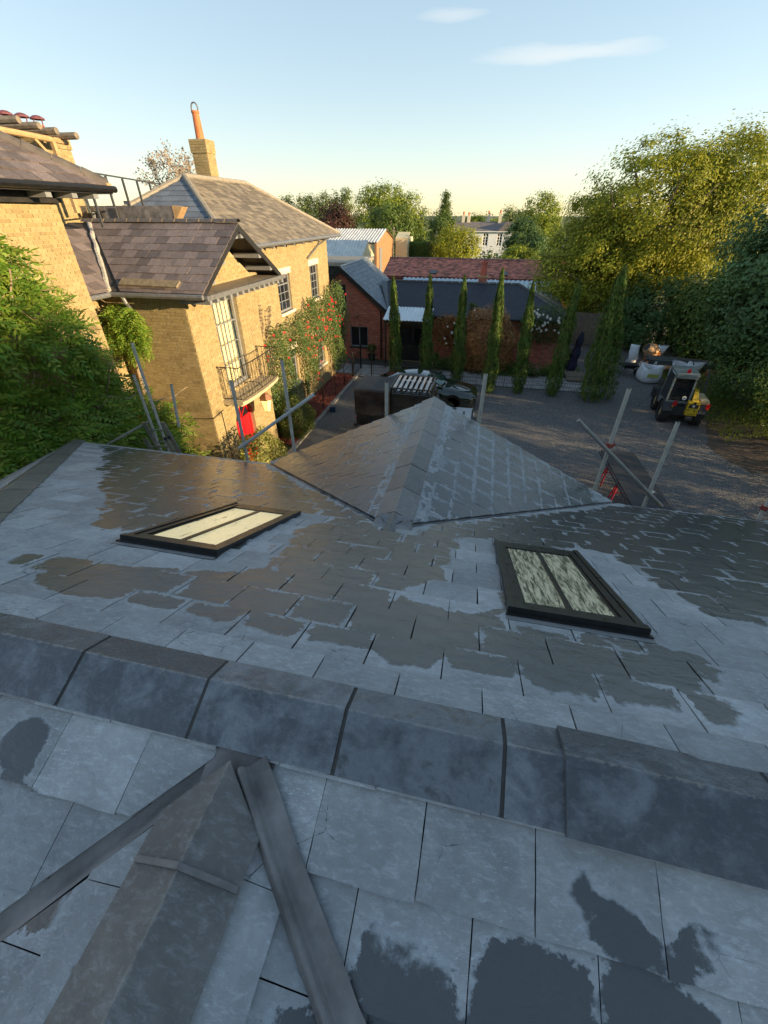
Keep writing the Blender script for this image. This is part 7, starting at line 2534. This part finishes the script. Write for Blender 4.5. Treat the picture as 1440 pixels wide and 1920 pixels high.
MB().lathe([(.385, -.03), (.40, -.02), (.40, .03), (.385, .04)], c_, 24, ax_).build('ring_gear', M['orange'], mx)
for s in (-1, 1):
    MB().bar((9.3, 27.4 + s * .35, 0), (9.62, 27.4 + s * .2, .75), .05).build('leg', M['orange'], mx)
    MB().bar((9.95, 27.4 + s * .35, 0), (9.62, 27.4 + s * .2, .75), .05).build('leg', M['orange'], mx)
    wheel((9.95, 27.4 + s * .38, .14), (0, s, 0), .14, .06, mx)
MB().box(9.68, 9.98, 27.2, 27.6, .45, .85).build('motor_box', M['orange'], mx)
wb = thing('wheelbarrow', 'black wheelbarrow with tray resting on bent legs beside the bulk bag', 'wheelbarrow', (7.95, 25.2, 0))
b = MB()
for (z, hx, hy, t) in ((.42, .22, .16, 0), (.62, .42, .30, 0)): pass
P = [(7.72, 25.08, .40), (8.12, 25.08, .40), (8.12, 25.36, .40), (7.72, 25.36, .40), (7.55, 24.92, .60), (8.38, 24.92, .58), (8.38, 25.52, .58), (7.55, 25.52, .60)]
b.add(P, [(0, 3, 2, 1), (0, 1, 5, 4), (1, 2, 6, 5), (2, 3, 7, 6), (3, 0, 4, 7)])
b.add([V(p) + V((0, 0, -.015)) for p in P], [(0, 1, 2, 3), (4, 5, 1, 0), (5, 6, 2, 1), (6, 7, 3, 2), (7, 4, 0, 3)])
b.build('tray', M['plastic'], wb)
for y in (25.05, 25.39):
    MB().path([(8.45, 25.22, .2), (8.2, y, .38), (7.5, y, .52), (7.15, y, .80)], .018, 6).build('handle', M['plastic'], wb)
    MB().path([(7.75, y, .42), (7.62, y, .02), (7.74, y, .02), (7.92, y, .40)], .015, 6).build('leg', M['plastic'], wb)
wheel((8.45, 25.22, .19), (0, 1, 0), .19, .08, wb)
bt = thing('stacked_boards', 'dark grey stack of long boards on trestles behind the bulk bags', 'boards', (10.6, 25.8, 0))
M['board'] = simple('dark_weathered_board', (.06, .07, .072), .6, 0, .3, 3)
for i in range(4):
    for j in range(3):
        o = V((10.55 + R.uniform(-.08, .08), 25.75 + (j - 1) * .33, .62 + i * .055))
        MB().obox(o, (1.55, -.28, 0), (.028, .155, 0), (0, 0, .024)).build('board', M['board'], bt)
for x in (9.4, 11.6): MB().box(x, x + .1, 25.2, 26.3, 0, .594).build('trestle', M['plank'], bt)
# the long black table on red trestles
tb = thing('trestle_table', 'long narrow black boarded table on red trestles standing on the gravel', 'trestle table', (4.85, 11.7, 0))
M['tabletop'] = simple('black_stained_boards', (.020, .020, .021), .6, 0, .3, 3, .2, .003)
M['red_metal'] = simple('red_metal_trestle', (.35, .015, .03), .45, .1, .2, 9, .05)
for i in range(4):
    x = 4.36 + i * .25
    MB().obox((x + .12, 11.65, .90 - R.uniform(0, .004)), (.122, .018, 0), (-.10, 1.85, 0), (0, 0, .02)).build('top_board', M['tabletop'], tb)
MB().obox((4.33, 11.65, .84), (.012, 0, 0), (-.1, 1.8, 0), (0, 0, .03)).build('edge_rail', M['steel_dark'], tb)
for y in (10.3, 11.7, 12.9):
    for s in (-1, 1):
        x = 4.84 + s * .36
        MB().bar((x, y, .86), (x + s * .12, y - .16, .0), .035).build('leg', M['red_metal'], tb)
        MB().bar((x, y, .86), (x + s * .12, y + .16, .0), .035).build('leg', M['red_metal'], tb)
        MB().bar((x + s * .06, y - .09, .42), (x + s * .06, y + .09, .42), .022).build('brace', M['red_metal'], tb)
    MB().bar((4.42, y, .42), (5.26, y, .42), .022).build('cross_brace', M['red_metal'], tb)

# ------------------------------------------------------------------ scaffold and ladder
M['galv'] = simple('galvanised_tube', (.25, .235, .19), .5, .3, .2, 16, .1, .002)
M['galv_dull'] = simple('dull_scaffold_tube', (.34, .305, .25), .62, .1, .25, 14, .15, .002, .3)
M['tube_white'] = simple('pale_scaffold_tube', (.42, .41, .375), .5, .1, .12, 12, .08, .002)
M['clamp'] = simple('red_oxide_clamp', (.30, .06, .045), .6, .3, .4, 15)
M['clamp_z'] = simple('zinc_clamp', (.36, .33, .27), .45, .6, .3, 15)
SG = 'scaffold tubes round the eaves'


def pole(lbl, p, q, mat, name='scaffold_pole', clamps=(), r=.0242):
    t = thing(name, lbl, 'scaffold pole', p, SG)
    p, q = V(p), V(q)
    d = (q - p).normalized()
    a = d.orthogonal().normalized()
    c2 = d.cross(a)
    b = MB().path([p, q], r, 14, False)
    n = len(b.v)
    for end in (p, q):
        k0 = len(b.v)
        for k in range(14):
            t_ = 2 * pi * k / 14
            b.v.append(end + (a * cos(t_) + c2 * sin(t_)) * r * .8)
    # hollow ends: inner bore
    b.path([p, q], r * .82, 14, False)
    del b.v[n:n + 28]
    b.f = [tuple(i - 28 if i >= n + 28 else i for i in f) for f in b.f]
    for e in (0, 1):
        for k in range(14):
            j = (k + 1) % 14
            b.f.append((e * 14 + k, e * 14 + j, n + e * 14 + j, n + e * 14 + k))
    b.build('tube', mat, t, True)
    for pos, mt in clamps:
        c = MB()
        pos = V(pos)
        c.obox(pos, d * .028, a * .036, c2 * .036)
        c.obox(pos + a * .045, d * .024, a * .02, c2 * .03)
        c.tube(pos + a * .06 - c2 * .05, pos + a * .06 + c2 * .05, .009, 6)
        c.tube(pos - a * .05 - c2 * .05, pos - a * .05 + c2 * .05, .009, 6)
        bevel(c.build('coupler', mt, t), .006, 1)
    return t


YS = 5.35
pole('upright grey scaffold pole at the left of the sloping tube, before the red door', (-3.47, YS, 2.2), (-3.46, YS, 5.24), M['galv_dull'], clamps=[((-3.47, YS, 4.22), M['clamp_z'])])
pole('upright grey scaffold pole crossing the middle of the sloping tube', (-2.62, YS, 2.2), (-2.62, YS, 5.58), M['galv_dull'], clamps=[((-2.62, YS, 4.86), M['clamp_z'])])
pole('upright scaffold pole in front of the black canvas pickup', (-1.16, YS, 2.2), (-1.16, YS, 5.38), M['galv'])
pole('upright scaffold pole right of the small slate gable, before the cypresses', (.10, YS, 2.2), (.10, YS, 5.58), M['galv'])
pole('upright scaffold pole beside the red legged table, farther of the right pair', (1.78, YS, 2.2), (1.77, YS, 5.52), M['galv'], clamps=[((1.77, YS, 4.78), M['clamp'])])
pole('thick upright scaffold pole ending over the loader, nearer of the right pair', (2.46, YS - .1, 2.0), (2.38, YS - .1, 5.20), M['galv'], clamps=[((2.42, YS - .1, 4.2), M['clamp_z'])])
pole('short scaffold pole with red clamp at the far right edge of the roof', (3.90, YS, 2.2), (3.82, YS, 4.45), M['galv_dull'], clamps=[((3.83, YS, 4.12), M['clamp'])])
pole('pale scaffold tube sloping up to the right in front of the red door', (-3.53, YS - .055, 4.18), (-2.17, YS - .055, 5.16), M['tube_white'], 'scaffold_tube')
pole('pale scaffold tube sloping down to the right over the black table', (1.30, YS - .05, 5.10), (2.60, YS - .15, 4.05), M['tube_white'], 'scaffold_tube')
pole('tall scaffold pole leaning before the wisteria, longer of the pair', (-5.52, 6.0, 3.0), (-5.52, 6.0, 5.50), M['galv_dull'])
pole('scaffold pole leaning before the wisteria, shorter of the pair by the ladder', (-5.68, 6.0, 3.0), (-5.70, 6.0, 4.98), M['galv_dull'])
pole('rusty pale tube running down from the ladder head into the wisteria', (-6.85, 5.85, 3.55), (-5.72, 6.0, 4.12), M['galv'], 'scaffold_tube')
pole('short dark tube end poking up behind the ladder by the wall', (-5.42, 6.35, 3.9), (-5.35, 6.4, 4.70), M['galv_dull'], 'scaffold_tube')
pole('pale scaffold tube low in the wisteria at the left edge', (-9.3, 5.7, 2.9), (-7.75, 5.75, 3.60), M['galv'], 'scaffold_tube')
lad = thing('aluminium_ladder', 'aluminium extension ladder leaning on the eave beside the wisteria', 'ladder', (-5.5, 5.6, 3.2))
top_a, top_b = V((-5.80, 5.95, 4.12)), V((-5.40, 5.95, 4.16))
dn = V((.16, .10, -.98)) * 1.0
for k, p in enumerate((top_a, top_b)):
    MB().bar(p + dn * 2.2, p, .032, .075, (1, .2, 0)).build('stile', M['alu'], lad)
    p2 = p + V((.03 if k else -.03, -.07, -.30))
    MB().bar(p2 + dn * 2.0, p2, .032, .075, (1, .2, 0)).build('stile', M['alu'], lad)
for i in range(8):
    a, c = top_a + dn * (.16 + i * .25), top_b + dn * (.16 + i * .25)
    MB().tube(a, c, .016, 8).build('rung', M['alu'], lad)
    if i: MB().tube(a + V((-.03, -.07, -.06)), c + V((.03, -.07, -.06)), .016, 8).build('rung', M['alu'], lad)
MB().obox(top_b + V((.02, -.035, -.30)), (.03, 0, 0), (0, .05, 0), (0, 0, .03)).build('guide_bracket', M['plastic'], lad)

# electric cable clipped to the bay wall
cb = thing('wall_cable', 'thin dark cable clipped along the yellow bay wall', 'cable', (-7, 9.6, 2.4))
MB().path([(-9.0, 9.575, 2.42), (-7.2, 9.57, 2.55), (-6.975, 9.575, 2.58), (-6.97, 10.1, 2.62)], .012, 5).build('cable', M['plastic'], cb)
MB().path([(-6.972, 10.0, 2.62), (-6.972, 10.02, 1.2), (-6.972, 10.05, .1)], .010, 5).build('cable_drop', M['plastic'], cb)
